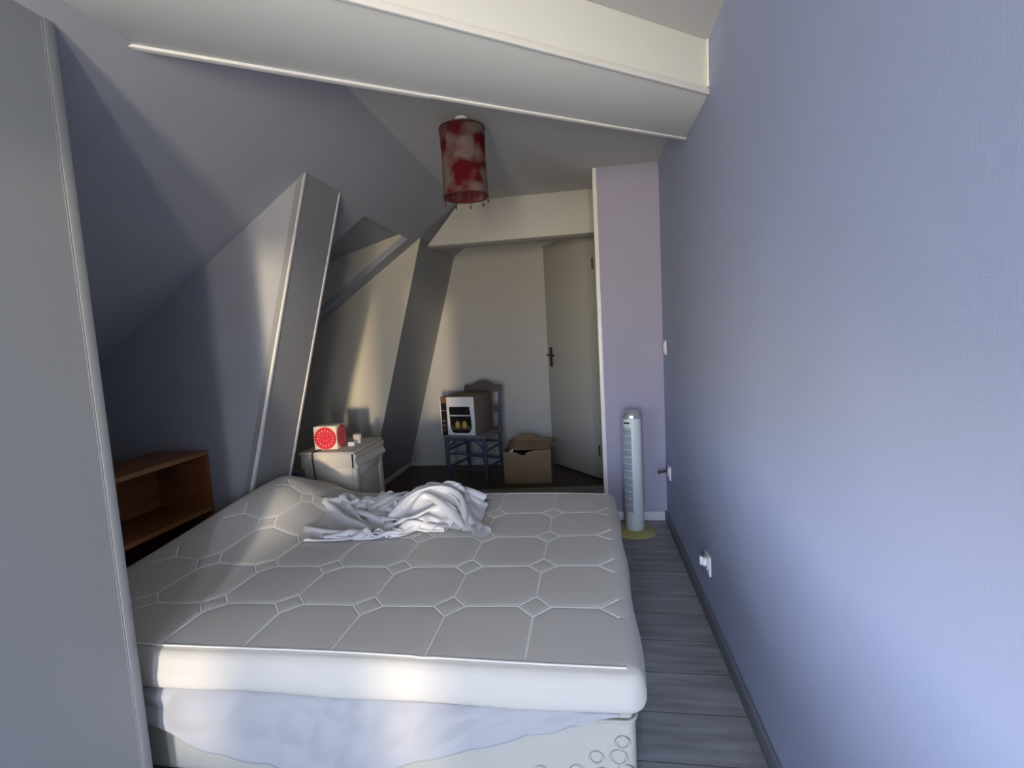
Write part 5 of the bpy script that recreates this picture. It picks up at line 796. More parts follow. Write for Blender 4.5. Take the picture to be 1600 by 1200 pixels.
 12, 17, 15, 8, 2, 1, 1, 3, 11, 16, 15, 15, 15, 16, 18, 21, 24, 24, 32, 39, 47, 48, 42, 34, 27, 29, 40, 47, 45, 42, 39, 33, 21, 16, 26, 33, 36, 43, 51, 56,
 60, 62, 64, 65, 4, 3, 3, 5, 7, 9, 4, 0, 8, 12, 20, 27, 26, 19, 14, 18, 29, 24, 16, 8, 2, 0, 1, 6, 11, 8, 4, 1, 1, 2, 7, 15, 19, 22, 24, 27,
 28, 30, 32, 33, 28, 22, 26, 33, 44, 54, 54, 45, 35, 29, 37, 50, 55, 56, 49, 38, 25, 19, 21, 33, 42, 49, 53, 58, 62, 66, 69, 71, 10, 12, 14, 15, 14, 8, 1, 0,
 1, 3, 12, 21, 21, 16, 17, 24, 24, 14, 6, 8, 8, 4, 0, 1, 2, 1, 0, 1, 6, 13, 20, 26, 31, 35, 38, 39, 40, 40, 39, 37, 34, 26, 22, 27, 36, 49, 61, 54,
 43, 34, 36, 49, 60, 64, 50, 36, 26, 24, 23, 27, 39, 46, 45, 47, 52, 57, 61, 65, 22, 25, 22, 17, 8, 1, 7, 12, 12, 3, 2, 10, 13, 18, 27, 32, 25, 12, 2, 7,
 16, 16, 10, 4, 1, 1, 4, 10, 18, 25, 32, 37, 41, 43, 44, 43, 41, 38, 34, 30, 31, 31, 25, 26, 34, 46, 53, 56, 48, 40, 40, 50, 62, 60, 48, 34, 28, 28, 27, 27,
 33, 44, 43, 38, 39, 43, 47, 51, 33, 29, 19, 8, 2, 7, 17, 23, 18, 9, 1, 6, 16, 27, 36, 36, 27, 16, 4, 1, 10, 21, 22, 17, 11, 8, 12, 21, 28, 32, 36, 38,
 39, 39, 37, 34, 30, 25, 21, 19, 22, 25, 26, 28, 37, 39, 42, 48, 48, 45, 46, 51, 49, 48, 45, 39, 33, 32, 31, 30, 31, 40, 48, 42, 36, 34, 35, 38, 32, 22, 11, 2,
 7, 17, 27, 32, 23, 11, 6, 12, 24, 33, 35, 28, 20, 12, 4, 0, 4, 16, 28, 29, 24, 20, 18, 26, 29, 29, 29, 29, 28, 26, 24, 21, 17, 12, 13, 16, 20, 24, 28, 36,
 44, 46, 42, 36, 38, 41, 41, 39, 36, 33, 35, 45, 45, 43, 40, 37, 33, 36, 47, 49, 41, 33, 29, 26, 21, 12, 4, 8, 18, 27, 37, 40, 29, 18, 12, 20, 26, 26, 23, 19,
 8, 2, 0, 0, 3, 12, 25, 32, 30, 27, 24, 21, 18, 16, 15, 15, 15, 17, 15, 10, 7, 9, 13, 17, 22, 26, 34, 45, 53, 53, 43, 30, 25, 27, 30, 27, 26, 29, 31, 37,
 49, 55, 54, 50, 44, 38, 40, 48, 48, 40, 31, 24, 8, 4, 9, 18, 28, 37, 46, 47, 35, 25, 15, 18, 15, 13, 16, 12, 2, 0, 2, 7, 13, 18, 25, 30, 24, 18, 12, 8,
 5, 5, 6, 9, 13, 10, 5, 5, 7, 10, 14, 19, 23, 30, 41, 54, 55, 48, 38, 26, 21, 19, 24, 27, 27, 30, 32, 33, 44, 57, 65, 62, 54, 42, 36, 39, 46, 46, 39, 29,
 1, 6, 17, 26, 36, 47, 51, 48, 37, 23, 15, 8, 3, 7, 13, 7, 1, 5, 13, 18, 25, 29, 28, 20, 12, 6, 3, 3, 3, 5, 9, 13, 7, 2, 3, 5, 8, 11, 15, 20,
 27, 37, 47, 48, 44, 42, 33, 27, 26, 22, 20, 32, 36, 40, 41, 34, 40, 53, 66, 68, 59, 47, 35, 33, 35, 42, 42, 37, 3, 13, 24, 34, 43, 49, 48, 42, 32, 18, 7, 2,
 4, 10, 10, 2, 8, 17, 24, 30, 34, 27, 18, 10, 4, 2, 3, 6, 8, 12, 11, 4, 1, 2, 4, 6, 9, 12, 17, 25, 35, 40, 39, 34, 31, 30, 36, 37, 36, 28, 25, 33,
 45, 51, 46, 35, 38, 50, 55, 59, 58, 50, 37, 30, 28, 29, 35, 37, 8, 21, 31, 39, 42, 40, 36, 33, 24, 12, 6, 4, 8, 11, 2, 2, 13, 26, 36, 40, 29, 18, 11, 8,
 9, 2, 3, 12, 15, 10, 2, 1, 2, 3, 5, 7, 10, 15, 24, 32, 33, 30, 25, 23, 24, 30, 37, 38, 43, 37, 30, 36, 49, 59, 54, 44, 36, 37, 41, 44, 48, 48, 40, 28,
 23, 21, 22, 29, 12, 25, 31, 32, 29, 26, 27, 24, 15, 14, 9, 7, 11, 4, 1, 5, 18, 31, 33, 25, 21, 15, 14, 15, 17, 9, 2, 13, 10, 3, 1, 2, 3, 5, 8, 11,
 15, 22, 24, 24, 21, 18, 18, 19, 25, 35, 32, 30, 37, 42, 39, 39, 51, 63, 63, 53, 44, 37, 34, 34, 35, 38, 38, 30, 22, 18, 15, 16, 18, 25, 24, 19, 15, 16, 19, 16,
 8, 16, 18, 13, 6, 2, 2, 9, 22, 30, 25, 14, 8, 6, 11, 16, 20, 16, 3, 5, 11, 12, 9, 9, 10, 13, 18, 23, 24, 18, 14, 13, 11, 12, 13, 21, 32, 35, 31, 29,
 31, 37, 44, 44, 51, 64, 70, 62, 53, 44, 35, 31, 28, 26, 28, 31, 27, 19, 12, 9, 22, 17, 11, 8, 9, 13, 14, 6, 6, 21, 26, 16, 8, 8, 10, 14, 25, 26, 16, 5,
 1, 0, 1, 5, 11, 16, 11, 4, 9, 22, 24, 23, 22, 26, 29, 32, 32, 22, 13, 9, 8, 10, 16, 25, 34, 42, 41, 38, 33, 33, 36, 44, 50, 62, 70, 70, 59, 51, 41, 31,
 26, 22, 18, 21, 26, 25, 17, 9, 12, 8, 5, 6, 11, 14, 7, 2, 7, 21, 30, 25, 23, 22, 24, 26, 26, 17, 8, 1, 0, 0, 0, 0, 1, 4, 8, 10, 11, 20, 32, 35,
 31, 25, 23, 27, 34, 32, 22, 16, 15, 15, 16, 18, 27, 40, 48, 50, 45, 39, 36, 37, 46, 55, 61, 67, 65, 55, 46, 37, 26, 21, 16, 13, 15, 21, 22, 17, 7, 4, 5, 10,
 14, 7, 1, 3, 10, 22, 35, 39, 38, 37, 38, 35, 23, 14, 3, 2, 1, 1, 1, 4, 10, 4, 0, 2, 10, 17, 28, 36, 35, 24, 12, 15, 25, 35, 31, 30, 30, 24, 16, 15,
 21, 33, 46, 56, 58, 52, 47, 42, 38, 42, 48, 55, 62, 61, 50, 41, 32, 21, 15, 11, 8, 9, 17, 20, 18, 12, 13, 14, 7, 1, 2, 5, 12, 26, 39, 50, 51, 50, 44, 32,
 20, 9, 6, 5, 7, 11, 14, 18, 19, 7, 1, 1, 3, 9, 20, 25, 23, 19, 12, 7, 19, 32, 41, 39, 39, 35, 28, 20, 20, 28, 39, 51, 61, 64, 58, 53, 47, 38, 37, 43,
 49, 56, 55, 45, 35, 26, 15, 10, 7, 5, 6, 12, 27, 23, 14, 8, 1, 2, 4, 7, 15, 28, 42, 54, 58, 53, 41, 28, 18, 14, 15, 17, 19, 21, 23, 27, 20, 7, 2, 3,
 5, 8, 16, 13, 9, 5, 3, 7, 18, 28, 35, 37, 36, 42, 40, 32, 26, 26, 33, 44, 53, 63, 69, 61, 54, 45, 35, 31, 38, 44, 50, 51, 41, 30, 20, 10, 6, 4, 2, 2,
 29, 25, 16, 3, 1, 3, 6, 10, 19, 32, 45, 55, 58, 53, 39, 30, 26, 27, 27, 27, 27, 30, 35, 30, 18, 6, 3, 5, 8, 15, 13, 6, 2, 1, 4, 7, 9, 17, 24, 27,
 28, 37, 45, 44, 38, 32, 32, 38, 49, 55, 64, 69, 62, 53, 43, 30, 27, 32, 39, 46, 46, 36, 25, 14, 6, 3, 2, 1, 24, 16, 8, 9, 3, 4, 7, 14, 26, 37, 45, 48,
 51, 53, 44, 40, 40, 37, 33, 33, 38, 43, 43, 29, 17, 7, 5, 12, 17, 19, 12, 8, 4, 5, 9, 4, 4, 8, 13, 17, 21, 29, 40, 49, 49, 44, 39, 36, 41, 50, 55, 63,
 68, 61, 49, 38, 26, 22, 27, 34, 41, 41, 31, 20, 8, 3, 4, 3, 13, 7, 4, 9, 9, 13, 14, 23, 29, 32, 35, 40, 45, 50, 55, 54, 46, 40, 41, 45, 51, 54, 47, 33,
 20, 11, 9, 22, 28, 27, 24, 20, 17, 11, 5, 3, 5, 7, 10, 13, 17, 23, 31, 42, 53, 56, 49, 43, 36, 41, 49, 54, 61, 65, 55, 42, 30, 20, 16, 22, 28, 35, 37, 26,
 14, 3, 1, 1, 9, 8, 7, 6, 7, 17, 25, 32, 31, 31, 38, 45, 52, 60, 62, 55, 50, 51, 54, 56, 54, 54, 51, 38, 28, 21, 17, 22, 32, 35, 35, 33, 28, 21, 16, 11,
 10, 12, 15, 18, 21, 25, 29, 35, 45, 56, 60, 55, 46, 37, 38, 44, 50, 57, 58, 47, 35, 22, 15, 13, 18, 24, 30, 31, 20, 8, 1, 1, 15, 18, 17, 15, 13, 18, 32, 37,
 37, 39, 43, 52, 60, 66, 62, 61, 63, 64, 61, 55, 46, 45, 45, 38, 26, 27, 26, 20, 23, 29, 34, 39, 36, 25, 17, 17, 21, 22, 22, 24, 28, 31, 34, 36, 41, 51, 61, 62,
 53, 39, 32, 33, 39, 46, 53, 53, 40, 29, 19, 10, 8, 13, 19, 25, 22, 11, 2, 5, 13, 23, 28, 27, 24, 24, 36, 47, 50, 51, 52, 58, 67, 69, 72, 74, 72, 66, 56, 46,
 38, 34, 31, 28, 21, 24, 27, 24, 15, 16, 22, 31, 37, 30, 18, 13, 17, 27, 33, 35, 36, 40, 42, 44, 50, 57, 66, 62, 50, 38, 34, 30, 29, 35, 42, 49, 44, 34, 25, 19,
 12, 5, 7, 13, 15, 9, 6, 12, 10, 17, 26, 33, 36, 34, 40, 53, 62, 64, 63, 68, 76, 80, 81, 78, 70, 60, 50, 41, 33, 27, 22, 17, 12, 12, 16, 24, 18, 9, 11, 21,
 32, 34, 23, 12, 12, 20, 30, 37, 47, 53, 54, 56, 62, 68, 65, 54, 45, 41, 42, 40, 30, 27, 30, 38, 36, 30, 36, 31, 23, 11, 5, 5, 7, 10, 17, 17, 12, 15, 19, 26,
 35, 43, 46, 57, 69, 77, 77, 77, 82, 83, 82, 75, 65, 57, 51, 45, 38, 32, 26, 20, 15, 19, 17, 20, 21, 14, 6, 14, 26, 33, 27, 15, 12, 16, 23, 33, 47, 60, 65, 68,
 67, 65, 56, 49, 48, 52, 55, 49, 36, 30, 25, 25, 29, 37, 45, 42, 30, 17, 7, 8, 14, 21, 24, 15, 5, 9, 14, 20, 27, 34, 45, 55, 66, 77, 86, 88, 83, 81, 79, 75,
 70, 65, 59, 52, 47, 39, 32, 26, 22, 26, 31, 29, 25, 22, 14, 11, 22, 29, 21, 19, 17, 20, 23, 32, 46, 60, 72, 73, 66, 60, 56, 56, 61, 65, 65, 54, 43, 36, 31, 30,
 39, 48, 55, 48, 35, 22, 14, 20, 27, 28, 19, 8, 3, 6, 9, 14, 23, 35, 42, 47, 57, 68, 79, 89, 94, 87, 84, 82, 78, 72, 66, 61, 57, 47, 39, 32, 31, 37, 43, 43,
 34, 26, 19, 16, 20, 21, 20, 25, 31, 33, 31, 32, 41, 54, 66, 77, 76, 69, 64, 68, 73, 75, 72, 62, 52, 43, 38, 40, 50, 59, 63, 54, 41, 28, 19, 29, 30, 20, 11, 3,
 2, 3, 7, 16, 25, 28, 33, 42, 51, 61, 70, 80, 90, 95, 92, 87, 84, 79, 76, 73, 65, 54, 46, 41, 44, 50, 54, 50, 40, 29, 22, 23, 27, 29, 32, 34, 42, 43, 44, 44,
 42, 47, 57, 68, 78, 80, 75, 73, 74, 76, 79, 71, 61, 52, 46, 50, 60, 68, 69, 59, 46, 33, 20, 21, 21, 19, 11, 4, 1, 5, 14, 19, 21, 25, 32, 40, 49, 57, 65, 73,
 81, 91, 98, 96, 92, 90, 88, 82, 70, 60, 53, 53, 57, 62, 62, 52, 40, 37, 30, 31, 36, 38, 35, 41, 45, 45, 48, 52, 53, 49, 50, 59, 71, 82, 85, 79, 72, 71, 78, 78,
 69, 62, 54, 59, 67, 68, 66, 60, 47, 34, 20, 10, 10, 12, 16, 16, 7, 14, 19, 23, 28, 33, 40, 47, 54, 62, 70, 77, 85, 92, 99, 104, 106, 104, 98, 86, 74, 66, 63, 66,
 70, 72, 66, 53, 41, 37, 39, 41, 46, 42, 40, 45, 40, 41, 45, 52, 59, 61, 55, 54, 62, 74, 84, 88, 79, 71, 72, 79, 76, 66, 63, 63, 59, 56, 53, 51, 47, 35, 21, 9,
 5, 4, 7, 16, 20, 26, 31, 36, 41, 46, 53, 60, 67, 74, 82, 89, 97, 104, 111, 116, 117, 111, 99, 86, 79, 75, 76, 79, 83, 79, 69, 56, 44, 41, 46, 53, 56, 55, 51, 43,
 38, 41, 46, 51, 58, 66, 67, 62, 59, 65, 75, 83, 86, 78, 69, 73, 78, 69, 61, 51, 45, 41, 39, 37, 34, 31, 23, 10, 3, 5, 6, 8, 27, 34, 40, 45, 50, 56, 62, 69,
 76, 83, 90, 97, 104, 110, 115, 118, 116, 110, 98, 89, 86, 88, 88, 92, 92, 84, 73, 59, 48, 49, 56, 65, 69, 68, 61, 52, 45, 46, 51, 56, 60, 65, 72, 73, 66, 59, 64, 72,
 80, 83, 74, 68, 72, 69, 56, 44, 36, 29, 25, 23, 21, 19, 17, 9, 5, 13, 12, 6, 20, 29, 37, 44, 50, 57, 63, 70, 76, 83, 89, 95, 100, 104, 108, 110, 109, 106, 99, 95,
 98, 99, 101, 103, 97, 87, 76, 63, 55, 58, 66, 75, 79, 77, 69, 57, 56, 58, 61, 64, 68, 70, 72, 77, 74, 67, 59, 61, 68, 76, 79, 71, 65, 61, 52, 38, 31, 28, 22, 14,
 9, 7, 4, 5, 15, 17, 9, 1, 11, 19, 27, 35, 43, 50, 57, 63, 70, 76, 80, 85, 90, 94, 97, 99, 99, 100, 101, 107, 108, 110, 113, 107, 97, 90, 80, 67, 62, 67, 76, 85,
 83, 79, 74, 63, 59, 67, 73, 75, 76, 78, 78, 80, 75, 71, 67, 60, 58, 63, 71, 73, 63, 53, 44, 35, 36, 38, 30, 18, 10, 6, 6, 14, 16, 9, 2, 1, 1, 9, 16, 24,
 32, 39, 46, 52, 59, 65, 73, 80, 86, 91, 94, 97, 99, 103, 112, 113, 117, 121, 116, 105, 96, 93, 85, 72, 69, 76, 86, 88, 77, 73, 75, 71, 62, 68, 80, 87, 88, 86, 86, 83,
 78, 75, 75, 71, 64, 59, 59, 65, 62, 52, 47, 46, 48, 46, 36, 23, 11, 8, 14, 16, 8, 2, 3, 4, 1, 3, 7, 14, 21, 29, 37, 46, 55, 64, 73, 81, 87, 92, 95, 99,
 106, 114, 118, 123, 127, 123, 112, 104, 100, 99, 90, 78, 77, 86, 91, 82, 75, 80, 85, 80, 70, 67, 76, 89, 98, 100, 97, 93, 90, 89, 88, 81, 71, 69, 68, 66, 64, 59, 58, 60,
 56, 47, 36, 26, 17, 13, 16, 7, 4, 7, 12, 12, 1, 3, 6, 10, 17, 25, 34, 44, 53, 63, 72, 79, 86, 92, 99, 108, 115, 120, 128, 133, 129, 118, 110, 108, 109, 106, 96, 84,
 85, 94, 89, 78, 84, 90, 96, 88, 80, 71, 72, 83, 95, 107, 110, 108, 105, 103, 98, 87, 77, 73, 74, 77, 75, 73, 72, 65, 53, 42, 32, 23, 24, 20, 10, 6, 11, 17, 16, 6,
 1, 3, 7, 13, 20, 27, 36, 45, 54, 64, 73, 82, 91, 100, 109, 116, 123, 131, 135, 132, 123, 117, 117, 118, 116, 111, 101, 90, 92, 92, 84, 83, 94, 103, 99, 87, 83, 80, 74, 80,
 90, 100, 111, 120, 119, 115, 105, 93, 83, 79, 82, 87, 89, 85, 74, 61, 51, 42, 31, 24, 23, 19, 10, 14, 19, 17, 8, 4, 7, 13, 18, 24, 31, 39, 47, 55, 64, 74, 83, 91,
 100, 108, 117, 125, 132, 135, 132, 126, 124, 125, 126, 123, 118, 111, 103, 92, 89, 84, 83, 92, 103, 111, 101, 89, 85, 86, 81, 77, 84, 96, 105, 117, 127, 123, 112, 100, 91, 87, 90, 96,
 94, 83, 71, 63, 57, 46, 36, 30, 25, 20, 18, 23, 17, 9, 5, 3, 17, 22, 28, 33, 39, 46, 53, 62, 70, 79, 88, 98, 107, 117, 125, 129, 130, 129, 127, 127, 127, 127, 124, 117,
 108, 105, 100, 88, 78, 76, 87, 100, 110, 115, 106, 93, 87, 89, 89, 80, 79, 87, 98, 110, 123, 129, 121, 110, 100, 95, 97, 99, 90, 78, 73, 72, 63, 51, 45, 39, 37, 33, 28, 19,
 11, 7, 4, 2, 15, 20, 25, 30, 36, 43, 53, 63, 74, 85, 96, 105, 113, 117, 120, 121, 121, 120, 120, 120, 119, 117, 113, 106, 97, 98, 95, 83, 73, 80, 93, 105, 115, 118, 110, 97,
 93, 92, 92, 87, 78, 78, 91, 103, 115, 125, 128, 120, 109, 102, 103, 97, 86, 81, 82, 80, 68, 60, 56, 52, 45, 37, 32, 19, 14, 10, 6, 5, 6, 11, 17, 24, 34, 46, 58, 70,
 81, 90, 97, 102, 105, 107, 108, 109, 110, 109, 108, 106, 107, 111, 107, 97, 92, 95, 91, 78, 73, 82, 94, 108, 118, 121, 115, 102, 98, 94, 90, 92, 85, 79, 84, 97, 109, 117, 127, 127,
 119, 110, 104, 93, 90, 90, 91, 85, 74, 71, 68, 58, 47, 37, 29, 21, 20, 19, 18, 15, 1, 7, 17, 29, 41, 52, 62, 70, 77, 82, 86, 89, 91, 93, 95, 96, 96, 96, 98, 103,
 110, 108, 100, 95, 92, 93, 87, 75, 74, 84, 96, 110, 120, 124, 118, 105, 100, 96, 89, 88, 94, 90, 90, 93, 106, 114, 117, 124, 124, 115, 104, 102, 102, 103, 102, 92, 85, 82, 74, 64,
 54, 46, 37, 32, 31, 32, 32, 30, 1, 11, 23, 34, 42, 50, 56, 61, 65, 69, 72, 75, 78, 80, 81, 83, 88, 94, 102, 110, 107, 102, 99, 93, 91, 90, 82, 72, 75, 87, 100, 112,
 121, 125, 120, 107, 101, 96, 89, 85, 97, 105, 105, 102, 99, 106, 109, 113, 118, 116, 118, 117, 116, 116, 114, 102, 98, 91, 83, 75, 66, 58, 48, 40, 41, 41, 39, 37, 5, 15, 23, 29,
 34, 38, 43, 47, 51, 55, 59, 63, 65, 67, 73, 81, 90, 101, 108, 105, 99, 99, 95, 90, 90, 87, 78, 70, 77, 89, 101, 113, 121, 125, 120, 108, 100, 96, 89, 86, 96, 111, 115, 108,
 97, 97, 98, 102, 108, 116, 124, 126, 125, 128, 121, 114, 109, 102, 93, 84, 75, 65, 52, 40, 37, 37, 35, 32, 3, 8, 12, 16, 20, 24, 29, 34, 39, 44, 47, 49, 54, 63, 73, 85,
 96, 102, 99, 96, 96, 95, 91, 87, 87, 83, 72, 69, 79, 90, 101, 113, 120, 123, 119, 108, 98, 93, 86, 86, 98, 112, 119, 111, 98, 91, 91, 91, 98, 110, 119, 125, 133, 135, 124, 118,
 112, 104, 95, 86, 77, 66, 53, 39, 27, 23, 21, 19, 0, 0, 1, 4, 8, 13, 19, 25, 31, 31, 34, 42, 51, 63, 77, 89, 94, 91, 90, 91, 91, 89, 85, 82, 83, 78, 67, 69,
 79, 91, 100, 112, 119, 120, 117, 106, 95, 90, 83, 86, 99, 112, 120, 114, 102, 93, 82, 84, 92, 105, 115, 128, 137, 131, 122, 114, 105, 96, 88, 79, 71, 63, 52, 38, 24, 12, 7, 8,
 0, 0, 1, 3, 7, 12, 17, 19, 18, 22, 30, 41, 54, 67, 78, 82, 81, 82, 84, 85, 84, 82, 78, 78, 79, 71, 62, 69, 79, 91, 97, 108, 115, 117, 113, 103, 90, 85, 79, 86,
 99, 109, 115, 116, 101, 93, 89, 88, 95, 106, 120, 129, 129, 122, 112, 103, 94, 85, 76, 68, 60, 54, 48, 39, 26, 13, 5, 2, 3, 6, 8, 11, 14, 14, 10, 8, 12, 19, 31, 44,
 57, 65, 69, 69, 72, 75, 77, 78, 76, 74, 71, 73, 73, 64, 58, 67, 77, 89, 92, 102, 111, 112, 107, 98, 85, 79, 76, 88, 95, 98, 103, 108, 103, 93, 94, 102, 107, 112, 122, 121,
 117, 109, 102, 93, 84, 74, 65, 56, 47, 41, 36, 32, 26, 17, 6, 2, 16, 18, 18, 17, 12, 4, 2, 5, 11, 22, 35, 46, 53, 55, 55, 59, 63, 67, 68, 69, 67, 65, 64, 68,
 66, 56, 55, 65, 75, 85, 86, 96, 105, 107, 102, 92, 78, 73, 78, 80, 81, 86, 91, 96, 103, 101, 105, 113, 121, 123, 123, 111, 104, 100, 94, 86, 78, 69, 60, 49, 39, 30, 24, 19,
 16, 12, 6, 3, 24, 21, 16, 9, 2, 1, 2, 5, 16, 27, 35, 39, 40, 42, 46, 51, 55, 57, 59, 60, 58, 56, 58, 62, 58, 49, 51, 61, 72, 80, 80, 88, 98, 101, 96, 85,
 72, 66, 69, 67, 72, 80, 85, 92, 104, 113, 118, 126, 130, 123, 122, 112, 103, 95, 87, 81, 75, 68, 59, 47, 37, 28, 20, 13, 8, 5, 5, 7, 22, 15, 6, 0, 0, 0, 3, 9,
 18, 26, 27, 25, 27, 33, 38, 42, 45, 48, 50, 51, 48, 47, 53, 56, 49, 42, 47, 56, 68, 74, 73, 80, 91, 95, 91, 80, 66, 60, 58, 57, 67, 78, 84, 91, 103, 117, 128, 135,
 133, 122, 116, 112, 101, 89, 83, 77, 74, 65, 54, 49, 42, 30, 19, 13, 8, 9, 9, 8, 12, 4, 0, 0, 1, 4, 11, 17, 18, 15, 13, 15, 20, 25, 29, 33, 37, 40, 42, 40,
 39, 41, 48, 48, 40, 36, 42, 51, 63, 68, 65, 72, 83, 88, 84, 73, 62, 54, 47, 54, 62, 74, 83, 91, 103, 115, 123, 123, 122, 118, 108, 100, 94, 91, 86, 78, 67, 57, 52, 50,
 46, 37, 25, 14, 8, 5, 3, 2, 2, 0, 0, 0, 5, 13, 16, 14, 7, 5, 6, 10, 14, 18, 21, 25, 31, 33, 31, 31, 31, 36, 43, 41, 31, 30, 37, 46, 58, 60, 57, 63,
 74, 81, 77, 66, 55, 46, 41, 49, 57, 67, 79, 90, 100, 107, 111, 109, 108, 106, 97, 89, 82, 80, 80, 74, 62, 51, 45, 40, 38, 38, 32, 19, 8, 4, 3, 2, 0, 0, 0, 3,
 11, 15, 10, 2, 1, 2, 4, 6, 9, 11, 14, 19, 23, 21, 22, 22, 24, 32, 37, 32, 23, 24, 31, 42, 53, 53, 49, 54, 66, 72, 69, 59, 47, 37, 36, 43, 51, 60, 72, 83,
 88, 93, 98, 101, 104, 99, 90, 84, 77, 70, 68, 67, 58, 46, 37, 30, 27, 31, 33, 26, 15, 5, 3, 2, 0, 0, 1, 8, 12, 6, 1, 0, 0, 1, 2, 3, 5, 7, 9, 13,
 13, 14, 15, 15, 19, 27, 30, 23, 15, 20, 26, 39, 47, 44, 40, 46, 57, 64, 61, 51, 39, 30, 30, 37, 44, 54, 65, 71, 75, 80, 86, 92, 98, 92, 84, 78, 72, 64, 57, 54,
 50, 41, 31, 25, 19, 19, 24, 27, 22, 11, 3, 2, 0, 0, 3, 6, 1, 0, 0, 0, 0, 0, 1, 2, 2, 3, 5, 6, 7, 9, 9, 10, 14, 22, 22, 14, 11, 15, 22, 35,
 41, 36, 32, 37, 48, 55, 53, 42, 31, 24, 25, 31, 37, 45, 55, 64, 69, 72, 78, 88, 99, 89, 76, 71, 65, 58, 51, 44, 38, 33, 24, 19, 15, 11, 11, 19, 24, 17, 6, 1,
]
P = np.stack([-1.39+np.array(SHEET_X)*1.03/1000, 1.845+np.array(SHEET_Y)/1000, .4025+np.array(SHEET_Z)/1000], -1).reshape(80, 68, 3)
P[..., 2] += warp(P[..., 0], P[..., 1])[1]
sh = grid_obj('crumpled_sheet', P, M['sheet'])
sh['label'] = 'white crumpled bed sheet heaped on the far side of the mattress'; sh['category'] = 'sheet'
md = sh.modifiers.new('subdivision', 'SUBSURF'); md.levels = 2; md.render_levels = 2

# ------------------------------------------------------------------ protector sheet hanging between mattress and base
hx = np.array([-1.42, -1.36, -1.27, -1.14, -1.04, -.76, -.57, -.40, -.23, -.11, .0, .05]); hz = np.array([.280, .262, .225, .150, .122, .100, .121, .175, .232, .270, .282, .287])
n_, m_ = 150, 46
xs = np.linspace(-1.42, .05, n_); zb_ = np.interp(xs, hx, hz)
zb_ = np.convolve(np.pad(zb_, 6, 'edge'), np.ones(13)/13, 'valid')
P = np.zeros((n_, m_, 3))
for j in range(m_):
    v = j/(m_-1); inn = .10
    hang = .289-zb_; s = v*(inn+np.minimum(.02, hang*1.5)+hang)
    on = s < inn
    fold = .006*np.sin(xs*17+v*3)*np.sin(xs*5+1)+.004*np.sin(xs*31-v*5+np.sin(xs*9)*2)+.005*np.sin((xs*1.0+v*.5)*22)
    tt = np.clip((s-inn)/.02, 0, 1)
    P[:, j, 0] = xs+.01*np.sin(xs*9+v*4)*v
    P[:, j, 1] = np.where(on, BY0+.088-s, BY0-.012-.012*np.clip((s-inn)/.03, 0, 1)-np.clip((s-inn), 0, 1)*.05-np.abs(fold)*1.2*tt)
    P[:, j, 2] = np.where(on, .2905, .2905-np.clip(s-inn-.005, 0, 1))
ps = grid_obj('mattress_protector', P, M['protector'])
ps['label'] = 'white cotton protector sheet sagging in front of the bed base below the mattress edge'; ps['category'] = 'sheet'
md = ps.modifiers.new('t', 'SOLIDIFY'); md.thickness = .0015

# ------------------------------------------------------------------ bookshelf left of the bed
SX0, SX1, SY0, SY1, SZ = -2.105, -1.825, 1.06, 2.105, .750
bs = thing('bookshelf', 'low orange pine bookshelf with open compartments, left of the mattress', 'bookshelf', ((SX0+SX1)/2, (SY0+SY1)/2, 0))
ox, oy = (SX0+SX1)/2, (SY0+SY1)/2; hw, hd = (SX1-SX0)/2, (SY1-SY0)/2; t_ = .020
obj('top', MB().box(-hw, hw, -hd, hd, SZ-t_, SZ), M['pine'], bs, bevel=.002)
obj('edge_strip', MB().box(hw-.001, hw+.003, -hd, hd, SZ-t_, SZ), M['pine_edge'], bs, bevel=.001)['label'] = 'pale front edge of the shelf top'
for s in (-1, 1):
    obj('side_panel', MB().box(-hw, hw, s*hd-(t_ if s > 0 else 0), s*hd+(t_ if s < 0 else 0), 0, SZ-t_), M['pine'], bs, bevel=.002)
for z in (.06, .478): 
    o = obj('shelf', MB().box(-hw+.01, hw, -hd+t_, hd-t_, z-t_, z), M['pine'], bs, bevel=.002)
    obj('edge_strip', MB().box(hw-.001, hw+.002, -hd+t_, hd-t_, z-t_, z), M['pine_edge'], o, bevel=.001)
obj('back_panel', MB().box(-hw, -hw+.008, -hd+t_, hd-t_, .03, SZ-t_), M['pine'], bs)

# ------------------------------------------------------------------ nightstand facing right, drawer a little open
NX0, NX1, NY0, NY1, NZ = -1.705, -1.385, 2.665, 3.06, .600
ns = thing('nightstand', 'worn cream painted nightstand with moulded drawer slightly open, behind the mattress', 'nightstand', ((NX0+NX1)/2, (NY0+NY1)/2, 0))
ox, oy = (NX0+NX1)/2, (NY0+NY1)/2
def nb(x0, x1, y0, y1, z0, z1): return MB().box(x0-ox, x1-ox, y0-oy, y1-oy, z0, z1)
obj('top', nb(NX0-.008, NX1+.022, NY0-.012, NY1+.012, NZ-.014, NZ), M['stand'], ns, bevel=.005, seg=3)
obj('upper_frame', nb(NX0, NX1, NY0, NY1, NZ-.100, NZ-.0145), M['stand'], ns, bevel=.004)
prof = [(NX1+.012, NZ-.015), (NX1+.030, NZ-.018), (NX1+.033, NZ-.030), (NX1+.026, NZ-.045), (NX1+.024, NZ-.060), (NX1+.032, NZ-.075), (NX1+.040, NZ-.088), (NX1+.036, NZ-.100), (NX1+.012, NZ-.102)]
obj('drawer_front', MB().prism([(a-ox, z) for a, z in prof], 'y', NY0-oy-.002, NY1-oy+.002), M['stand'], ns, smooth=50)
obj('drawer_gap', nb(NX1, NX1+.012, NY0+.004, NY1-.004, NZ-.100, NZ-.0145), M['dark'], ns)['label'] = 'dark gap behind the drawer front'
obj('body', nb(NX0+.012, NX1-.010, NY0+.010, NY1-.010, .045, NZ-.100), M['stand'], ns, bevel=.004)
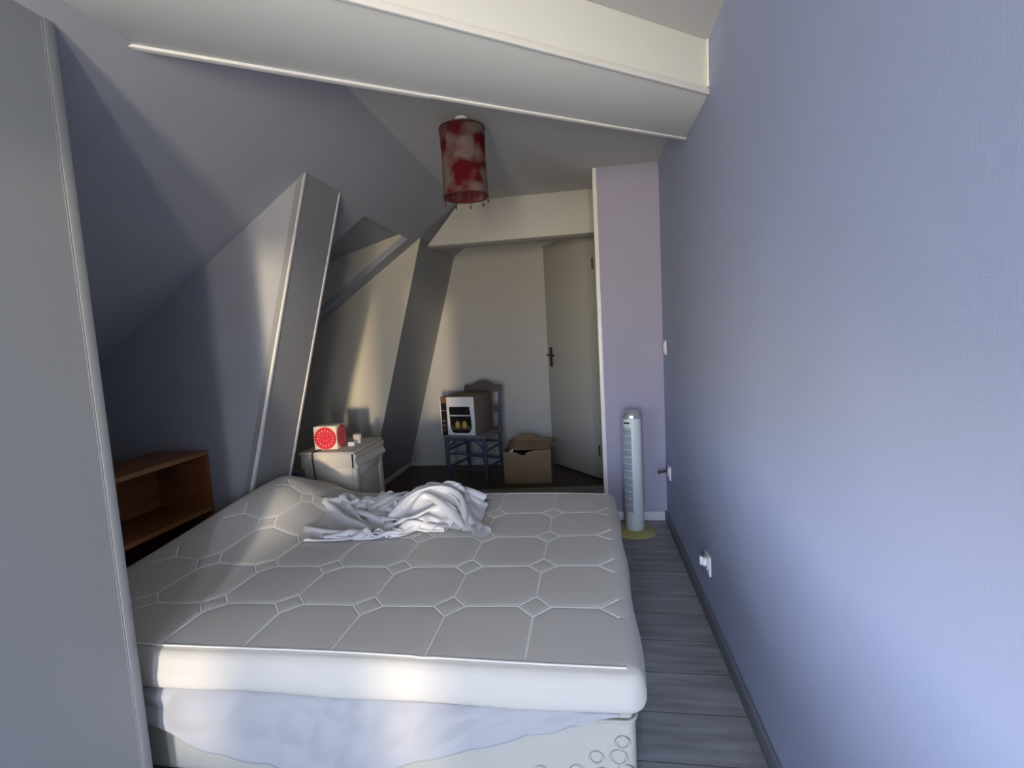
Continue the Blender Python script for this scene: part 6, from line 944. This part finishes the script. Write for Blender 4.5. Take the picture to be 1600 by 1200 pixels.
obj('plinth', nb(NX0+.002, NX1+.002, NY0+.002, NY1-.002, 0, .045), M['stand'], ns, bevel=.005)
dr = obj('cabinet_door', nb(NX1-.0098, NX1+.010, NY0+.012, NY1-.012, .05, NZ-.104), M['stand'], ns, bevel=.002)
y0_, y1_, z0_, z1_ = NY0+.012, NY1-.012, .05, NZ-.104
mb = MB()
for a in ((y0_, y0_+.05, z0_, z1_), (y1_-.05, y1_, z0_, z1_), (y0_+.05, y1_-.05, z0_, z0_+.05), (y0_+.05, y1_-.05, z1_-.05, z1_)):
    mb.box(NX1+.0095-ox, NX1+.020-ox, a[0]-oy, a[1]-oy, a[2], a[3])
obj('door_frame', mb, M['stand'], dr, bevel=.003)

# red and white cube lamp on the nightstand
cub = thing('cube_lamp', 'small cream paper cube lamp printed with red discs, standing on the nightstand', 'lamp', (-1.571, 2.785, NZ), math.radians(5))
c_ = .070
obj('shade', MB().box(-c_, c_, -c_, c_, .002, 2*c_), M['paper'], cub, bevel=.003)
def face_m(k):  # disc frame: local z -> outward
    a = -PI/2+k*PI/2
    return Matrix.Translation((math.cos(a)*c_, math.sin(a)*c_, c_+.001)) @ Matrix.Rotation(a, 4, 'Z') @ Matrix.Rotation(PI/2, 4, 'Y')
for k in range(4):
    F = face_m(k)
    rd = obj('red_disc', MB().lathe([(.067, -.001), (.067, .0012), (.0665, .0015)], 48, mat=F), M['red'], cub, smooth=30)
    mb = MB()
    for (rad_, cnt, w_) in ((.046, 16, .0048), (.034, 12, .0030), (.018, 11, .0026), (.058, 24, .0020)):
        for j in range(cnt):
            a = 2*PI*j/cnt; mb.lathe([(w_, .0014), (w_*.8, .0022)], 8, mat=F @ Matrix.Translation((rad_*math.cos(a), rad_*math.sin(a), 0)))
    o = obj('dot_pattern', mb, M['pinkdot'], rd); o['kind'] = 'stuff'
obj('lid', MB().box(-c_+.004, c_-.004, -c_+.004, c_-.004, 2*c_-.001, 2*c_+.002), M['paper'], cub, bevel=.001)
mb = MB().tube([(-.03, -.074, .004), (-.045, -.10, .004), (-.055, -.133, .003), (-.058, -.140, -.010), (-.057, -.140, -.06), (-.050, -.142, -.12), (-.040, -.143, -.18), (-.034, -.142, -.25)], .0035, 8)
obj('cord', mb, M['black'], cub, smooth=60)['label'] = 'black cord hanging down the nightstand side'
# small pale pieces beside the lamp
o = obj('plug_adapter', MB().box(-.020, .020, -.018, .018, 0, .026), M['plug'], bevel=.004, loc=(-1.452, 2.82, NZ))
o['label'] = 'small cream plastic block lying beside the red cube lamp'; o['category'] = 'adapter'
cu = thing('candle_holder', 'tiny cream holder with dark opening, behind the red cube lamp', 'holder', (-1.455, 2.90, NZ))
obj('cup', MB().lathe([(.021, 0), (.024, .004), (.022, .020), (.025, .030), (.026, .056), (.021, .056), (.019, .036)], 24), M['paper'], cu, smooth=40)
obj('dark_filling', MB().lathe([(.0185, .037), (.0185, .047)], 20), M['dark'], cu, smooth=40)
o = obj('bag', MB().box(-.045, .045, -.04, .04, 0, .5), M['navy'], bevel=.02, seg=3, loc=(-1.70, 2.56, 0))
o['label'] = 'dark blue fabric bag wedged behind the leaning post'; o['category'] = 'bag'

# ------------------------------------------------------------------ chair with its box
ch = thing('chair', 'blue-grey painted wooden chair with an arched top rail, holding the white carton', 'chair', (-1.005, 4.16, 0), math.radians(-15))
w_, d_ = .18, .165; SH = .405
for sx_ in (-1, 1):
    obj('front_leg', MB().tube([(sx_*w_, -d_, 0), (sx_*w_, -d_, SH+.01)], [.015, .020], 12), M['chair'], ch, smooth=50)
    obj('back_leg', MB().tube([(sx_*w_*.93, d_+.02, 0), (sx_*w_*.93, d_, .25), (sx_*w_*.93, d_, SH), (sx_*w_*.93, d_+.05, .80)], [.014, .018, .019, .014], 12), M['chair'], ch, smooth=50)
obj('seat', MB().box(-w_-.02, w_+.02, -d_-.02, d_+.02, SH-.018, SH+.012), M['rush'], ch, bevel=.01, seg=3)
for z, r_ in ((.12, .010), (.25, .010), (.375, .014)):
    obj('front_stretcher', MB().tube([(-w_, -d_, z), (w_, -d_, z)], r_, 10), M['chair'], ch, smooth=50)
for z, r_ in ((.15, .010), (.30, .010)):
    obj('back_stretcher', MB().tube([(-w_*.93, d_+.005, z), (w_*.93, d_+.005, z)], r_, 10), M['chair'], ch, smooth=50)
    for sx_ in (-1, 1):
        obj('side_stretcher', MB().tube([(sx_*w_, -d_, z-.02), (sx_*w_*.93, d_+.005, z-.02)], r_, 10), M['chair'], ch, smooth=50)
for sx_ in (-1, 1):
    obj('corner_brace', MB().tube([(sx_*w_, -d_, .27), (sx_*(w_-.04), -d_, .33), (sx_*(w_-.11), -d_, .375)], .008, 8), M['chair'], ch, smooth=50)
poly = [(-.185, .735)]+[(x_, .775+.062*math.cos(x_/.15*PI/2)**1.0 if abs(x_) < .15 else .785) for x_ in (-.185, -.165, -.15, -.12, -.09, -.06, -.03, 0, .03, .06, .09, .12, .15, .165, .185)]+[(.185, .735)]
Rk = Matrix.Translation((0, d_+.045, 0))
obj('top_rail', MB().prism(poly, 'y', -.011, .011, mat=Rk), M['chairtop'], ch, bevel=.003)
obj('back_slat', MB().box(-.165, .165, d_+.022, d_+.038, .55, .615), M['chairtop'], ch, bevel=.004)

ct = thing('carton', 'white and brown appliance carton showing a small oven, lying on the chair seat', 'carton', (-1.055, 4.165, SH+.0125), math.radians(-11))
bw, bd, bh = .155, .20, .325
obj('carton_body', MB().box(-bw, bw, -bd, bd, 0, bh), mat('printed_brown_card', (.20, .155, .125), .7, .2, var=(5, .2)), ct, bevel=.003)
wp = mat('white_print', (.78, .78, .79), .5, .3); bp_ = mat('black_print', (.012, .012, .014), .4, .3); gp = mat('silver_print', (.45, .46, .46), .5, .3)
fr_ = obj('printed_front', MB().box(-bw+.062, bw, -bd-.0012, -bd, .004, bh-.002), wp, ct)
mb = MB().prism([(-.073, .243), (.112, .243), (.121, .16), (.126, .07), (.108, .032), (.09, .022), (-.035, .022), (-.055, .036), (-.067, .07)], 'y', -bd-.0022, -bd-.0012)
obj('oven_window', mb, bp_, fr_)
obj('oven_bar', MB().box(-.067, .117, -bd-.0032, -bd-.0022, .163, .176), gp, fr_)
obj('oven_tray', MB().box(-.060, .121, -bd-.0028, -bd-.0022, .048, .082), mat('brown_print', (.10, .075, .045), .5, .3), fr_)
for k, cxx in enumerate((.000, .062)):
    obj('printed_bun', MB().lathe([(.023, 0), (.022, .0007)], 24, mat=Matrix.Translation((cxx, -bd-.0030, .092)) @ Matrix.Rotation(PI/2, 4, 'X') @ Matrix.Diagonal((.95, 1.35, 1, 1))), mat('golden_print', (.48, .34, .09), .5, .3, var=(40, .4)), fr_)
sp = obj('printed_strip', MB().box(-bw+.008, -bw+.056, -bd-.0012, -bd, .004, bh-.004), bp_, ct); sp['label'] = 'narrow dark printed strip'
obj('strip_top', MB().box(-bw+.008, -bw+.056, -bd-.002, -bd-.0012, bh-.052, bh-.004), mat('rust_print', (.24, .075, .04), .5, .3), sp)
obj('strip_line', MB().box(-bw+.008, -bw+.056, -bd-.002, -bd-.0012, bh-.116, bh-.113), gp, sp)
for z, r_, c in ((.125, .009, (.32, .25, .22)), (.085, .014, (.14, .09, .07)), (.045, .013, (.13, .08, .06))):
    obj('printed_food', MB().lathe([(r_, 0), (r_, .0006)], 18, mat=Matrix.Translation((-bw+.032, -bd-.0012, z)) @ Matrix.Rotation(PI/2, 4, 'X')), mat('food_print', c, .5, .3), sp)
obj('strip_edge', MB().box(-bw, -bw+.007, -bd-.0012, -bd, .004, bh-.004), wp, ct)
obj('rust_logo', MB().box(bw, bw+.001, -bd+.02, -bd+.10, bh-.075, bh-.052), mat('rust_mark', (.22, .08, .05), .5, .3), ct)

# ------------------------------------------------------------------ cardboard box by the chair
cb = thing('cardboard_box', 'open brown cardboard box with torn flaps, on the floor right of the chair', 'box', (-.533, 4.11, 0), math.radians(1))
w_, d_, h_, k_ = .195, .145, .285, .005
mb = MB().prism([(-w_, .004), (w_, .004), (w_, h_), (.06, h_-.004), (.0, h_-.02), (-.02, h_-.045), (-.06, h_-.035), (-.09, h_-.018), (-w_, h_-.012)], 'y', -d_, -d_+k_)
obj('front_panel', mb, M['card'], cb)
obj('back_panel', MB().box(-w_, w_, d_-k_, d_, .004, h_+.03), M['cardin'], cb)
for s in (-1, 1): obj('side_panel', MB().box(s*w_-(k_ if s > 0 else 0), s*w_+(k_ if s < 0 else 0), -d_+k_, d_-k_, .004, h_), M['card'], cb)
obj('bottom', MB().box(-w_, w_, -d_, d_, 0, .004), M['cardin'], cb)
arc = [(-.14+.11*(1-math.cos(a)), h_+.03+.045*math.sin(a)) for a in np.linspace(0, PI, 12)]
obj('back_flap', MB().prism([(-.14, h_+.03-.02)]+arc+[(.08, h_+.01)], 'y', d_-.002, d_+.003), M['cardin'], cb)
obj('left_flap', MB().prism([(-w_, h_), (-w_+.004, h_-.004), (-w_+.05, h_+.045), (-w_+.045, h_+.048)], 'y', -d_*.6, d_-.01), M['cardin'], cb)
obj('right_flap', MB().prism([(w_, h_), (w_, h_-.005), (w_+.048, h_+.030), (w_+.046, h_+.035)], 'y', -.02, d_-.01), M['card'], cb)
obj('inner_flap', MB().prism([(d_-.01, h_+.02), (d_-.014, h_+.016), (-d_*.35, h_-.02), (-d_*.35, h_-.015)], 'x', -.12, w_-.012), M['card'], cb)
o = obj('clothes', MB().box(-.185, .185, -.125, .125, .006, .235), mat('dark_red_cloth', (.05, .012, .015), .9, .1, var=(14, .5)), bevel=.04, seg=3, loc=(-.533, 4.11, 0))
o['label'] = 'dark red cloth stuffed inside the cardboard box'; o['category'] = 'clothes'
o = obj('plastic_bag', MB().tube([(-.03, 0, 0), (-.015, -.005, .018), (.0, 0, .03), (.012, .004, .05)], [.006, .014, .012, .004], 8), M['plug'], smooth=60, loc=(-.66, 4.005, .236))
o['label'] = 'scrap of white plastic poking out of the cardboard box'; o['category'] = 'bag'

# ------------------------------------------------------------------ tower fan
fn = thing('tower_fan', 'pale tower fan with grey grille and yellowed round base, standing in the far right corner', 'fan', (.238, 2.985, 0), math.radians(-28))
obj('base', MB().lathe([(.125, 0), (.128, .006), (.12, .012), (.06, .02), (.05, .024)], 48), M['yellow'], fn, smooth=40)['label'] = 'yellowed round base'
r_ = .054
obj('column', MB().lathe([(r_*.98, .022), (r_, .03), (r_, .68), (r_*.99, .695)], 48), M['fan'], fn, smooth=40)
obj('top_cap', MB().lathe([(r_*.99, .6955), (r_, .703), (r_*.97, .722), (r_*.75, .735), (r_*.35, .728), (.004, .726)], 48), M['chrome'], fn, smooth=40)['label'] = 'silver control cap'
obj('display', MB().box(-.026, .008, -.0565, -.0515, .668, .676), M['black'], fn)
mb = MB()
a0, a1 = math.radians(222), math.radians(286)
arcp = [(math.cos(a)*(r_+.0012), math.sin(a)*(r_+.0012)) for a in np.linspace(a0, a1, 14)]; arci = [(math.cos(a)*(r_-.01), math.sin(a)*(r_-.01)) for a in np.linspace(a1, a0, 14)]
gr = obj('grille', MB().prism(arcp+arci, 'z', .13, .645), M['fangrey'], fn)
for k in range(13):
    z = .135+k*.042
    p = [(math.cos(a)*(r_+.003), math.sin(a)*(r_+.003), z) for a in np.linspace(a0, a1, 12)]
    obj('slat', MB().tube(p, .0025, 6), M['fan'], gr, smooth=60)
mb = MB()
for a in np.linspace(a0, a1, 12):
    mb.tube([(math.cos(a)*(r_+.0022), math.sin(a)*(r_+.0022), .13), (math.cos(a)*(r_+.0022), math.sin(a)*(r_+.0022), .645)], .0010, 5)
o = obj('fine_bars', mb, M['fangrey'], gr, smooth=60); o['kind'] = 'stuff'

# ------------------------------------------------------------------ wall plates on the right wall
def plate(name, y, z, label, cat, group=None):
    t = thing(name, label, cat, (XR-.0005, y, z))
    obj('plate', MB().box(-.009, 0, -.041, .041, -.041, .041), M['plug'], t, bevel=.003)
    return t
p = plate('light_switch', 3.071, 1.098, 'white square light switch on the right wall near the far corner', 'switch')
obj('rocker', MB().box(-.013, -.009, -.024, .024, -.028, .028), M['plug'], p, bevel=.002)
def socket(name, y, z, label):
    p = plate(name, y, z, label, 'socket')
    mtx = Matrix.Translation((-.009, 0, 0)) @ Matrix.Rotation(-PI/2, 4, 'Y')
    obj('round_insert', MB().lathe([(.027, 0), (.027, .003), (.021, .003), (.020, .0005)], 28, mat=mtx), M['plug'], p, smooth=40)
    return p
socket('wall_socket', 3.02, .352, 'white wall socket low on the right wall in the far corner')
socket('wall_socket', 2.056, .243, 'white wall socket low on the right wall, midway along, with a plug in it')
pl = thing('plug', 'white plug pushed into the nearer wall socket', 'plug', (XR-.012, 2.056, .250))
mtx = Matrix.Rotation(-PI/2, 4, 'Y')
obj('plug_body', MB().lathe([(.019, .001), (.020, .006), (.017, .014), (.010, .018)], 20, mat=mtx), M['plug'], pl, smooth=40)
obj('plug_grip', MB().box(-.026, -.014, -.010, .010, -.012, .024), M['plug'], pl, bevel=.004)
hk = thing('wall_hook', 'small dark hook with a red tip low in the far right corner', 'hook', (XR-.0005, 3.10, .335))
obj('hook_plate', MB().box(-.006, 0, -.010, .010, -.02, .065), M['darkmetal'], hk, bevel=.002)
obj('hook_arm', MB().tube([(-.006, 0, .0), (-.03, -.002, .0), (-.045, -.004, -.004)], .007, 10), M['darkmetal'], hk, smooth=50)
obj('hook_tip', MB().lathe([(.004, 0), (.010, .004), (.010, .014), (.004, .018)], 16, mat=Matrix.Translation((-.043, -.004, -.004)) @ Matrix.Rotation(-PI/2, 4, 'Y')), mat('dark_red_plastic', (.16, .03, .04), .4, .4), hk, smooth=50)

# ------------------------------------------------------------------ hanging lamp
lt = thing('ceiling_lamp', 'cylindrical red patchwork cloth lampshade with bead fringe hanging from the ceiling', 'lamp', (-.522, 2.285, ZC))
lr, lz0, lz1 = .101, -.345, -.050
# translucent cloth with red patches
cm = bpy.data.materials.new('patchwork_cloth'); cm.use_nodes = True; t = cm.node_tree; t.nodes.clear()
out = t.nodes.new('ShaderNodeOutputMaterial'); di = t.nodes.new('ShaderNodeBsdfDiffuse'); tr = t.nodes.new('ShaderNodeBsdfTranslucent'); tp = t.nodes.new('ShaderNodeBsdfTransparent')
m1 = t.nodes.new('ShaderNodeMixShader'); m2 = t.nodes.new('ShaderNodeMixShader')
tcn = t.nodes.new('ShaderNodeTexCoord'); mp = t.nodes.new('ShaderNodeMapping'); mp.inputs['Scale'].default_value = (8, 8, 8); mp.inputs['Location'].default_value = (1.3, .4, .2)
n = t.nodes.new('ShaderNodeTexNoise'); n.inputs['Scale'].default_value = 1; n.inputs['Detail'].default_value = 2
cr = t.nodes.new('ShaderNodeValToRGB'); cr.color_ramp.elements[0].position = .44; cr.color_ramp.elements[0].color = (.27, .195, .185, 1)
cr.color_ramp.elements[1].position = .56; cr.color_ramp.elements[1].color = (.15, .012, .02, 1)
t.links.new(tcn.outputs['Object'], mp.inputs[0]); t.links.new(mp.outputs[0], n.inputs['Vector']); t.links.new(n.outputs[0], cr.inputs[0])
for q in (di, tr): t.links.new(cr.outputs[0], q.inputs[0])
m1.inputs[0].default_value = .45; m2.inputs[0].default_value = .10
t.links.new(di.outputs[0], m1.inputs[1]); t.links.new(tr.outputs[0], m1.inputs[2]); t.links.new(m1.outputs[0], m2.inputs[1]); t.links.new(tp.outputs[0], m2.inputs[2]); t.links.new(m2.outputs[0], out.inputs[0])
M['wire'] = mat('dark_red_wire', (.09, .02, .025), .5, .3)
nz = 30; na = 64; P = np.zeros((nz, na+1, 3))
for i in range(nz):
    v = i/(nz-1); z = lz0+(lz1-lz0)*v
    for j in range(na+1):
        a = 2*PI*j/na; rr = lr-.002*math.sin(PI*v)+.0015*math.sin(a*8+v*5)
        P[i, j] = (rr*math.cos(a), rr*math.sin(a), z)
grid_obj('shade', P, cm, lt)
for z in (lz0, lz1):
    obj('wire_ring', MB().tube([(lr*math.cos(2*PI*j/40), lr*math.sin(2*PI*j/40), z) for j in range(40)], .0035, 8, closed=True), M['wire'], lt, smooth=60)
mb = MB()
for k in range(3):
    a = 2*PI*k/3+.4; mb.tube([(lr*math.cos(a), lr*math.sin(a), lz1), (.012*math.cos(a), .012*math.sin(a), lz1+.004)], .0018, 6)
obj('spider', mb, M['wire'], lt)
obj('socket', MB().lathe([(.018, -.085), (.020, -.07), (.020, -.035), (.010, -.028)], 20), M['dark'], lt, smooth=40)
obj('bulb', MB().lathe([(.004, -.165), (.022, -.155), (.030, -.13), (.022, -.10), (.014, -.085)], 20), mat('bulb_glass', (.6, .58, .54), .2, .5), lt, smooth=50)
obj('ceiling_rose', MB().lathe([(.024, -.010), (.028, -.004), (.028, -.0003)], 24), M['plug'], lt, smooth=40)
obj('hanging_loop', MB().tube([(.013*math.cos(a), 0, -.018+.013*math.sin(a)) for a in np.linspace(0, 2*PI, 18)[:-1]], .0025, 6, closed=True), M['wire'], lt, smooth=60)
for k in range(9):
    a = 2*PI*k/9+.2; x_, y_ = lr*math.cos(a), lr*math.sin(a)
    obj('bead_drop', MB().lathe([(.001, lz0-.003), (.0012, lz0-.012), (.003, lz0-.016), (.0042, lz0-.022), (.003, lz0-.028), (.001, lz0-.031)], 8, mat=Matrix.Translation((x_, y_, 0))), M['wire'], lt, smooth=60)
